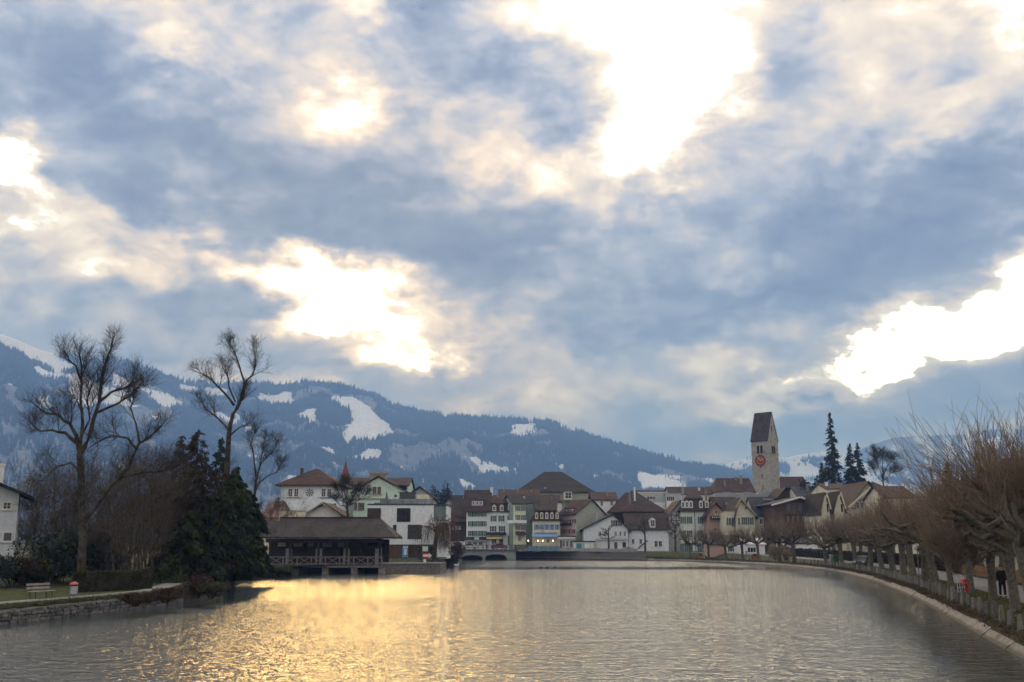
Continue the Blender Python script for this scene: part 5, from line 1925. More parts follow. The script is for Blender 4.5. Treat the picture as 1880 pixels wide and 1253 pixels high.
# roof terrace
zr0 = h.ze + .25
def tl(x, y, yy=3.0):
    return h.loc(at(*z3(x, y), CY + yy))
a, b = tl(1270, 405), tl(1390, 505)
pv_ = obj('glass_pavilion', MB().box(a.x, b.x, 3.0, 6.5, zr0 - .003, a.z - .12), glass('grey_glass'), h.root)
obj('pavilion_roof', MB().box(a.x - .2, b.x + .2, 2.8, 6.7, a.z - .117, a.z), M_rail, pv_)
a, b = tl(1420, 425), tl(1520, 505)
obj('stair_head', MB().box(a.x, b.x, 3.2, 6.0, zr0 - .003, a.z), P_yellow, h.root)
a, b = tl(1100, 470, 0), tl(1560, 512, 0)
gb = obj('glass_balustrade', MB().box(a.x, b.x, .1, .14, zr0, zr0 + .8), glass('pale_glass', (.20, .25, .28), .1), h.root)
for k in range(8):
    x = a.x + (b.x - a.x) * k / 7
    obj('baluster', MB().box(x - .03, x + .03, .05, .10, zr0, zr0 + .9), M_rail, h.root)
for (x, y) in ((1190, 485), (1235, 480)):
    a = tl(x, y, 2)
    ch = thing('terrace_chair', 'white terrace chair on the white cube roof, ' + ('nearer the folded parasol' if x < 1200 else 'beside the glass pavilion'), 'chair', h.root.location + Vector((a.x, 2, zr0)), 0, 'chairs on the roof terrace')
    obj('seat', MB().box(-.35, .35, -.35, .35, .42, .50), T_white, ch)
    obj('backrest', MB().box(-.35, .35, .30, .37, .503, 1.15), T_white, ch)
    for sx in (-1, 1):
        for sy in (-1, 1):
            obj('leg', MB().box(sx * .3 - .03, sx * .3 + .03, sy * .3 - .03, sy * .3 + .03, 0.003, .418), T_white, ch)
a = tl(1155, 400, 2)
pa = thing('parasol', 'folded dark parasol on the roof terrace of the white cube', 'parasol', h.root.location + Vector((a.x, 2.2, zr0)))
obj('pole', MB().tube([(0, 0, .06), (0, 0, a.z - zr0)], .04, 6), M_rail, pa)
obj('base', MB().box(-.3, .3, -.3, .3, 0.003, .08), M_rail, pa)
obj('canopy', MB().lathe([(.05, a.z - zr0 + .05), (.16, a.z - zr0 - .5), (.24, .9), (.1, .8)], 8), S_grey, pa)
# glass corner
g2 = House('glass_corner_house', 'glass-cornered white block adjoining the white cube on its right', z3(1572, 0)[0], z3(1692, 0)[0], CY + 1.5, 10, z3(0, 525)[1], 0, 'flat', plaster('bright', (.6, .6, .6)), M_rail, cat='building', zb=1.55)
g2.win(*z3(1626, 592), 22, 27, pane=glass('teal_glass', (.10, .16, .15), .12), trim=fr_, bars=(0, 0), name='corner_window', sill=False)

# covered lock / old timber weir house over the water
BY = 135
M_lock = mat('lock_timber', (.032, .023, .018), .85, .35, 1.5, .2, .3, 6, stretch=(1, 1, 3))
M_grey_t = mat('grey_timber', (.17, .155, .145), .9, .3, 2.0, .2, .3, 8)
LX = lambda x, y, Y=BY: at(*z3(x, y), Y)
lk = thing('covered_lock', 'long open-sided timber lock house with broad weathered tile roof over the water', 'boathouse', (0, BY, 0))
L0 = LX(172, 800)
L1 = LX(1235, 800)
rz, ez = LX(0, 632, BY + 4).z, LX(0, 800).z
rl0, rl1 = LX(215, 632, BY + 4).x, LX(1100, 632, BY + 4).x
q = MB()
A = [(L0.x, -.6, ez), (L1.x, -.6, ez), (L1.x, 8.6, ez), (L0.x, 8.6, ez)]
c0, c1 = (rl0, 4, rz), (rl1, 4, rz)
q.prism([A[0], A[1], c1, c0], (0, 0, -.22)).prism([A[1], A[2], c1], (0, 0, -.22)).prism([A[2], A[3], c0, c1], (0, 0, -.22)).prism([A[3], A[0], c0], (0, 0, -.22))
rfo = obj('roof', q, R_lake, lk)
q = MB().bar((rl0, 4, rz + .03), (rl1, 4, rz + .03), .35, .2)
obj('ridge_cap', q, R_brown, rfo)
# left annexe roof
q = MB()
a0, a1 = LX(60, 800, BY + 2), LX(225, 800, BY + 2)
zr_ = LX(0, 640, BY + 5).z
q.prism([(a0.x - 6, 1.5, ez), (a1.x, 1.5, ez), (a1.x, 5, zr_ - .3), (a0.x - 6, 5, zr_ - .3)], (0, 0, -.2)).prism([(a1.x, 8.5, ez), (a0.x - 6, 8.5, ez), (a0.x - 6, 5, zr_ - .3), (a1.x, 5, zr_ - .3)], (0, 0, -.2))
obj('annexe_roof', q, R_lake, rfo)
fz = LX(0, 1000).z          # floor level
dz = LX(0, 1055).z
xa, xb = LX(80, 900).x, LX(1122, 900).x
obj('deck', MB().box(xa, xb, -.55, 8, dz - .25, dz), M_grey_t, lk)
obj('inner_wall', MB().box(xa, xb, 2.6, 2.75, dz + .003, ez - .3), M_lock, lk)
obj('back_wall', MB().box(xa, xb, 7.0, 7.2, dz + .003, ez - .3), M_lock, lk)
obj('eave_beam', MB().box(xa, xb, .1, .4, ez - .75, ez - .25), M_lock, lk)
for x in (120, 300, 550, 800, 1095):
    X = LX(x, 900).x
    obj('post', MB().box(X - .14, X + .14, .12, .40, dz + .003, ez - .752), M_lock, lk)
for x in (290, 555, 800, 1080):
    a_ = LX(x - 26, 940, BY + 1.5)
    b_ = LX(x + 26, 940, BY + 1.5)
    obj('stone_pillar', MB().box(a_.x, b_.x, 1.4, 2.4, dz + .003, LX(0, 905).z), mat('pillar_plaster', (.23, .22, .23), .9, .2, 1), lk)
M_slat = mat('light_slats', (.62, .58, .55), .9, .2, 2.0)
for x, w in ((230, 75), (375, 85), (485, 60), (630, 85), (752, 50)):
    a_, b_ = LX(x - w / 2, 885, BY + 2.6), LX(x + w / 2, 827, BY + 2.6)
    n_ = max(4, int(w / 8))
    ob_ = obj('lattice_window', MB().box(a_.x - .1, b_.x + .1, 2.55, 2.598, a_.z - .1, b_.z + .1), M_lock, lk)
    for i in range(n_):
        xx = a_.x + (b_.x - a_.x) * (i + .5) / n_
        obj('slat', MB().box(xx - .035, xx + .035, 2.48, 2.547, a_.z, b_.z), M_slat, ob_)
obj('notice_board', MB().box(LX(985, 830).x, LX(1050, 830).x, .45, .5, LX(0, 812).z, LX(0, 798).z), P_yellow, lk)
# railing with crossed braces
rt, rb_ = LX(0, 978, BY - .5).z, LX(0, 1040, BY - .5).z
for nm, z_ in (('handrail', rt), ('bottom_rail', rb_)):
    obj(nm, MB().bar((xa - 3, -.5, z_), (xb, -.5, z_), .12), M_grey_t, lk)
nB = 10
for i in range(nB + 1):
    X = xa - 3 + (xb - xa + 3) * i / nB
    obj('railing_post', MB().box(X - .08, X + .08, -.62, -.48, dz - .2, rt + .1), M_grey_t, lk)
    if i < nB:
        X2 = xa - 3 + (xb - xa + 3) * (i + 1) / nB
        obj('brace', MB().bar((X + .1, -.46, rb_), (X2 - .1, -.46, rt), .09), M_grey_t, lk)
        obj('brace', MB().bar((X + .1, -.58, rt), (X2 - .1, -.58, rb_), .09), M_grey_t, lk)
for x in (345, 612, 868, 1110):
    X = LX(x, 1090, BY - .2).x
    obj('pier', MB().box(X - .42, X + .42, -.2, 6, -.5, dz - .253), mat('lock_pier', (.27, .25, .23), .9, .35, .8), lk)
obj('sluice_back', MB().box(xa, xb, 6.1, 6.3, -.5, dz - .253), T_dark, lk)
# quay with stone edge right of the lock
q = MB()
qa, qb = LX(1122, 1030, BY + .5), LX(1500, 1030, BY + .5)
qy = thing('landing_quay', 'low stone landing quay between the covered lock and the willow', 'quay', (0, BY, 0))
obj('wall', MB().box(qa.x + .06, qb.x + 2, .2, 12, -.5, LX(0, 1030).z - .12), M_quay, qy)
obj('coping', MB().box(qa.x + .06, qb.x + 2, .05, 1.0, LX(0, 1030).z - .117, LX(0, 1030).z + .05), M_quay_l, qy)
q = MB()
q.poly([(qa.x, .21, LX(0, 1030).z - .112), (qb.x + 2, .21, LX(0, 1030).z - .112), (qb.x + 2, 12, LX(0, 1030).z - .112), (qa.x, 12, LX(0, 1030).z - .112)])
for k in range(12):
    X = qa.x + (qb.x + 1 - qa.x) * k / 11
    obj('railing_post', MB().box(X - .03, X + .03, 1.2, 1.26, LX(0, 1030).z - .11, LX(0, 1030).z + .95), M_rail, qy)
obj('handrail', MB().bar((qa.x, 1.23, LX(0, 1030).z + .97), (qb.x + 1, 1.23, LX(0, 1030).z + .97), .06), M_rail, qy)

# -- white house at the left edge
h = House('white_house', 'white two-storey house with brown gable eaves at the left edge', -190, 8, 84, 6, 905, 842, 'gy', plaster('bluish_white', (.68, .74, .80)), R_dark, oh=1.2, zb=1.2, shift=-.35, yaw=25)
h.win(13, 929, 12, 13, pane=glass('brown_glass2', (.05, .03, .02), .2))
h.win(14, 986, 14, 17, pane=glass('grey_glass'), bars=(0, 0))
h.win(-12, 986, 18, 17, pane=glass('grey_glass'), bars=(0, 0))
h.chimney(2, 855, 10, 14, 3, P_white)

# ------------------------------------------------------------------ trees and shrubs
class Wood:
    """branches as polylines with radii, turned into one tube mesh"""
    def __init__(s):
        s.by = {}

    def add(s, pts, rads, n):
        s.by.setdefault((len(pts), n), []).append((pts, rads))

    def mesh(s, name, matr, smooth=True):
        Vs, Fs = [], []
        off = 0
        up = np.array((0.31, 0.17, 0.93))
        for (k, n), L in s.by.items():
            P_ = np.array([[tuple(q) for q in b[0]] for b in L], float)
            Rr = np.array([b[1] for b in L], float)
            T = np.empty_like(P_)
            T[:, 1:-1] = P_[:, 2:] - P_[:, :-2]
            T[:, 0] = P_[:, 1] - P_[:, 0]
            T[:, -1] = P_[:, -1] - P_[:, -2]
            T /= np.linalg.norm(T, axis=-1, keepdims=True) + 1e-9
            A_ = np.cross(T, up)
            A_ /= np.linalg.norm(A_, axis=-1, keepdims=True) + 1e-9
            B_ = np.cross(T, A_)
            an = np.arange(n) * 2 * np.pi / n
            ring_ = P_[:, :, None] + Rr[:, :, None, None] * (np.cos(an)[None, None, :, None] * A_[:, :, None] + np.sin(an)[None, None, :, None] * B_[:, :, None])
            nb = len(L)
            Vs.append(ring_.reshape(-1, 3))
            idx = off + np.arange(nb * k * n).reshape(nb, k, n)
            j2 = (np.arange(n) + 1) % n
            f = np.stack([idx[:, :-1, :], idx[:, :-1, j2], idx[:, 1:, j2], idx[:, 1:, :]], -1).reshape(-1, 4)
            Fs.append(f)
            off += nb * k * n
        return fastmesh(name, np.concatenate(Vs), np.concatenate(Fs), matr, smooth)


def rdir(r, spread=1.0):
    return Vector((r.gauss(0, spread), r.gauss(0, spread), r.gauss(0, spread)))


def shoot(r, p, d, L, r0, wood, n=3, k=4, up=0.15, wob=0.10, r1=None):
    """one branch, returns its points"""
    pts = [p.copy()]
    d = d.normalized()
    for i in range(k - 1):
        d = (d + rdir(r, wob) + Vector((0, 0, up))).normalized()
        pts.append(pts[-1] + d * (L / (k - 1)))
    rads = [r0 + ((r1 if r1 is not None else r0 * 0.25) - r0) * i / (k - 1) for i in range(k)]
    wood.add(pts, rads, n)
    return pts, rads


def sidekids(r, pts, rads, count, ang, lo=0.25, hi=1.0):
    """start points and directions for side branches"""
    out = []
    for _ in range(count):
        f = r.uniform(lo, hi) * (len(pts) - 1)
        i = min(int(f), len(pts) - 2)
        p = pts[i].lerp(pts[i + 1], f - i)
        t = (pts[i + 1] - pts[i]).normalized()
        side = t.cross(rdir(r)).normalized()
        a = r.uniform(*ang)
        out.append((p, (t * math.cos(a) + side * math.sin(a)).normalized(), rads[i] + (rads[i + 1] - rads[i]) * (f - i), f / (len(pts) - 1)))
    return out


def ramify(r, pts, rads, wood, twigs, lv, L, counts, minr, up=0.08, decay=0.58):
    if lv >= len(counts):
        return
    last = lv == len(counts) - 1
    for (p, d, rr, f) in sidekids(r, pts, rads, counts[lv], (0.45, 1.0), 0.2, 1.0):
        ln = L * r.uniform(0.55, 1.1) * (1.15 - 0.5 * f)
        r0 = max(minr, min(rr * 0.62, ln * 0.018 + minr * .5))
        w = twigs if last else wood
        q, qr = shoot(r, p, d, ln, r0, w, 3 if last or lv > 0 else 5, 4, up, 0.16, max(minr * .5, r0 * .3))
        ramify(r, q, qr, wood, twigs, lv + 1, L * decay, counts, minr, up, decay)


M_bark = mat('dark_bark', (0.050, 0.041, 0.034), 0.95, 0.4, 1.5, 0.1, 0.7, 9, col2=(0.075, 0.068, 0.055))
M_twig = mat('dark_twigs', (0.042, 0.033, 0.027), 0.95, 0.3, 1.0)
M_plane_bark = mat('plane_bark', (0.165, 0.15, 0.12), 0.9, 0.45, 2.0, 0.2, 0.6, 8, col2=(0.075, 0.07, 0.055), objvar=.15)
M_shoot = mat('plane_shoots', (0.225, 0.172, 0.122), 0.85, 0.35, 0.8, 0.2, col2=(0.15, 0.115, 0.085), objvar=.12)
M_brush = mat('brown_brush', (0.125, 0.092, 0.066), 0.95, 0.4, 0.7, col2=(0.085, 0.07, 0.048))
M_needle = mat('dark_needles', (0.025, 0.038, 0.016), 0.8, 0.6, 0.8, 0.2, col2=(0.011, 0.016, 0.009))
M_needle_g = mat('green_needles', (0.044, 0.060, 0.019), 0.8, 0.6, 0.8, 0.2, col2=(0.020, 0.028, 0.011))
M_needle_b = mat('brown_needles', (0.052, 0.036, 0.019), 0.85, 0.6, 0.8, 0.2, col2=(0.026, 0.022, 0.012))
M_leaf = mat('glossy_leaves', (0.014, 0.026, 0.012), 0.4, 0.5, 1.0, 0.4, col2=(0.024, 0.038, 0.020))
M_hedge = mat('hedge_leaves', (0.045, 0.052, 0.022), 0.8, 0.4, 1.2, 0.25, col2=(0.065, 0.058, 0.032))
M_redb = mat('red_shrub_leaves', (0.060, 0.030, 0.027), 0.8, 0.4, 1.2, 0.2, col2=(0.045, 0.036, 0.022))


def leafcloud(name, C, S, matr, seed, aspect=2.2, droop=0.0, dirs=None):
    """small leaf- or spray-shaped quads at centres C with size S"""
    r = np.random.default_rng(seed)
    n = len(C)
    d = r.normal(0, 1, (n, 3)) if dirs is None else dirs + r.normal(0, .35, (n, 3))
    d[:, 2] -= droop
    d /= np.linalg.norm(d, axis=1, keepdims=True)
    s_ = np.cross(d, r.normal(0, 1, (n, 3)))
    s_ /= np.linalg.norm(s_, axis=1, keepdims=True) + 1e-9
    L = S[:, None] * d
    Wd = S[:, None] / aspect * s_
    V = np.stack([C - L * .5, C + Wd * .5 - L * .05, C + L * .5, C - Wd * .5 - L * .05], 1).reshape(-1, 3)
    return fastmesh(name, V, np.arange(4 * n).reshape(-1, 4), matr)


def conifer(name, label, base, h, rad, seed, matr, n=9000, lay=None, pw=0.9, droop=.35, size=.42, gap=0.0, cat='conifer', z0=0.06, group=None, lean=(0, 0), sect=None):
    """evergreen: trunk and whorled boughs carrying needle sprays"""
    r = random.Random(seed)
    nr = np.random.default_rng(seed)
    root = thing(name, label, cat, base, 0, group)
    tw = Wood()
    tw.add([Vector((lean[0] * t_, lean[1] * t_, h * t_ - (.3 if t_ == 0 else 0))) for t_ in (0, .33, .66, 1)], [h * .016, h * .012, h * .007, .02], 7)
    C, S, D = [], [], []
    nb = lay or int(h * 9)
    per = max(6, n // nb)
    for b in range(nb):
        t_ = z0 + (1 - z0) * (b + r.random()) / nb
        z = h * t_
        rr = rad * (1 - t_) ** pw * r.uniform(.62, 1.18) + .12
        if r.random() < gap:
            rr *= .35
        a = r.uniform(0, 6.283)
        if sect and r.random() < .5:
            a = r.gauss(sect[0], sect[1])
            rr *= sect[2]
        dx, dy = math.cos(a), math.sin(a)
        x0, y0 = lean[0] * t_, lean[1] * t_
        tip = Vector((x0 + dx * rr, y0 + dy * rr, z - droop * rr + .10 * rr))
        p0 = Vector((x0, y0, z))
        mid = p0.lerp(tip, .5) + Vector((0, 0, .10 * rr))
        tw.add([p0, mid, tip], [max(.018, .018 * rr), .014, .006], 3)
        m = max(4, int(per * (rr / (rad * .6 + .12))))
        u = nr.uniform(.12, 1.02, m) ** .75
        cx = x0 + dx * rr * u + nr.normal(0, .05 * rr + .06, m)
        cy_ = y0 + dy * rr * u + nr.normal(0, .05 * rr + .06, m)
        cz = np.maximum(.08, z + (-droop * rr + .10 * rr) * u ** 1.5 + nr.normal(0, .05 * rr + .05, m) - .08)
        C.append(np.stack([cx, cy_, cz], -1))
        S.append(size * nr.uniform(.6, 1.25, m) * (0.7 + .5 * (1 - t_)))
        dd = np.zeros((m, 3))
        dd[:, 0], dd[:, 1], dd[:, 2] = dx, dy, -.25 - droop
        D.append(dd)
    C, S, D = np.concatenate(C), np.concatenate(S), np.concatenate(D)
    link('trunk', tw.mesh('trunk', M_bark), root)
    link('crown', leafcloud('crown', C, S, matr, seed + 1, 2.4, .2, D), root)
    return root


def bush(name, label, base, rx, ry, h, seed, matr, n=5000, size=.16, cat='bush', lumps=9, group=None, aspect=1.8, flat=False):
    """leafy shrub: several uneven clumps of leaves over short stems"""
    r = random.Random(seed)
    nr = np.random.default_rng(seed)
    root = thing(name, label, cat, base, 0, group)
    C = []
    st = Wood()
    for k in range(lumps):
        a = r.uniform(0, 6.283)
        q = math.sqrt(r.random()) * .62
        c = np.array((math.cos(a) * q * rx, math.sin(a) * q * ry, h * r.uniform(.25, .72)))
        ra = np.array((rx * r.uniform(.36, .55), ry * r.uniform(.36, .55), h * r.uniform(.22, .36)))
        m = n // lumps
        d = nr.normal(0, 1, (m, 3))
        d /= np.linalg.norm(d, axis=1, keepdims=True)
        C.append(c + d * ra * (nr.uniform(.35, 1.08, (m, 1)) ** .5))
        st.add([Vector((c[0] * .2, c[1] * .2, -.1)), Vector((c[0] * .6, c[1] * .6, c[2] * .5)), Vector(c)], [.05, .035, .012], 4)
    C = np.concatenate(C)
    C = C[C[:, 2] > 0.03]
    link('stems', st.mesh('stems', M_bark), root)
    link('foliage', leafcloud('foliage', C, size * nr.uniform(.6, 1.4, len(C)), matr, seed + 3, aspect), root)
    return root


def brush(name, label, base, h, w, stems, seed, matr=None, counts=(7, 7, 6), cat='shrub', lean=0.28, r0=.05, leaves=0, minr=.010, up=.06, group=None):
    """leafless many-stemmed shrub or young tree"""
    r = random.Random(seed)
    root = thing(name, label, cat, base, 0, group)
    wd, tg = Wood(), Wood()
    tips = []
    for k in range(stems):
        a = r.uniform(0, 6.283)
        o = Vector((math.cos(a), math.sin(a), 0))
        p = o * (w * .16 * r.random())
        p.z = -.15
        d = Vector((0, 0, 1)) + o * r.uniform(.05, lean * 2.2 * w / h)
        q, qr = shoot(r, p, d, h * r.uniform(.6, 1.0), r0 * r.uniform(.7, 1.3), wd, 5, 6, .05, .09, r0 * .2)
        ramify(r, q, qr, wd, tg, 0, h * .34, counts, minr, up)
        tips += [q[-1]]
    link('stems', wd.mesh('stems', M_bark), root)
    link('crown', tg.mesh('crown', matr or M_brush), root)
    if leaves:
        nr = np.random.default_rng(seed)
        pts = [b[0][-1] for L in tg.by.values() for b in L]
        sel = r.sample(pts, min(leaves, len(pts)))
        C = np.array([tuple(q) for q in sel])
        link('dry_leaves', leafcloud('dry_leaves', C, nr.uniform(.08, .18, len(C)), M_bark, seed, 1.6, .6), root)
    return root


def skeleton_tree(name, label, Y, base_px, limbs, seed, counts=(9, 8, 6), L=3.2, minr=.012, cat='tree', up=.12, depth=2.6, zb=None, matr=None, f0=.35):
    """leafless tree whose main limbs follow given courses (photo positions at depth Y, each limb swung in depth); limbs: (start radius, end radius, depth swing, points)"""
    r = random.Random(seed)
    g0 = at(*base_px, Y)
    zb = gz(g0.x, Y) if zb is None else zb
    root = thing(name, label, cat, (g0.x, Y, zb))
    wd, tg = Wood(), Wood()
    O = Vector((g0.x, Y, zb))
    for (ra, rb, sw0, sw1, pts) in limbs:
        P_ = []
        for i, (x, y) in enumerate(pts):
            t_ = i / (len(pts) - 1)
            yy = Y + sw0 + (sw1 - sw0) * t_
            P_.append(at(x, y, yy) - O)
        # smooth by midpoint insertion
        Q = [P_[0]]
        for a_, b_ in zip(P_, P_[1:]):
            Q += [a_.lerp(b_, .5) + rdir(r, .04), b_]
        k = len(Q)
        R_ = [.8 * (ra + (rb - ra) * (i / (k - 1)) ** .8) for i in range(k)]
        wd.add(Q, R_, 7)
        ln = sum((b_ - a_).length for a_, b_ in zip(Q, Q[1:]))
        c = max(2, int(counts[0] * ln / 6))
        if ra > .28 and len(limbs) > 1:
            c = max(1, c // 4)
        for (p, d, rr, f) in sidekids(r, Q, R_, c, (.4, .95), f0, 1.0):
            d = (d + Vector((0, 0, .35))).normalized()
            l_ = L * r.uniform(.45, 1.0) * (1.1 - .62 * f)
            r0 = max(minr * 1.6, min(rr * .55, l_ * .02))
            q, qr = shoot(r, p, d, l_, r0, wd, 5, 5, up, .14, minr)
            ramify(r, q, qr, wd, tg, 1, l_ * .8, counts, minr, up, .85)
        q, qr = shoot(r, Q[-1], Q[-1] - Q[-2], L * .3, rb * .7, wd, 4, 4, up, .1, minr)
        ramify(r, q, qr, wd, tg, 1, L * .4, counts, minr, up, .85)
    link('trunk', wd.mesh('trunk', M_bark), root)
    link('crown', tg.mesh('crown', matr or M_twig), root)
    return root


# ---- pollarded plane trees along the promenade
def plane_variant(seed, H, tall, nshoot, r0=.26):
    r = random.Random(seed)
    tr, cr = Wood(), Wood()
    th = H * r.uniform(.32, .38)
    lean_ = Vector((r.uniform(-.10, .10), r.uniform(-.10, .10), 0))
    pts = [Vector((0, 0, -.2)) + lean_ * 0, Vector((0, 0, .25)) + lean_ * .2, Vector((0, 0, th * .55)) + lean_ * th * .6, Vector((0, 0, th)) + lean_ * th]
    tr.add(pts, [r0 * 1.45, r0 * 1.1, r0 * .95, r0 * 1.15], 10)
    top = pts[-1]
    tr.add([top + Vector((0, 0, -.25)), top + Vector((0, 0, .1)), top + Vector((0, 0, .35))], [r0 * 1.05, r0 * 1.25, r0 * .5], 9)
    heads = []
    nl = r.randint(6, 8)
    for i in range(nl):
        a = 6.283 * (i + r.uniform(-.3, .3)) / nl
        d = Vector((math.cos(a), math.sin(a), r.uniform(.05, .55)))
        L = r.uniform(1.3, 2.7)
        ps, rs_ = [], []
        p = top.copy()
        k = 6
        d.normalize()
        for j in range(k):
            ps.append(p.copy())
            t_ = j / (k - 1)
            rs_.append(r0 * (.62 - .34 * t_) * (1.25 if j in (2, 4) else 1.0) * (1.25 if j == k - 1 else 1))
            d = (d + rdir(r, .22) + Vector((0, 0, .05))).normalized()
            p = p + d * L / (k - 1)
        tr.add(ps, rs_, 7)
        tr.add([ps[-1], ps[-1] + d * .18], [rs_[-1] * 1.05, .02], 7)
        heads.append((ps[-1], d, 1.0))
        for j in (2, 3, 4):
            if r.random() < .85:
                d2 = (d * .4 + rdir(r, .6) + Vector((0, 0, .3))).normalized()
                q = [ps[j], ps[j] + d2 * .35 + rdir(r, .05), ps[j] + d2 * .75 + rdir(r, .08)]
                tr.add(q, [.12, .085, .10], 6)
                tr.add([q[-1], q[-1] + d2 * .12], [.11, .02], 6)
                heads.append((q[-1], d2, .8))
    C_ = top + Vector((0, 0, -.4))
    hb = []
    for (p, d, w) in heads:
        out = p - C_
        out.z *= .3
        out.normalize()
        hb.append((out * r.uniform(.0, .45) + Vector((0, 0, r.uniform(.7, 1.2))) + rdir(r, .20), r.uniform(.4, 1.0), r.uniform(.15, .38)))
    for i in range(nshoot):
        k_ = r.randrange(len(heads))
        p = heads[k_][0]
        bd, bl, sp_ = hb[k_]
        dd = (bd + rdir(r, sp_)).normalized()
        if r.random() < .18:
            dd = (rdir(r, .6) + Vector((0, 0, .1))).normalized()
            bl *= .5
        L = r.uniform(.35, 1.0) * tall * bl
        r_ = .010 + .006 * r.random()
        q, qr = shoot(r, p + rdir(r, .10), dd, L, r_, cr, 3, 5, r.uniform(.0, .12), .12, .004)
        if r.random() < .6:
            for (p2, d2, rr, f) in sidekids(r, q, qr, r.randint(1, 3), (.25, .7), .2, .8):
                shoot(r, p2, d2, L * r.uniform(.2, .5), .008, cr, 3, 3, .06, .1, .003)
    return tr.mesh('trunk', M_plane_bark), cr.mesh('crown', M_shoot)


PV = [plane_variant(100 + i, 6.0, (2.2, 2.5, 2.3, 2.7, 2.4)[i], 480, .19) for i in range(5)]
PVN = [plane_variant(120 + i, 6.0, 3.5, 1250, .17) for i in range(3)]
plane_px = [(1267, 1021), (1301, 1024.5), (1333, 1026), (1364, 1027.2), (1393, 1028.4), (1432, 1030.6), (1459, 1032), (1517, 1036), (1546, 1039), (1573, 1042.5),
            (1599, 1046), (1620, 1049), (1640, 1053), (1660, 1058.5), (1678, 1064), (1699, 1071), (1719, 1079), (1747, 1087), (1783, 1092), (1824, 1104), (1866, 1124), (1905, 1150)]
PLT = []
ground_names = ['first plane tree of the row, beside the town corner house', 'second plane tree of the row from the town end', 'third plane tree from the town end, before the cream wing', 'fourth plane tree from the town end', 'fifth plane tree from the town end, before the white pavilion',
                'sixth plane tree from the town end, left of a lamp post', 'seventh plane tree from the town end', 'eighth plane tree from the town end, by the globe lamp', 'ninth plane tree from the town end, below the farmhouse', 'tenth plane tree from the town end',
                'eleventh plane tree from the town end', 'twelfth plane tree from the town end', 'thirteenth plane tree from the town end', 'ninth plane tree counted from the right picture edge', 'eighth plane tree counted from the right picture edge', 'seventh plane tree counted from the right picture edge',
                'sixth plane tree counted from the right, at the start of the board fence', 'thick plane tree left of the red rescue box', 'thick plane tree just right of the red rescue box', 'plane tree with leaning trunk left of the walking person', 'mottled plane tree right of the walking person', 'nearest plane tree, its tall shoots rising at the right edge']
for i, (x, y) in enumerate(plane_px):
    p = onground(x, y)
    near_ = i >= 17
    md = PVN[i % 3] if near_ else PV[i % 5]
    t_ = thing('plane_tree', 'pollarded bare ' + ground_names[i], 'tree', p, 6.283 * ((i * .381) % 1), 'pollarded plane trees along the promenade')
    sc_ = {0: 1.1, 1: 1.1, 2: 1.12, 3: 1.15, 4: 1.18}.get(i, 1.45 if i < 12 else 1.58)
    if near_:
        sc_ = (1.2, 1.22, 1.28, 1.32, 1.55)[i - 17]
    t_.scale = (sc_, sc_, sc_)
    link('trunk', md[0], t_)
    link('crown', md[1], t_)
    PLT.append(p)
# second row on the far side of the path
sec = [tuple(p) for p in offset_line(bank_r, 8.4)]
sec = resample([p for p in sec if 30 < p[1] < 175 and p[0] > 0], 9.5)
ORD = 'nearest second third fourth fifth sixth seventh eighth ninth tenth eleventh twelfth thirteenth fourteenth fifteenth sixteenth seventeenth eighteenth nineteenth twentieth'.split()
for i, (x, y) in enumerate(sec):
    t_ = thing('plane_tree', ORD[min(i, 19)] + ' plane tree of the second row beyond the promenade path, counted from the right', 'tree', (x, y, gz(x, y)), i * 1.7, 'second row of plane trees beyond the path')
    md = PV[(i * 2 + 1) % 5] if y > 75 else PVN[i % 3]
    s_ = 1.55 if y > 75 else 1.3
    t_.scale = (s_, s_, s_)
    link('trunk', md[0], t_)
    link('crown', md[1], t_)

# ---- left bank: the two great bare trees
TY = 77
skeleton_tree('bare_tree', 'great spreading leafless tree with arching limbs on the left bank', TY, (150, 1060), [
    (.42, .30, 0, 0, [(150, 1062), (152, 990), (150, 900), (146, 835)]),
    (.26, .07, 0, 1.5, [(146, 835), (165, 800), (182, 740), (187, 700), (196, 660), (206, 632)]),
    (.24, .06, 0, -1.5, [(148, 850), (140, 800), (128, 778), (108, 762), (88, 760), (66, 745)]),
    (.20, .05, 0, 2.5, [(140, 812), (120, 795), (95, 790), (75, 792), (58, 778)]),
    (.20, .06, 0, -2.2, [(146, 835), (152, 780), (148, 735), (150, 690), (146, 650)]),
    (.14, .05, -1, -2.5, [(150, 700), (140, 672), (122, 660)]),
    (.15, .05, .8, 2.4, [(182, 738), (205, 720), (232, 712), (248, 695)]),
    (.14, .05, .6, 2.8, [(177, 758), (215, 742), (240, 725), (258, 705)]),
    (.26, .08, 0, 1.0, [(152, 960), (180, 925), (205, 890), (235, 862), (255, 815), (278, 800), (296, 782)]),
    (.16, .05, .6, -1.5, [(200, 895), (225, 875), (260, 868), (300, 866), (322, 858)]),
    (.14, .05, .5, 2.0, [(252, 825), (235, 805), (205, 800), (180, 812), (165, 822)]),
    (.12, .04, 1, 0, [(256, 812), (250, 780), (240, 750), (245, 725)]),
    (.14, .05, 0, -2, [(150, 870), (130, 850), (105, 858), (80, 880)]),
    (.12, .05, 0, 2, [(150, 800), (165, 770), (160, 735), (172, 700)]),
], 11, counts=(19, 6, 5), L=2.9, minr=.007, up=.17)
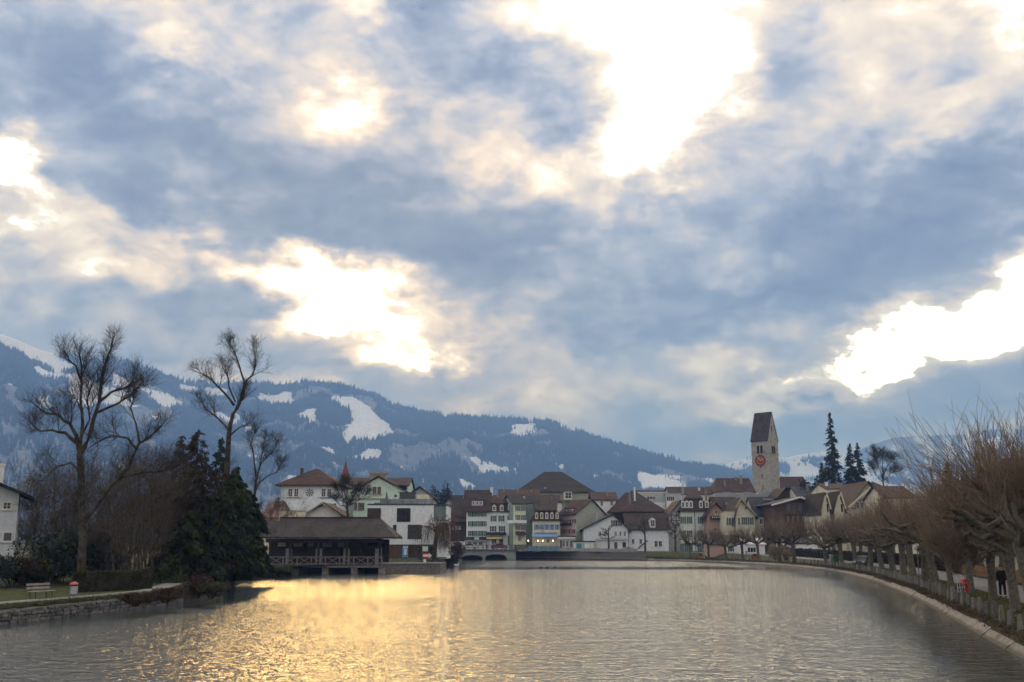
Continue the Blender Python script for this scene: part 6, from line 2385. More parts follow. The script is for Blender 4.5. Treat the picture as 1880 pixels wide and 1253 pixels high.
skeleton_tree('bare_tree', 'tall leafless tree with forked crown rising out of the conifers', 96, (418, 1040), [
    (.42, .30, 0, 0, [(418, 1042), (417, 960), (416, 860), (420, 800)]),
    (.28, .16, 0, .8, [(420, 800), (428, 760), (440, 740), (446, 720)]),
    (.16, .05, .8, 1.5, [(446, 735), (448, 700), (438, 668), (430, 645), (420, 632)]),
    (.14, .05, .8, -1.5, [(446, 722), (452, 700), (464, 690), (470, 665), (466, 640)]),
    (.17, .05, 0, -2, [(430, 745), (412, 722), (395, 705), (378, 690), (362, 684)]),
    (.15, .05, 0, 2, [(420, 790), (402, 770), (382, 755), (368, 735)]),
    (.12, .04, 0, -1.2, [(422, 800), (440, 785), (455, 780)]),
    (.12, .05, .5, 2, [(432, 738), (420, 710), (418, 690), (408, 672)]),
], 12, counts=(16, 6, 5), L=2.7, minr=.008, up=.14)
skeleton_tree('bare_tree', 'smaller rounded leafless tree right of the conifers', 118, (462, 1035), [
    (.26, .18, 0, 0, [(462, 1040), (465, 960), (470, 880)]),
    (.15, .04, 0, 1.5, [(470, 885), (480, 850), (500, 830), (508, 815)]),
    (.15, .04, 0, -1.5, [(470, 880), (466, 840), (460, 815), (468, 795)]),
    (.12, .04, 0, 2, [(470, 895), (490, 875), (508, 868), (518, 850)]),
    (.12, .04, 0, -2, [(468, 890), (480, 840), (486, 808)]),
], 13, counts=(13, 6, 5), L=2.6, minr=.011)
skeleton_tree('bare_tree', 'leafless garden tree in front of the pale green mansion', 158, z3(808, 640), [
    (.26, .18, 0, 0, [z3(810, 650), z3(808, 560), z3(805, 520)]),
    (.13, .04, 0, 1.5, [z3(806, 525), z3(770, 460), z3(740, 420), z3(715, 385)]),
    (.13, .04, 0, -1.5, [z3(806, 520), z3(850, 470), z3(880, 420), z3(905, 385)]),
    (.13, .04, 0, 1, [z3(806, 520), z3(790, 440), z3(780, 380), z3(790, 340)]),
    (.11, .04, 0, -1, [z3(806, 530), z3(870, 500), z3(920, 460), z3(960, 430)]),
    (.11, .04, 0, 1, [z3(806, 530), z3(740, 520), z3(700, 480)]),
], 14, counts=(12, 8, 6), L=3.2, minr=.018, zb=1.6)
# conifers of the left bank
def gpt(px, Y, dz_=0):
    p = at(px, 1000, Y)
    return Vector((p.x, Y, gz(p.x, Y) + dz_))
def htop(px, py, Y):
    p = at(px, py, Y)
    return p.z - gz(p.x, Y)


CON = [(352, 788, 92, 2.7, M_needle_b, 'rusty brown columnar conifer, tallest of the left-bank group', 15000, .35, .55), (322, 800, 97, 2.4, M_needle_b, 'brown narrow conifer at the left of the conifer group', 10000, .35, .55),
       (396, 803, 101, 3.3, M_needle, 'dark green spruce tip between the brown conifer and the tall bare tree', 13000, .45, .8), (372, 850, 88, 3.0, M_needle_b, 'lower brown cypress in the middle of the conifer group', 12000, .35, .6),
       (428, 858, 94, 3.6, M_needle_g, 'broad dark green conifer leaning over the water', 26000, .5, .62), (456, 905, 99, 2.5, M_needle, 'dark drooping conifer at the water edge beside the covered lock', 20000, .5, .55),
       (395, 905, 88, 3.3, M_needle, 'shaggy dark conifer above the river path', 24000, .5, .55), (345, 940, 86, 3.2, M_needle_g, 'olive green low conifer beside the garden gate', 15000, .42, .55), (440, 965, 95, 2.6, M_needle, 'lowest dark conifer bending to the water', 18000, .45, .5)]
for i, (px, py, Y, rad, mt, lb, n_, sz, pw) in enumerate(CON):
    conifer('conifer', lb, gpt(px, Y), htop(px, py, Y), rad, 200 + i, mt, n=n_, pw=pw, size=sz, droop=.40, z0=.07)
# bare brown brushwood behind the hedge
BR = [(70, 92, 860, 3.4, 'tangled bare brown shrub beside the white house'), (110, 84, 850, 3.5, 'bare brown shrub behind the great tree trunk'), (190, 88, 835, 3.6, 'tall bare brown thicket right of the great tree trunk'), (235, 82, 850, 3.2, 'bare multi-stemmed tree behind the clipped hedge'), (275, 86, 845, 3.2, 'bare multi-stemmed tree left of the garden gate'),
      (305, 90, 830, 3.2, 'bare twiggy thicket behind the garden gate'), (250, 104, 850, 4.2, 'reddish bare thicket in the garden depth'), (165, 106, 860, 4.5, 'brown bare thicket far behind the great tree'), (310, 110, 840, 4.5, 'bare brown thicket in front of the conifers'), (30, 108, 880, 4.0, 'bare shrub behind the white house corner'), (500, 150, 905, 2.6, 'bare bush beside the pink roof')]
for i, (px, Y, py, w, lb) in enumerate(BR):
    brush('thicket', lb, gpt(px, Y), htop(px, py, Y), w, 7, 300 + i, counts=(8, 7, 6), minr=.011, cat='thicket', leaves=260 if i < 2 else 0, r0=.06, matr=M_brush)
for i, (px, Y, py, lb) in enumerate(((262, 77, 905, 'slender bare young tree left of the gate'), (283, 78, 920, 'slender bare young tree next to the gate post'), (222, 77, 930, 'slim bare sapling behind the hedge middle'))):
    brush('sapling', lb, gpt(px, Y), htop(px, py, Y), 1.4, 3, 330 + i, counts=(6, 5, 4), minr=.012, cat='sapling', r0=.07)
# evergreen shrubs
def gb(px, py, z=None):
    p = onz(px, py, .95)
    return Vector((p.x, p.y, gz(p.x, p.y)))


EV = [(95, 1070, 3.2, 2.0, 4.4, M_leaf, 'large dark rhododendron behind the bench', 9000, .20), (165, 1066, 3.2, 1.9, 4.6, M_leaf, 'large glossy rhododendron behind the hedge', 10000, .22), (205, 1063, 2.0, 1.5, 3.2, M_leaf, 'glossy evergreen shrub at the right end of the rhododendrons', 6000, .2),
      (22, 1076, 2.3, 1.8, 2.2, M_needle_b, 'dark brownish rounded shrub at the left edge', 8000, .14), (60, 1074, 1.8, 1.2, 2.0, M_needle, 'dark rounded shrub left of the bench', 6000, .14), (-25, 1078, 2.0, 1.6, 2.6, M_leaf, 'dark evergreen shrub cut by the left edge', 5000, .16), (335, 1058, 1.5, 1.2, 1.7, M_leaf, 'ivy-green bush right of the garden gate', 5500, .15)]
for i, (px, py, rx, ry, hh, mt, lb, n_, sz) in enumerate(EV):
    bush('evergreen_shrub', lb, gb(px, py), rx, ry, hh, 400 + i, mt, n_, sz, cat='shrub', lumps=12)
for i, (px, py, rx, hh, mt, lb) in enumerate(((362, 1098, 1.5, 1.5, M_redb, 'dark red shrub on the point of the bank'), (388, 1100, 1.2, 1.0, M_hedge, 'olive weeds hanging to the water at the bank point'), (305, 1107, 1.3, .9, M_redb, 'dark low bush overhanging the stone wall'), (248, 1113, 1.1, .7, M_redb, 'small dark bush over the wall near the hedge'),
                                              (390, 1074, 1.2, .9, M_brush, 'brown dry shrub by the inlet'), (495, 1052, 2.0, 1.0, M_brush, 'brown waterside scrub at the left end of the lock'), (520, 1055, 1.6, .8, M_hedge, 'low waterside weeds below the lock railing'))):
    p = onz(px, py, .5)
    bush('bank_shrub', lb, Vector((p.x, p.y, min(.75, gz(p.x, p.y)) - .15)), rx, rx * .8, hh, 430 + i, mt, 4500, .10, cat='shrub', lumps=10)
# clipped hedge
h0, h1 = gb(150, 1086), gb(279, 1079)
hd = thing('clipped_hedge', 'long clipped brown-green hedge along the river path', 'hedge', h0, math.atan2(h1.y - h0.y, h1.x - h0.x))
Lh = (h1 - h0).length
nr = np.random.default_rng(5)
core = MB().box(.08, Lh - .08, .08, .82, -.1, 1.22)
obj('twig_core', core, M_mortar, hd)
C = np.stack([nr.uniform(0, Lh, 15000), nr.uniform(0, .9, 15000), nr.uniform(.02, 1.32, 15000)], -1)
fc_ = nr.integers(0, 4, 15000)
C[fc_ == 0, 1] = nr.normal(.02, .05, (fc_ == 0).sum())
C[fc_ == 1, 2] = nr.normal(1.28, .05, (fc_ == 1).sum())
C[fc_ == 2, 1] = nr.normal(.02, .05, (fc_ == 2).sum())
C[fc_ == 3, 0] = np.where(nr.random((fc_ == 3).sum()) < .5, 0, Lh) + nr.normal(0, .04, (fc_ == 3).sum())
link('foliage', leafcloud('foliage', C, nr.uniform(.05, .13, 15000), M_hedge, 6, 1.7), hd)

# ---- trees of the town
# weeping willow beside the lock
wp = at(*z3(1575, 1040), 150)
wl = thing('willow', 'brown leafless weeping willow between the white cube and the bridge', 'tree', (wp.x, 150, 1.2))
wd, tg = Wood(), Wood()
r = random.Random(77)
tp = [Vector((0, 0, -.2)), Vector((.1, 0, 1.8)), Vector((.25, 0, 3.6)), Vector((.4, 0, 5.2))]
wd.add(tp, [.38, .32, .28, .2], 8)
for i in range(16):
    a = r.uniform(0, 6.283)
    s0 = tp[2].lerp(tp[3], r.random())
    q, qr = shoot(r, s0, Vector((math.cos(a) * .8, math.sin(a) * .8, .8)), r.uniform(2.0, 3.6), .1, wd, 5, 5, -.08, .15, .02)
    for (p, d, rr, f) in sidekids(r, q, qr, 34, (.3, 1.1), .25, 1):
        pts = [p]
        o_ = Vector((d.x, d.y, .1)).normalized()
        for j in range(5):
            pts.append(pts[-1] + Vector((o_.x * .34 / (j + 1), o_.y * .34 / (j + 1), -.12 - .20 * j)) * r.uniform(.8, 1.7) + rdir(r, .03))
        tg.add(pts, [.018, .016, .014, .012, .010, .006], 3)
link('trunk', wd.mesh('trunk', M_bark), wl)
link('crown', tg.mesh('crown', mat('willow_twigs', (.125, .085, .045), .9, .3, .8)), wl)
for i, (zx, zy, Y, hh, w, lb) in enumerate(((1755, 1040, 158, 3.2, 2.2, 'brown bare shrubs on the bank right of the willow'), (1810, 1070, 165, 2.4, 2.0, 'low brown scrub at the bridge end of the bank'), (1480, 1060, 142, 1.8, 1.4, 'low bare shrub beside the arrow sign'))):
    p = at(*z3(zx, zy), Y)
    brush('scrub', lb, (p.x, Y, gz(p.x, Y)), hh, w, 8, 350 + i, counts=(7, 6, 5), minr=.014, cat='shrub')


def street_tree(name, label, px, py, Y, top, seed, heavy=False):
    b = at(px, py, Y)
    zb = gz(b.x, Y)
    root = thing(name, label, 'tree', (b.x, Y, zb))
    h_ = at(px, top, Y).z - zb
    r = random.Random(seed)
    wd, tg = Wood(), Wood()
    tr = [Vector((0, 0, -.2)), Vector((.05, 0, h_ * .4)), Vector((0, .05, h_ * .72)), Vector((.05, 0, h_))]
    wd.add(tr, [.26, .22, .17, .07], 8)
    for i in range(11 if heavy else 9):
        z_ = h_ * r.uniform(.42, .95)
        a = r.uniform(0, 6.283)
        d = Vector((math.cos(a), math.sin(a), .12 if heavy else .7))
        q, qr = shoot(r, Vector((.03, .03, z_)), d, h_ * r.uniform(.28, .45), .10, wd, 6, 6, .06, .2, .06 if heavy else .02)
        if heavy:
            for p in q[2:]:
                for _ in range(2):
                    shoot(r, p, rdir(r, .5) + Vector((0, 0, .6)), r.uniform(.25, .6), .05, wd, 4, 3, .1, .3, .035)
        else:
            ramify(r, q, qr, wd, tg, 0, h_ * .26, (8, 6), .016, .1)
    link('trunk', wd.mesh('trunk', M_bark), root)
    if tg.by:
        link('crown', tg.mesh('crown', M_brush), root)
    return root


street_tree('street_tree', 'black knobbly pollarded tree standing on the quay before the white gable', z5(385, 990)[0], z5(385, 990)[1], 246.5, z5(0, 735)[1], 61, True)
street_tree('street_tree', 'bare young tree on the quay right of the black pollard', z5(768, 1018)[0], z5(768, 1018)[1], 243, z5(0, 700)[1], 62)
street_tree('street_tree', 'bare tree at the promenade start before the corner house', z5(1085, 1020)[0], z5(1085, 1020)[1], 232, z5(0, 700)[1], 63)
# skyline trees by the church
def sky_tree(px, top, Y, rad, mt, lb, n_, seed, **kw):
    p = at(px, 900, Y)
    z = gz(p.x, Y)
    return conifer('conifer', lb, Vector((p.x, Y, z)), at(px, top, Y).z - z, rad, seed, mt, n=n_, **kw)


sky_tree(1532, 758, 275, 4.6, M_needle, 'tallest dark spruce right of the church tower', 9000, 500, pw=.75, size=1.0, gap=.30, droop=.25, z0=.25)
sky_tree(1565, 815, 282, 4.0, M_needle, 'dark conifer right of the tallest spruce, left of a pair', 9000, 501, pw=.7, size=.9, droop=.3, z0=.2)
sky_tree(1579, 813, 285, 4.2, M_needle, 'dark conifer right of the tallest spruce, right of a pair', 9000, 502, pw=.7, size=.9, droop=.3, z0=.2)
sky_tree(1743, 848, 150, 2.6, M_needle_b, 'brownish conifer tip above the plane-tree shoots', 8000, 503, pw=.8, size=.6, z0=.3)
sky_tree(1772, 866, 155, 1.9, M_needle_b, 'small conifer tip beside the hidden brown roof', 5000, 504, pw=.8, size=.6, z0=.3)
sky_tree(1511, 850, 262, 2.2, M_needle, 'thin dark conifer between the yew clump and the tallest spruce', 4000, 505, pw=.6, size=.8, z0=.3)
p = at(1498, 905, 268)
bush('yew_clump', 'wide dark yew clump behind the slate roofs', Vector((p.x, 268, 1.8)), 6.2, 4.0, at(1498, 858, 268).z - 1.8, 506, M_needle, 7000, .7, cat='shrub', lumps=14)
p = at(808, 900, 300)
bush('round_evergreen', 'dark round evergreen behind the far roofs left of the barn', Vector((p.x, 300, 1.8)), 4.2, 4.0, at(808, 886, 300).z - 1.8, 507, M_needle, 6000, .6, cat='tree', lumps=12)
p = at(515, 925, 178)
bush('balcony_shrub', 'round olive shrub at the left corner of the villa', Vector((p.x, 178, 1.7)), 1.6, 1.4, at(515, 915, 178).z - 1.7, 508, M_hedge, 4000, .25, cat='shrub', lumps=9)
skeleton_tree('bare_tree', 'purplish leafless tree with rounded crown right of the conifer pair', 262, (1622, 930), [
    (.3, .2, 0, 0, [(1622, 935), (1622, 895), (1621, 870)]),
    (.16, .04, 0, 2, [(1621, 880), (1612, 855), (1606, 832)]),
    (.16, .04, 0, -2, [(1621, 875), (1630, 855), (1640, 845)]),
    (.14, .04, 0, 1, [(1621, 885), (1635, 870), (1648, 866)]),
    (.14, .04, 0, -1, [(1621, 885), (1606, 870), (1598, 855)]),
    (.14, .04, 0, 1, [(1621, 870), (1620, 850), (1618, 835)]),
], 15, counts=(16, 6, 6), L=4.0, minr=.022, zb=1.8)

# ------------------------------------------------------------------ street furniture, people, small things
M_pstone = mat('post_stone', (0.24, 0.23, 0.21), 0.9, 0.35, 3.0, 0.2, 0.5, 14, col2=(0.13, 0.125, 0.11), objvar=.25)
post_me = []
for v_ in range(4):
    rr = random.Random(900 + v_)
    q = MB()
    w0, w1, hh = .13 + rr.uniform(-.01, .02), .10 + rr.uniform(-.01, .01), .74
    prof = [(w0, -.2), (w0, .05), (w1 + .01, .5), (w1, hh - .05), (w1 * .6, hh)]
    for k_, (ww, zz) in enumerate(prof):
        for a_ in range(4):
            an = math.pi / 4 + a_ * math.pi / 2
            q.v.append((math.cos(an) * ww * 1.4 + rr.uniform(-.008, .008), math.sin(an) * ww * 1.4 + rr.uniform(-.008, .008), zz))
    for k_ in range(4):
        for a_ in range(4):
            q.f.append((k_ * 4 + a_, k_ * 4 + (a_ + 1) % 4, k_ * 4 + 4 + (a_ + 1) % 4, k_ * 4 + 4 + a_))
            q.m.append(0)
    q.f.append((16, 17, 18, 19))
    q.m.append(0)
    post_me.append(q.mesh('stone_post', M_pstone))
pl_line = [p for p in resample(offset_line(bank_r, .85), 2.15) if p[1] > 30 and p[1] < 212 and topix(np.array((p[0], p[1], 1.0)))[0] < 1886]
U_ = ' first second third fourth fifth sixth seventh eighth ninth tenth eleventh twelfth thirteenth fourteenth fifteenth sixteenth seventeenth eighteenth nineteenth'.split(' ')
T_ = ' ten twenty thirty forty fifty sixty seventy eighty ninety'.split(' ')


def ordinal(n):
    if n < 20:
        return U_[n]
    if n % 10 == 0:
        return T_[n // 10][:-1] + 'ieth'
    return T_[n // 10] + '-' + U_[n % 10]


for i, (x, y) in enumerate(pl_line):
    o = link('stone_post', post_me[i % 4], None, (x, y, gz(x, y)), (rng.uniform(-.05, .05), rng.uniform(-.05, .05), rng.uniform(0, 6.28)))
    o.scale = (.82, .82, rng.uniform(.8, 1.12))
    tag(o, 'weathered stone post on the embankment edge, ' + ordinal(i + 1) + ' counted from the right picture edge', 'post', 'stone posts along the embankment')

# globe lamps
M_pole = mat('lamp_pole', (.14, .15, .16), .5, .2, 2.0)
M_globe = mat('milk_globe', (.80, .80, .78), .25)
for (x, yb, yt, lb, globe) in ((1508, 1037, 1001, 'globe lamp between plane trees below the farmhouse', True), (1417, 1031, 993, 'thin lamp post with flat head left of the sixth plane tree', False), (1689, 1076, 1006, 'globe lamp half hidden among the plane trunks', True), (1440, 1032, 1006, 'short dark pole beside the white garden house', False)):
    p = onground(x, yb)
    L = at(x, yt, p.y).z - p.z
    t_ = thing('street_lamp', lb, 'lamp', p)
    obj('pole', MB().lathe([(.09, 0), (.07, .4), (.045, .5), (.04, L - .2), (.06, L - .17)], 8), M_pole, t_)
    if globe:
        g_ = MB().lathe([(.06, L - .168)] + [(.26 * math.sin(a), L + .08 - .26 * math.cos(a)) for a in [math.pi * k / 10 for k in range(2, 10)]] + [(.02, L + .345)], 12)
        obj('globe', g_, M_globe, t_, smooth=True)
    else:
        obj('lamp_head', MB().box(-.3, .3, -.1, .1, L - .165, L - .05), M_pole, t_)

# lifebuoy box by the water
p = onground(1768, 1106)
lb_ = thing('lifebuoy_stand', 'red hooded lifebuoy stand with white lattice panel among the stone posts', 'lifebuoy', p, R(12))
M_rb = mat('rescue_red', (.55, .03, .04), .45, .1, 2.0)
sc_ = 1 / ppm(p.y)
def hz_(py):
    return at(1768, py, p.y).z - p.z
obj('pole', MB().lathe([(.05, -.1), (.045, hz_(1087))], 8), M_pole, lb_)
obj('panel', MB().box(-.36, .12, -.10, -.05, hz_(1087), hz_(1070)), mat('panel_dark', (.06, .06, .065), .6), lb_)
for k in range(4):
    obj('lattice_bar', MB().box(-.36 + k * .15, -.33 + k * .15, -.13, -.102, hz_(1087), hz_(1070)), T_white, lb_)
for k in range(3):
    zz = hz_(1087) + (hz_(1070) - hz_(1087)) * k / 2
    obj('lattice_bar', MB().box(-.36, .12, -.135, -.131, zz - .015, zz + .015), T_white, lb_)
pts = [(.0, -.06, hz_(1088)), (.34, -.06, hz_(1088)), (.34, -.06, hz_(1068)), (.26, -.06, hz_(1063.5)), (.10, -.06, hz_(1064)), (.0, -.06, hz_(1069))]
obj('hood', MB().prism([(x + .02, y, z_) for x, y, z_ in pts], (0, .30, 0)), M_rb, lb_)
ringm = MB()
for k in range(16):
    a0, a1 = 2 * math.pi * k / 16, 2 * math.pi * (k + 1) / 16
    ringm.tube([(.19 + .15 * math.cos(a0), -.10, hz_(1078) + .2 * math.sin(a0)), (.19 + .15 * math.cos(a1), -.10, hz_(1078) + .2 * math.sin(a1))], .045, 6, cap=False)
obj('lifebuoy_ring', ringm, M_rb, lb_)

# board fence on the far side of the path
fline = [p_ for p_ in resample(offset_line(bank_r, 7.3), 2.0) if 50 < p_[1] < 100 and p_[0] > 0]
fn = thing('board_fence', 'orange-brown board fence beyond the promenade path', 'fence')
M_board = mat('fence_boards', (.26, .145, .07), .8, .25, 2.0, .2, .3, 8, objvar=.12)
for i, (a_, b_) in enumerate(zip(fline, fline[1:])):
    za = gz(*a_)
    obj('fence_post', MB().box(a_[0] - .06, a_[0] + .06, a_[1] - .06, a_[1] + .06, za - .2, za + 1.05), W_mid, fn)
    for r_ in range(4):
        z0 = za + .12 + r_ * .225
        obj('board', MB().bar((a_[0] - .09, a_[1], z0 + .1), (b_[0] - .09, b_[1], z0 + .1), .03, .205), M_board, fn)
hline = [p_ for p_ in resample(offset_line(bank_r, 7.6), 2.0) if p_[1] > 100 and p_[0] > 0 and p_[1] < 200]
hg_ = thing('dark_hedge', 'long low dark hedge beyond the path under the plane trees', 'hedge')
nr = np.random.default_rng(55)
ha_ = np.array([(x, y, gz(x, y)) for x, y in hline])
ii = nr.integers(0, len(ha_) - 1, 22000)
tt_ = nr.random((22000, 1))
C = ha_[ii] * (1 - tt_) + ha_[ii + 1] * tt_ + np.stack([nr.uniform(-.5, .5, 22000), nr.uniform(-.4, .4, 22000), nr.uniform(.02, 1.5, 22000)], -1)
link('foliage', leafcloud('foliage', C, nr.uniform(.14, .34, 22000), mat('hedge_dark', (.028, .026, .020), .85, .4, 1.0), 7, 1.7), hg_)
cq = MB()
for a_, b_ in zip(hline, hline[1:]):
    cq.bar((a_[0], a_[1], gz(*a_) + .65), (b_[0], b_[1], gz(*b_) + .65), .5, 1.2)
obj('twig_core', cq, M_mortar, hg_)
# small things beneath the trees, far side
def small(name, label, cat, px, py, mb_, mt, z=1.5, part='body'):
    p_ = onground(px, py)
    t_ = thing(name, label, cat, p_)
    obj(part, mb_, mt, t_)
    return t_


M_rp = mat('red_planter', (.30, .09, .07), .7, .2, 2.0)
t_ = small('planter', 'small red planter trough left of the second plane tree', 'planter', 1286, 1025, MB().prism([(-.45, -.3, .05), (.45, -.3, .05), (.55, -.3, .45), (-.55, -.3, .45)], (0, .6, 0)), M_rp, part='trough')
obj('planting', MB().lathe([(.2, .45), (.4, .55), (.3, .75), (.05, .8)], 8), M_verge, t_)
t_ = small('planter', 'small red planter trough left of the fifth plane tree', 'planter', 1386, 1027, MB().prism([(-.45, -.3, .05), (.45, -.3, .05), (.55, -.3, .6), (-.55, -.3, .6)], (0, .6, 0)), M_rp, part='trough')
obj('planting', MB().lathe([(.2, .6), (.4, .7), (.3, .85), (.05, .9)], 8), M_verge, t_)
for x, y, lb in ((1371, 1027, 'pale stone pillar left of the fifth plane tree'), (1525, 1036, 'pale stone pillar right of the globe lamp'), (1292, 1024, 'pale stone pillar by the red planter')):
    small('stone_pillar', lb, 'pillar', x, y, MB().lathe([(.22, -.1), (.22, .1), (.17, .15), (.16, 1.15), (.22, 1.2), (.22, 1.32), (.08, 1.4)], 8), M_quay_l, part='shaft')
t_ = small('waste_container', 'green waste container right of the eighth plane tree', 'container', 1534, 1036, MB().prism([(-.4, -.5, .1), (.4, -.5, .1), (.45, -.5, 1.15), (-.45, -.5, 1.15)], (0, 1.0, 0)), mat('container_green', (.02, .09, .05), .6, .15, 1.5))
obj('lid', MB().prism([(-.48, -.55, 1.153), (.48, -.55, 1.153), (.4, -.55, 1.3), (-.4, -.55, 1.3)], (0, 1.1, 0)), mat('container_green', (0, 0, 0)), t_)
for x, y, lb in ((1471, 1029, 'beige domed dry shrub right of the seventh plane tree'), (1449, 1029, 'beige domed dry shrub left of the seventh plane tree')):
    p_ = onz(x, y, 1.5)
    bush('dry_shrub', lb, Vector((p_.x, p_.y + 8, 1.5)), 1.3, 1.1, 2.2, int(x), mat('dry_grass_dome', (.30, .24, .15), .9, .3, 1.5), 4000, .22, lumps=6, aspect=5)


def car(label, px, py, Y, yaw, paint, z):
    p_ = at(px, py, Y)
    t_ = thing('parked_car', label, 'car', (p_.x, Y, z), yaw, 'cars near the bridge')
    prof = [(-2.05, .28), (-2.1, .62), (-1.95, .82), (-1.35, .90), (-.75, 1.38), (.75, 1.42), (1.45, .95), (2.0, .88), (2.1, .6), (2.05, .28)]
    bm = bmesh.new()
    vs = [bm.verts.new((x, -.82, z_)) for x, z_ in prof]
    f_ = bm.faces.new(vs)
    e_ = bmesh.ops.extrude_face_region(bm, geom=[f_])
    bmesh.ops.translate(bm, vec=(0, 1.64, 0), verts=[v for v in e_['geom'] if isinstance(v, bmesh.types.BMVert)])
    bmesh.ops.bevel(bm, geom=bm.edges[:], offset=.07, segments=2, affect='EDGES')
    bmesh.ops.recalc_face_normals(bm, faces=bm.faces[:])
    me = bpy.data.meshes.new('body')
    bm.to_mesh(me)
    bm.free()
    me.materials.append(paint)
    link('body', me, t_)
    for sy in (-1, 1):
        obj('side_window', MB().prism([(-1.05, sy * .822, .93), (-.68, sy * .822, 1.30), (.68, sy * .822, 1.33), (1.15, sy * .822, .97)][::sy], (0, sy * .012, 0)), G_win, t_)
        for x in (-1.3, 1.3):
            w_ = MB().tube([(x, sy * .70, .32), (x, sy * .88, .32)], .32, 14)
            wo_ = obj('wheel', w_, mat('tyre', (.02, .02, .02), .8), t_)
            obj('rim', MB().tube([(x, sy * .882, .32), (x, sy * .90, .32)], .2, 10), T_metal, wo_)
    for y_ in (-.55, .55):
        obj('headlight', MB().box(-2.14, -2.06, y_ - .15, y_ + .15, .6, .74), T_white, t_)
        obj('tail_light', MB().box(2.06, 2.13, y_ - .15, y_ + .15, .62, .76), M_rb, t_)


bz = zt + .28 if False else BZ + .35
car('silver car on the bridge below the white green-shuttered house', 862, 1006, 248, 0, mat('car_silver', (.45, .46, .48), .3, spec=.5), br.location.z + at(900, 1011.5, 244).z + .282)
car('dark red car on the bridge below the yellow awning', 917, 1006, 250, math.pi, mat('car_red', (.16, .03, .04), .3, spec=.5), br.location.z + at(900, 1011.5, 244).z + .282)
pc_ = onz(1582, 1038, 1.4)
car('dark parked car beyond the promenade path under the plane trees', 1582, 1020, pc_.y + 12, R(60), mat('car_dark', (.05, .055, .06), .3, spec=.5), gz(pc_.x, pc_.y + 12) + .02)

# cafe chairs on the quay
for i, (zx, lb) in enumerate(((575, 'left of the pair'), (620, 'right of the pair'))):
    p_ = at(*z5(zx, 985), 246)
    t_ = thing('cafe_bench', 'yellow wooden cafe bench on the quay, ' + lb, 'bench', (p_.x, 247.5, 1.82), 0, 'cafe benches on the quay')
    M_yw = mat('yellow_wood', (.52, .34, .12), .7, .2, 2.0)
    obj('seat', MB().box(-.8, .8, -.25, .25, .42, .48), M_yw, t_)
    obj('backrest', MB().box(-.8, .8, .2, .26, .62, .95), M_yw, t_)
    for sx in (-1, 1):
        obj('leg', MB().box(sx * .7 - .04, sx * .7 + .04, -.22, -.14, .003, .418), M_yw, t_)
        obj('leg', MB().box(sx * .7 - .04, sx * .7 + .04, .20, .26, .003, .618), M_yw, t_)

# ---- left bank furniture
p = gb(76, 1097)
bn = thing('park_bench', 'weathered wooden park bench on the left lawn', 'bench', p, R(68))
M_bw = mat('bench_wood', (.30, .28, .25), .8, .25, 3.0)
for k, (z0, y0) in enumerate(((.58, .28), (.78, .33))):
    obj('back_slat', MB().box(-.85, .85, y0, y0 + .035, z0, z0 + .13), M_bw, bn)
for k in range(3):
    obj('seat_slat', MB().box(-.85, .85, -.22 + k * .16, -.08 + k * .16, .44, .475), M_bw, bn)
for sx in (-.6, .6):
    obj('leg', MB().bar((sx, -.20, 0), (sx, -.16, .438), .05), M_rail, bn)
    obj('leg', MB().bar((sx, .24, 0), (sx, .37, .93), .05), M_rail, bn)
p = gb(134, 1097)
bi = thing('litter_bin', 'grey litter bin with red hood beside the hedge', 'bin', p)
obj('pole', MB().box(-.24, -.19, -.03, .03, -.1, .95), M_pole, bi)
obj('bucket', MB().lathe([(.15, .26), (.19, .30), (.20, .72), (.205, .74)], 14, 0, (.03, 0, 0)), mat('bin_grey', (.40, .42, .45), .5, .15, 2.0), bi)
obj('hood_support', MB().box(-.16, .20, -.12, .12, .743, .82), T_dark, bi)
obj('hood', MB().lathe([(.22, .823), (.225, .88), (.16, .96), (.03, 1.0)], 12, 0, (.02, 0, 0)), mat('bin_red', (.55, .16, .15), .5, .1, 2.0), bi)
# slatted gate
ga, gb_ = gb(291, 1064), gb(318, 1062)
gt = thing('garden_gate', 'pale blue-grey slatted garden gate between hedge and ivy bush', 'gate', ga, math.atan2(gb_.y - ga.y, gb_.x - ga.x))
Lg = (gb_ - ga).length
M_gate = mat('gate_paint', (.34, .40, .46), .7, .2, 2.0)
for k in range(9):
    x = Lg * (k + .5) / 9
    obj('slat', MB().box(x - .045, x + .045, -.02, .01, .06, 1.32 + .05 * math.sin(k)), M_gate, gt)
for z0 in (.3, 1.0):
    obj('rail', MB().box(0, Lg, .013, .05, z0, z0 + .08), M_gate, gt)
for x, nm in ((-.15, 'gate_post'), (Lg + .12, 'gate_post')):
    obj(nm, MB().box(x - .1, x + .1, -.1, .1, -.1, 1.45), W_mid, gt)
for i, (px, py) in enumerate(((398, 1083), (385, 1079), (423, 1070))):
    p = onz(px, py, .4)
    o = link('boulder', stone_mesh[i], None, (p.x, p.y, .3), (0, 0, i))
    o.scale = (1.0, .8, .7)
    tag(o, ('pale boulder at the inlet edge', 'pale boulder beside the red shrub', 'pale boulder in the shallow inlet near the dark conifers')[i], 'boulder')
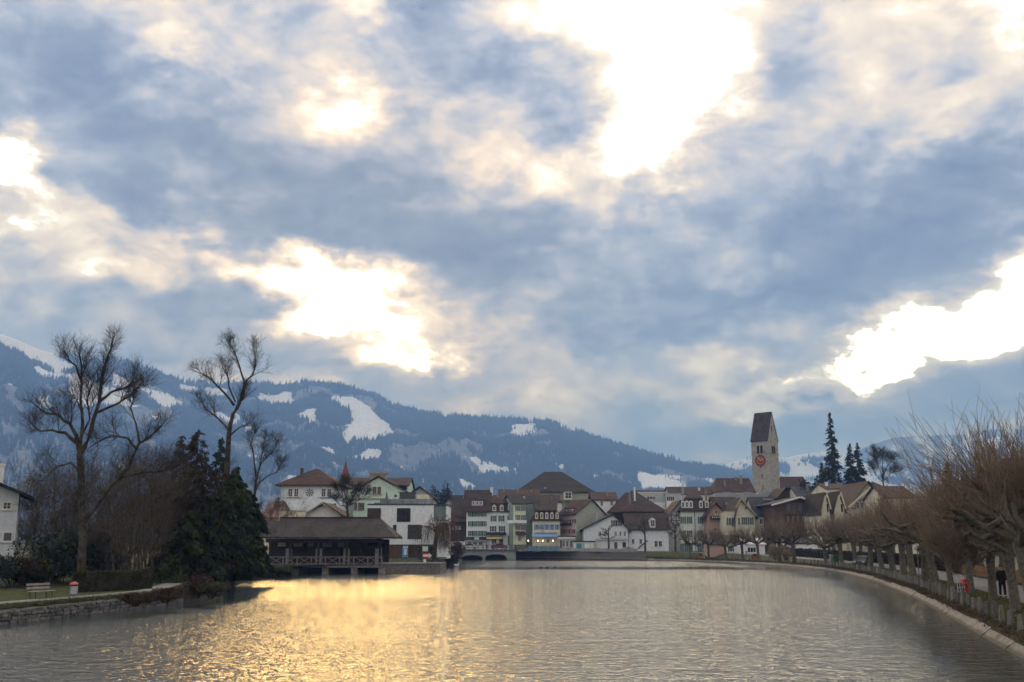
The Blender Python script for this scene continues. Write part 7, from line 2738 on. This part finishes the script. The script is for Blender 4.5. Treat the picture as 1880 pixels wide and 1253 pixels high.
# arrow sign by the lock
p = LX(1470, 1035, BY + .6)
sg = thing('arrow_sign', 'red and white navigation arrow sign pointing right beside the lock', 'sign', (p.x, BY + .6, LX(0, 1030).z + .05))
sx0, sx1, sxt = LX(1475, 965).x - p.x, LX(1527, 965).x - p.x, LX(1552, 965).x - p.x
zs0, zs1 = LX(0, 990).z - sg.location.z, LX(0, 942).z - sg.location.z
zt1, zt0 = LX(0, 882).z - sg.location.z, LX(0, 928).z - sg.location.z
obj('post', MB().box(-.05, .05, 0, .08, 0, zt1), M_pole, sg)
zm = (zs0 + zs1) / 2
ar = obj('sign_board', MB().box(sx0, sx1, -.06, -.003, zs0, zs1), M_rb, sg)
obj('white_bar', MB().box(sx0, sx1, -.075, -.062, zm - (zs1 - zs0) * .2, zm + (zs1 - zs0) * .2), T_white, ar)
obj('arrow_tip', MB().prism([(sx1 + .01, -.05, zs0), (sxt, -.05, zm), (sx1 + .01, -.05, zs1)], (0, .04, 0)), T_white, ar)
obj('upper_sign', MB().box(LX(1470, 905).x - p.x, LX(1518, 905).x - p.x, -.05, -.003, zt0, zt1 - .02), mat('pale_green_sign', (.50, .62, .56), .6), sg)
obj('base_plate', MB().box(LX(1478, 1005).x - p.x, LX(1502, 1005).x - p.x, -.05, -.003, 0.02, LX(0, 998).z - sg.location.z), T_white, sg)


# ---- birds
def swan(label, loc, yaw):
    t_ = thing('swan', label, 'swan', loc, yaw)
    M_sw = mat('swan_white', (.78, .78, .76), .7, .05, 3.0)
    me = bpy.data.meshes.new('body')
    co = [(.48, 0, .22), (.30, 0, .18), (0, 0, .17), (-.28, 0, .17), (-.36, 0, .26), (-.40, 0, .42), (-.36, 0, .58), (-.40, 0, .66), (-.50, 0, .64)]
    rd = [.03, .14, .21, .16, .085, .05, .045, .065, .03]
    me.from_pydata(co, [(i, i + 1) for i in range(len(co) - 1)], [])
    o = link('body', me, t_)
    m_ = o.modifiers.new('skin', 'SKIN')
    for i, r_ in enumerate(rd):
        me.skin_vertices[0].data[i].radius = (r_, r_)
    me.skin_vertices[0].data[2].use_root = True
    m_.use_smooth_shade = True
    o.modifiers.new('sub', 'SUBSURF').render_levels = 2
    me.materials.append(M_sw)
    obj('bill', MB().lathe([(.03, 0), (.012, .11)], 6), mat('bill_orange', (.6, .22, .03), .6), t_, (-.52, 0, .64), (0, R(-100), 0))
    for sy in (-1, 1):
        obj('wing', MB().prism([(.52, sy * .08, .26), (.1, sy * .2, .14), (-.22, sy * .16, .2), (-.05, sy * .14, .34), (.3, sy * .08, .36)], (0, sy * .03, 0)), M_sw, t_)


p = onz(838, 1040, 0)
swan('white swan floating at the tip of the willow bank', (p.x, p.y, .0), R(160))
for i, (x, y, lb) in enumerate(((992, 1043.5, 'leftmost of the dark ducks on the calm far water'), (1004, 1043.2, 'middle of the dark ducks on the calm far water'), (1018, 1043, 'rightmost of the dark ducks on the calm far water'))):
    p = onz(x, y, 0)
    t_ = thing('duck', lb, 'duck', (p.x, p.y, 0), R(20 * i), 'ducks on the far water')
    t_.scale = (.8, .8, .8)
    M_dk = mat('duck_brown', (.05, .042, .035), .8)
    obj('body', MB().lathe([(.02, -.3), (.13, -.2), (.17, 0), (.13, .18), (.05, .3)], 8), M_dk, t_, (0, 0, .08), (0, R(90), 0), True)
    obj('head', MB().lathe([(.03, 0), (.045, .12), (.07, .2), (.06, .27), (.02, .31)], 8), M_dk, t_, (.2, 0, .14), None, True)
    obj('bill', MB().lathe([(.025, 0), (.012, .09)], 6), mat('bill_orange', (0, 0, 0)), t_, (.25, 0, .37), (0, R(90), 0))


# ---- people
def skin(name, co, ed, rad, matr, parent, root=0, sub=2):
    me = bpy.data.meshes.new(name)
    me.from_pydata(co, ed, [])
    o = link(name, me, parent)
    m_ = o.modifiers.new('skin', 'SKIN')
    sv = me.skin_vertices[0].data
    for i, r_ in enumerate(rad):
        sv[i].radius = r_ if isinstance(r_, tuple) else (r_, r_)
        sv[i].use_root = (i == root)
    m_.use_smooth_shade = True
    s_ = o.modifiers.new('smooth', 'SUBSURF')
    s_.levels = s_.render_levels = sub
    me.materials.append(matr)
    return o


def person(label, loc, yaw, stride, coat, trousers, hair, group=None, scale=1.0):
    """walking adult, 1.76 m, faces -y in its own axes"""
    t_ = thing('person', label, 'person', loc, yaw, group)
    t_.scale = (scale,) * 3
    M_skin = mat('skin', (.50, .32, .24), .6, .08, 6.0)
    s = stride
    H = {'pel': (0, 0, .94), 'wai': (0, 0, 1.08), 'che': (0, .01, 1.30), 'nk0': (0, .01, 1.47), 'nk1': (0, -.005, 1.54), 'hd0': (0, -.01, 1.61), 'hd1': (0, -.005, 1.70)}
    co, rd, ed = [], [], []
    idx = {}

    def add(n_, p_, r_, par=None):
        idx[n_] = len(co)
        co.append(p_)
        rd.append(r_)
        if par:
            ed.append((idx[par], idx[n_]))
    add('pel', H['pel'], (.15, .12))
    add('wai', H['wai'], (.135, .11), 'pel')
    add('che', H['che'], (.16, .12), 'wai')
    add('nk0', H['nk0'], .062, 'che')
    add('nk1', H['nk1'], .055, 'nk0')
    add('hd0', H['hd0'], (.072, .088), 'nk1')
    add('hd1', H['hd1'], (.074, .092), 'hd0')
    for sd, nm in ((-1, 'l'), (1, 'r')):
        f = s * sd
        add('sh' + nm, (sd * .185, .01, 1.42), .06, 'che')
        add('el' + nm, (sd * .235, .02 + f * .05, 1.14), .045, 'sh' + nm)
        add('wr' + nm, (sd * .235, -.05 + f * .10, .90), .030, 'el' + nm)
        add('pa' + nm, (sd * .232, -.065 + f * .11, .83), (.028, .040), 'wr' + nm)
        for k in range(4):
            fx = sd * .232
            fy = -.065 + f * .11 + (k - 1.5) * .021
            L = (.062, .074, .070, .054)[k]
            add('f%s%d' % (nm, k), (fx - sd * .004, fy, .79), .0095, 'pa' + nm)
            add('g%s%d' % (nm, k), (fx - sd * .018, fy - .004, .79 - L), .0080, 'f%s%d' % (nm, k))
        add('t%s0' % nm, (sd * .215, -.105 + f * .11, .825), .011, 'pa' + nm)
        add('t%s1' % nm, (sd * .205, -.115 + f * .11, .785), .009, 't%s0' % nm)
        add('hi' + nm, (sd * .095, 0, .90), .095, 'pel')
        add('kn' + nm, (sd * .10, -.03 - f * .12, .50), .062, 'hi' + nm)
        add('an' + nm, (sd * .10, .02 - f * .22, .09), .032, 'kn' + nm)
        add('to' + nm, (sd * .112, -.10 - f * .22, .045), .018, 'an' + nm)
    skin('body', co, ed, rd, M_skin, t_, 0, 1)
    # face
    obj('nose', MB().prism([(-.014, -.098, 1.625), (.014, -.098, 1.625), (0, -.098, 1.672)], (0, -.024, 0)), M_skin, t_)
    for sd in (-1, 1):
        obj('eye', MB().lathe([(.012, -.004), (.012, .004)], 8), mat('eye_dark', (.02, .015, .012), .3), t_, (sd * .030, -.098, 1.672), (R(90), 0, 0))
        obj('ear', MB().box(sd * .076 - .006, sd * .076 + .006, -.01, .03, 1.63, 1.69), M_skin, t_)
    obj('mouth', MB().box(-.022, .022, -.1005, -.092, 1.598, 1.606), mat('lips', (.30, .12, .10), .6), t_)
    hr = MB().lathe([(.088, 1.675), (.095, 1.71), (.090, 1.75), (.062, 1.79), (.02, 1.80)], 14)
    hr.v = [(x, y * 1.12 + .012, z_) for x, y, z_ in hr.v]
    obj('hair', hr, hair, t_, smooth=True)
    # coat: torso and sleeves as one garment, ends at mid-thigh
    cc = [(0, .0, .74), (0, 0, .94), (0, .005, 1.10), (0, .01, 1.32), (0, .008, 1.47)]
    cr = [(.205, .165), (.20, .155), (.175, .14), (.185, .145), (.085, .085)]
    ce = [(0, 1), (1, 2), (2, 3), (3, 4)]
    for sd in (-1, 1):
        f = s * sd
        b0 = len(cc)
        cc += [(sd * .185, .01, 1.41), (sd * .238, .02 + f * .05, 1.14), (sd * .236, -.045 + f * .09, .91)]
        cr += [.085, .066, .052]
        ce += [(3, b0), (b0, b0 + 1), (b0 + 1, b0 + 2)]
    skin('coat', cc, ce, cr, coat, t_, 1, 2)
    tc_, tr_, te = [(0, 0, .90)], [(.15, .125)], []
    for sd in (-1, 1):
        f = s * sd
        b0 = len(tc_)
        tc_ += [(sd * .09, 0, .82), (sd * .10, -.03 - f * .12, .50), (sd * .10, .03 - f * .22, .11)]
        tr_ += [.105, .080, .062]
        te += [(0, b0), (b0, b0 + 1), (b0 + 1, b0 + 2)]
    skin('trousers', tc_, te, tr_, trousers, t_, 0, 2)
    for sd in (-1, 1):
        f = s * sd
        skin('shoe', [(sd * .10, .06 - f * .22, .05), (sd * .105, -.04 - f * .22, .05), (sd * .115, -.15 - f * .22, .04)], [(0, 1), (1, 2)], [.052, .05, .045], mat('shoe_black', (.015, .015, .015), .5), t_, 1, 2)
    return t_


C_blk = mat('coat_black', (.014, .014, .017), .85, .2, 4.0)
T_blk = mat('trousers_black', (.012, .012, .014), .85, .2, 4.0)
H_dk = mat('hair_dark', (.018, .013, .010), .7)
p = onground(1842, 1098.5)
person('person in black coat and dark trousers walking on the promenade', (p.x, p.y, p.z + .034), R(-12), .55, C_blk, T_blk, H_dk)
zd = at(900, 1011.5, 244).z + .285
for x, cl, lb in ((906, mat('coat_navy', (.02, .03, .06), .85), 'distant pedestrian in navy on the bridge before the yellow awning'), (893, mat('coat_tan', (.20, .14, .08), .85), 'distant pedestrian in tan coat on the bridge by the green shutters')):
    p = at(x, 1005, 246.5)
    person(lb, (p.x, 246.5, zd), R(80), .5, cl, T_blk, H_dk, 'pedestrians on the bridge')
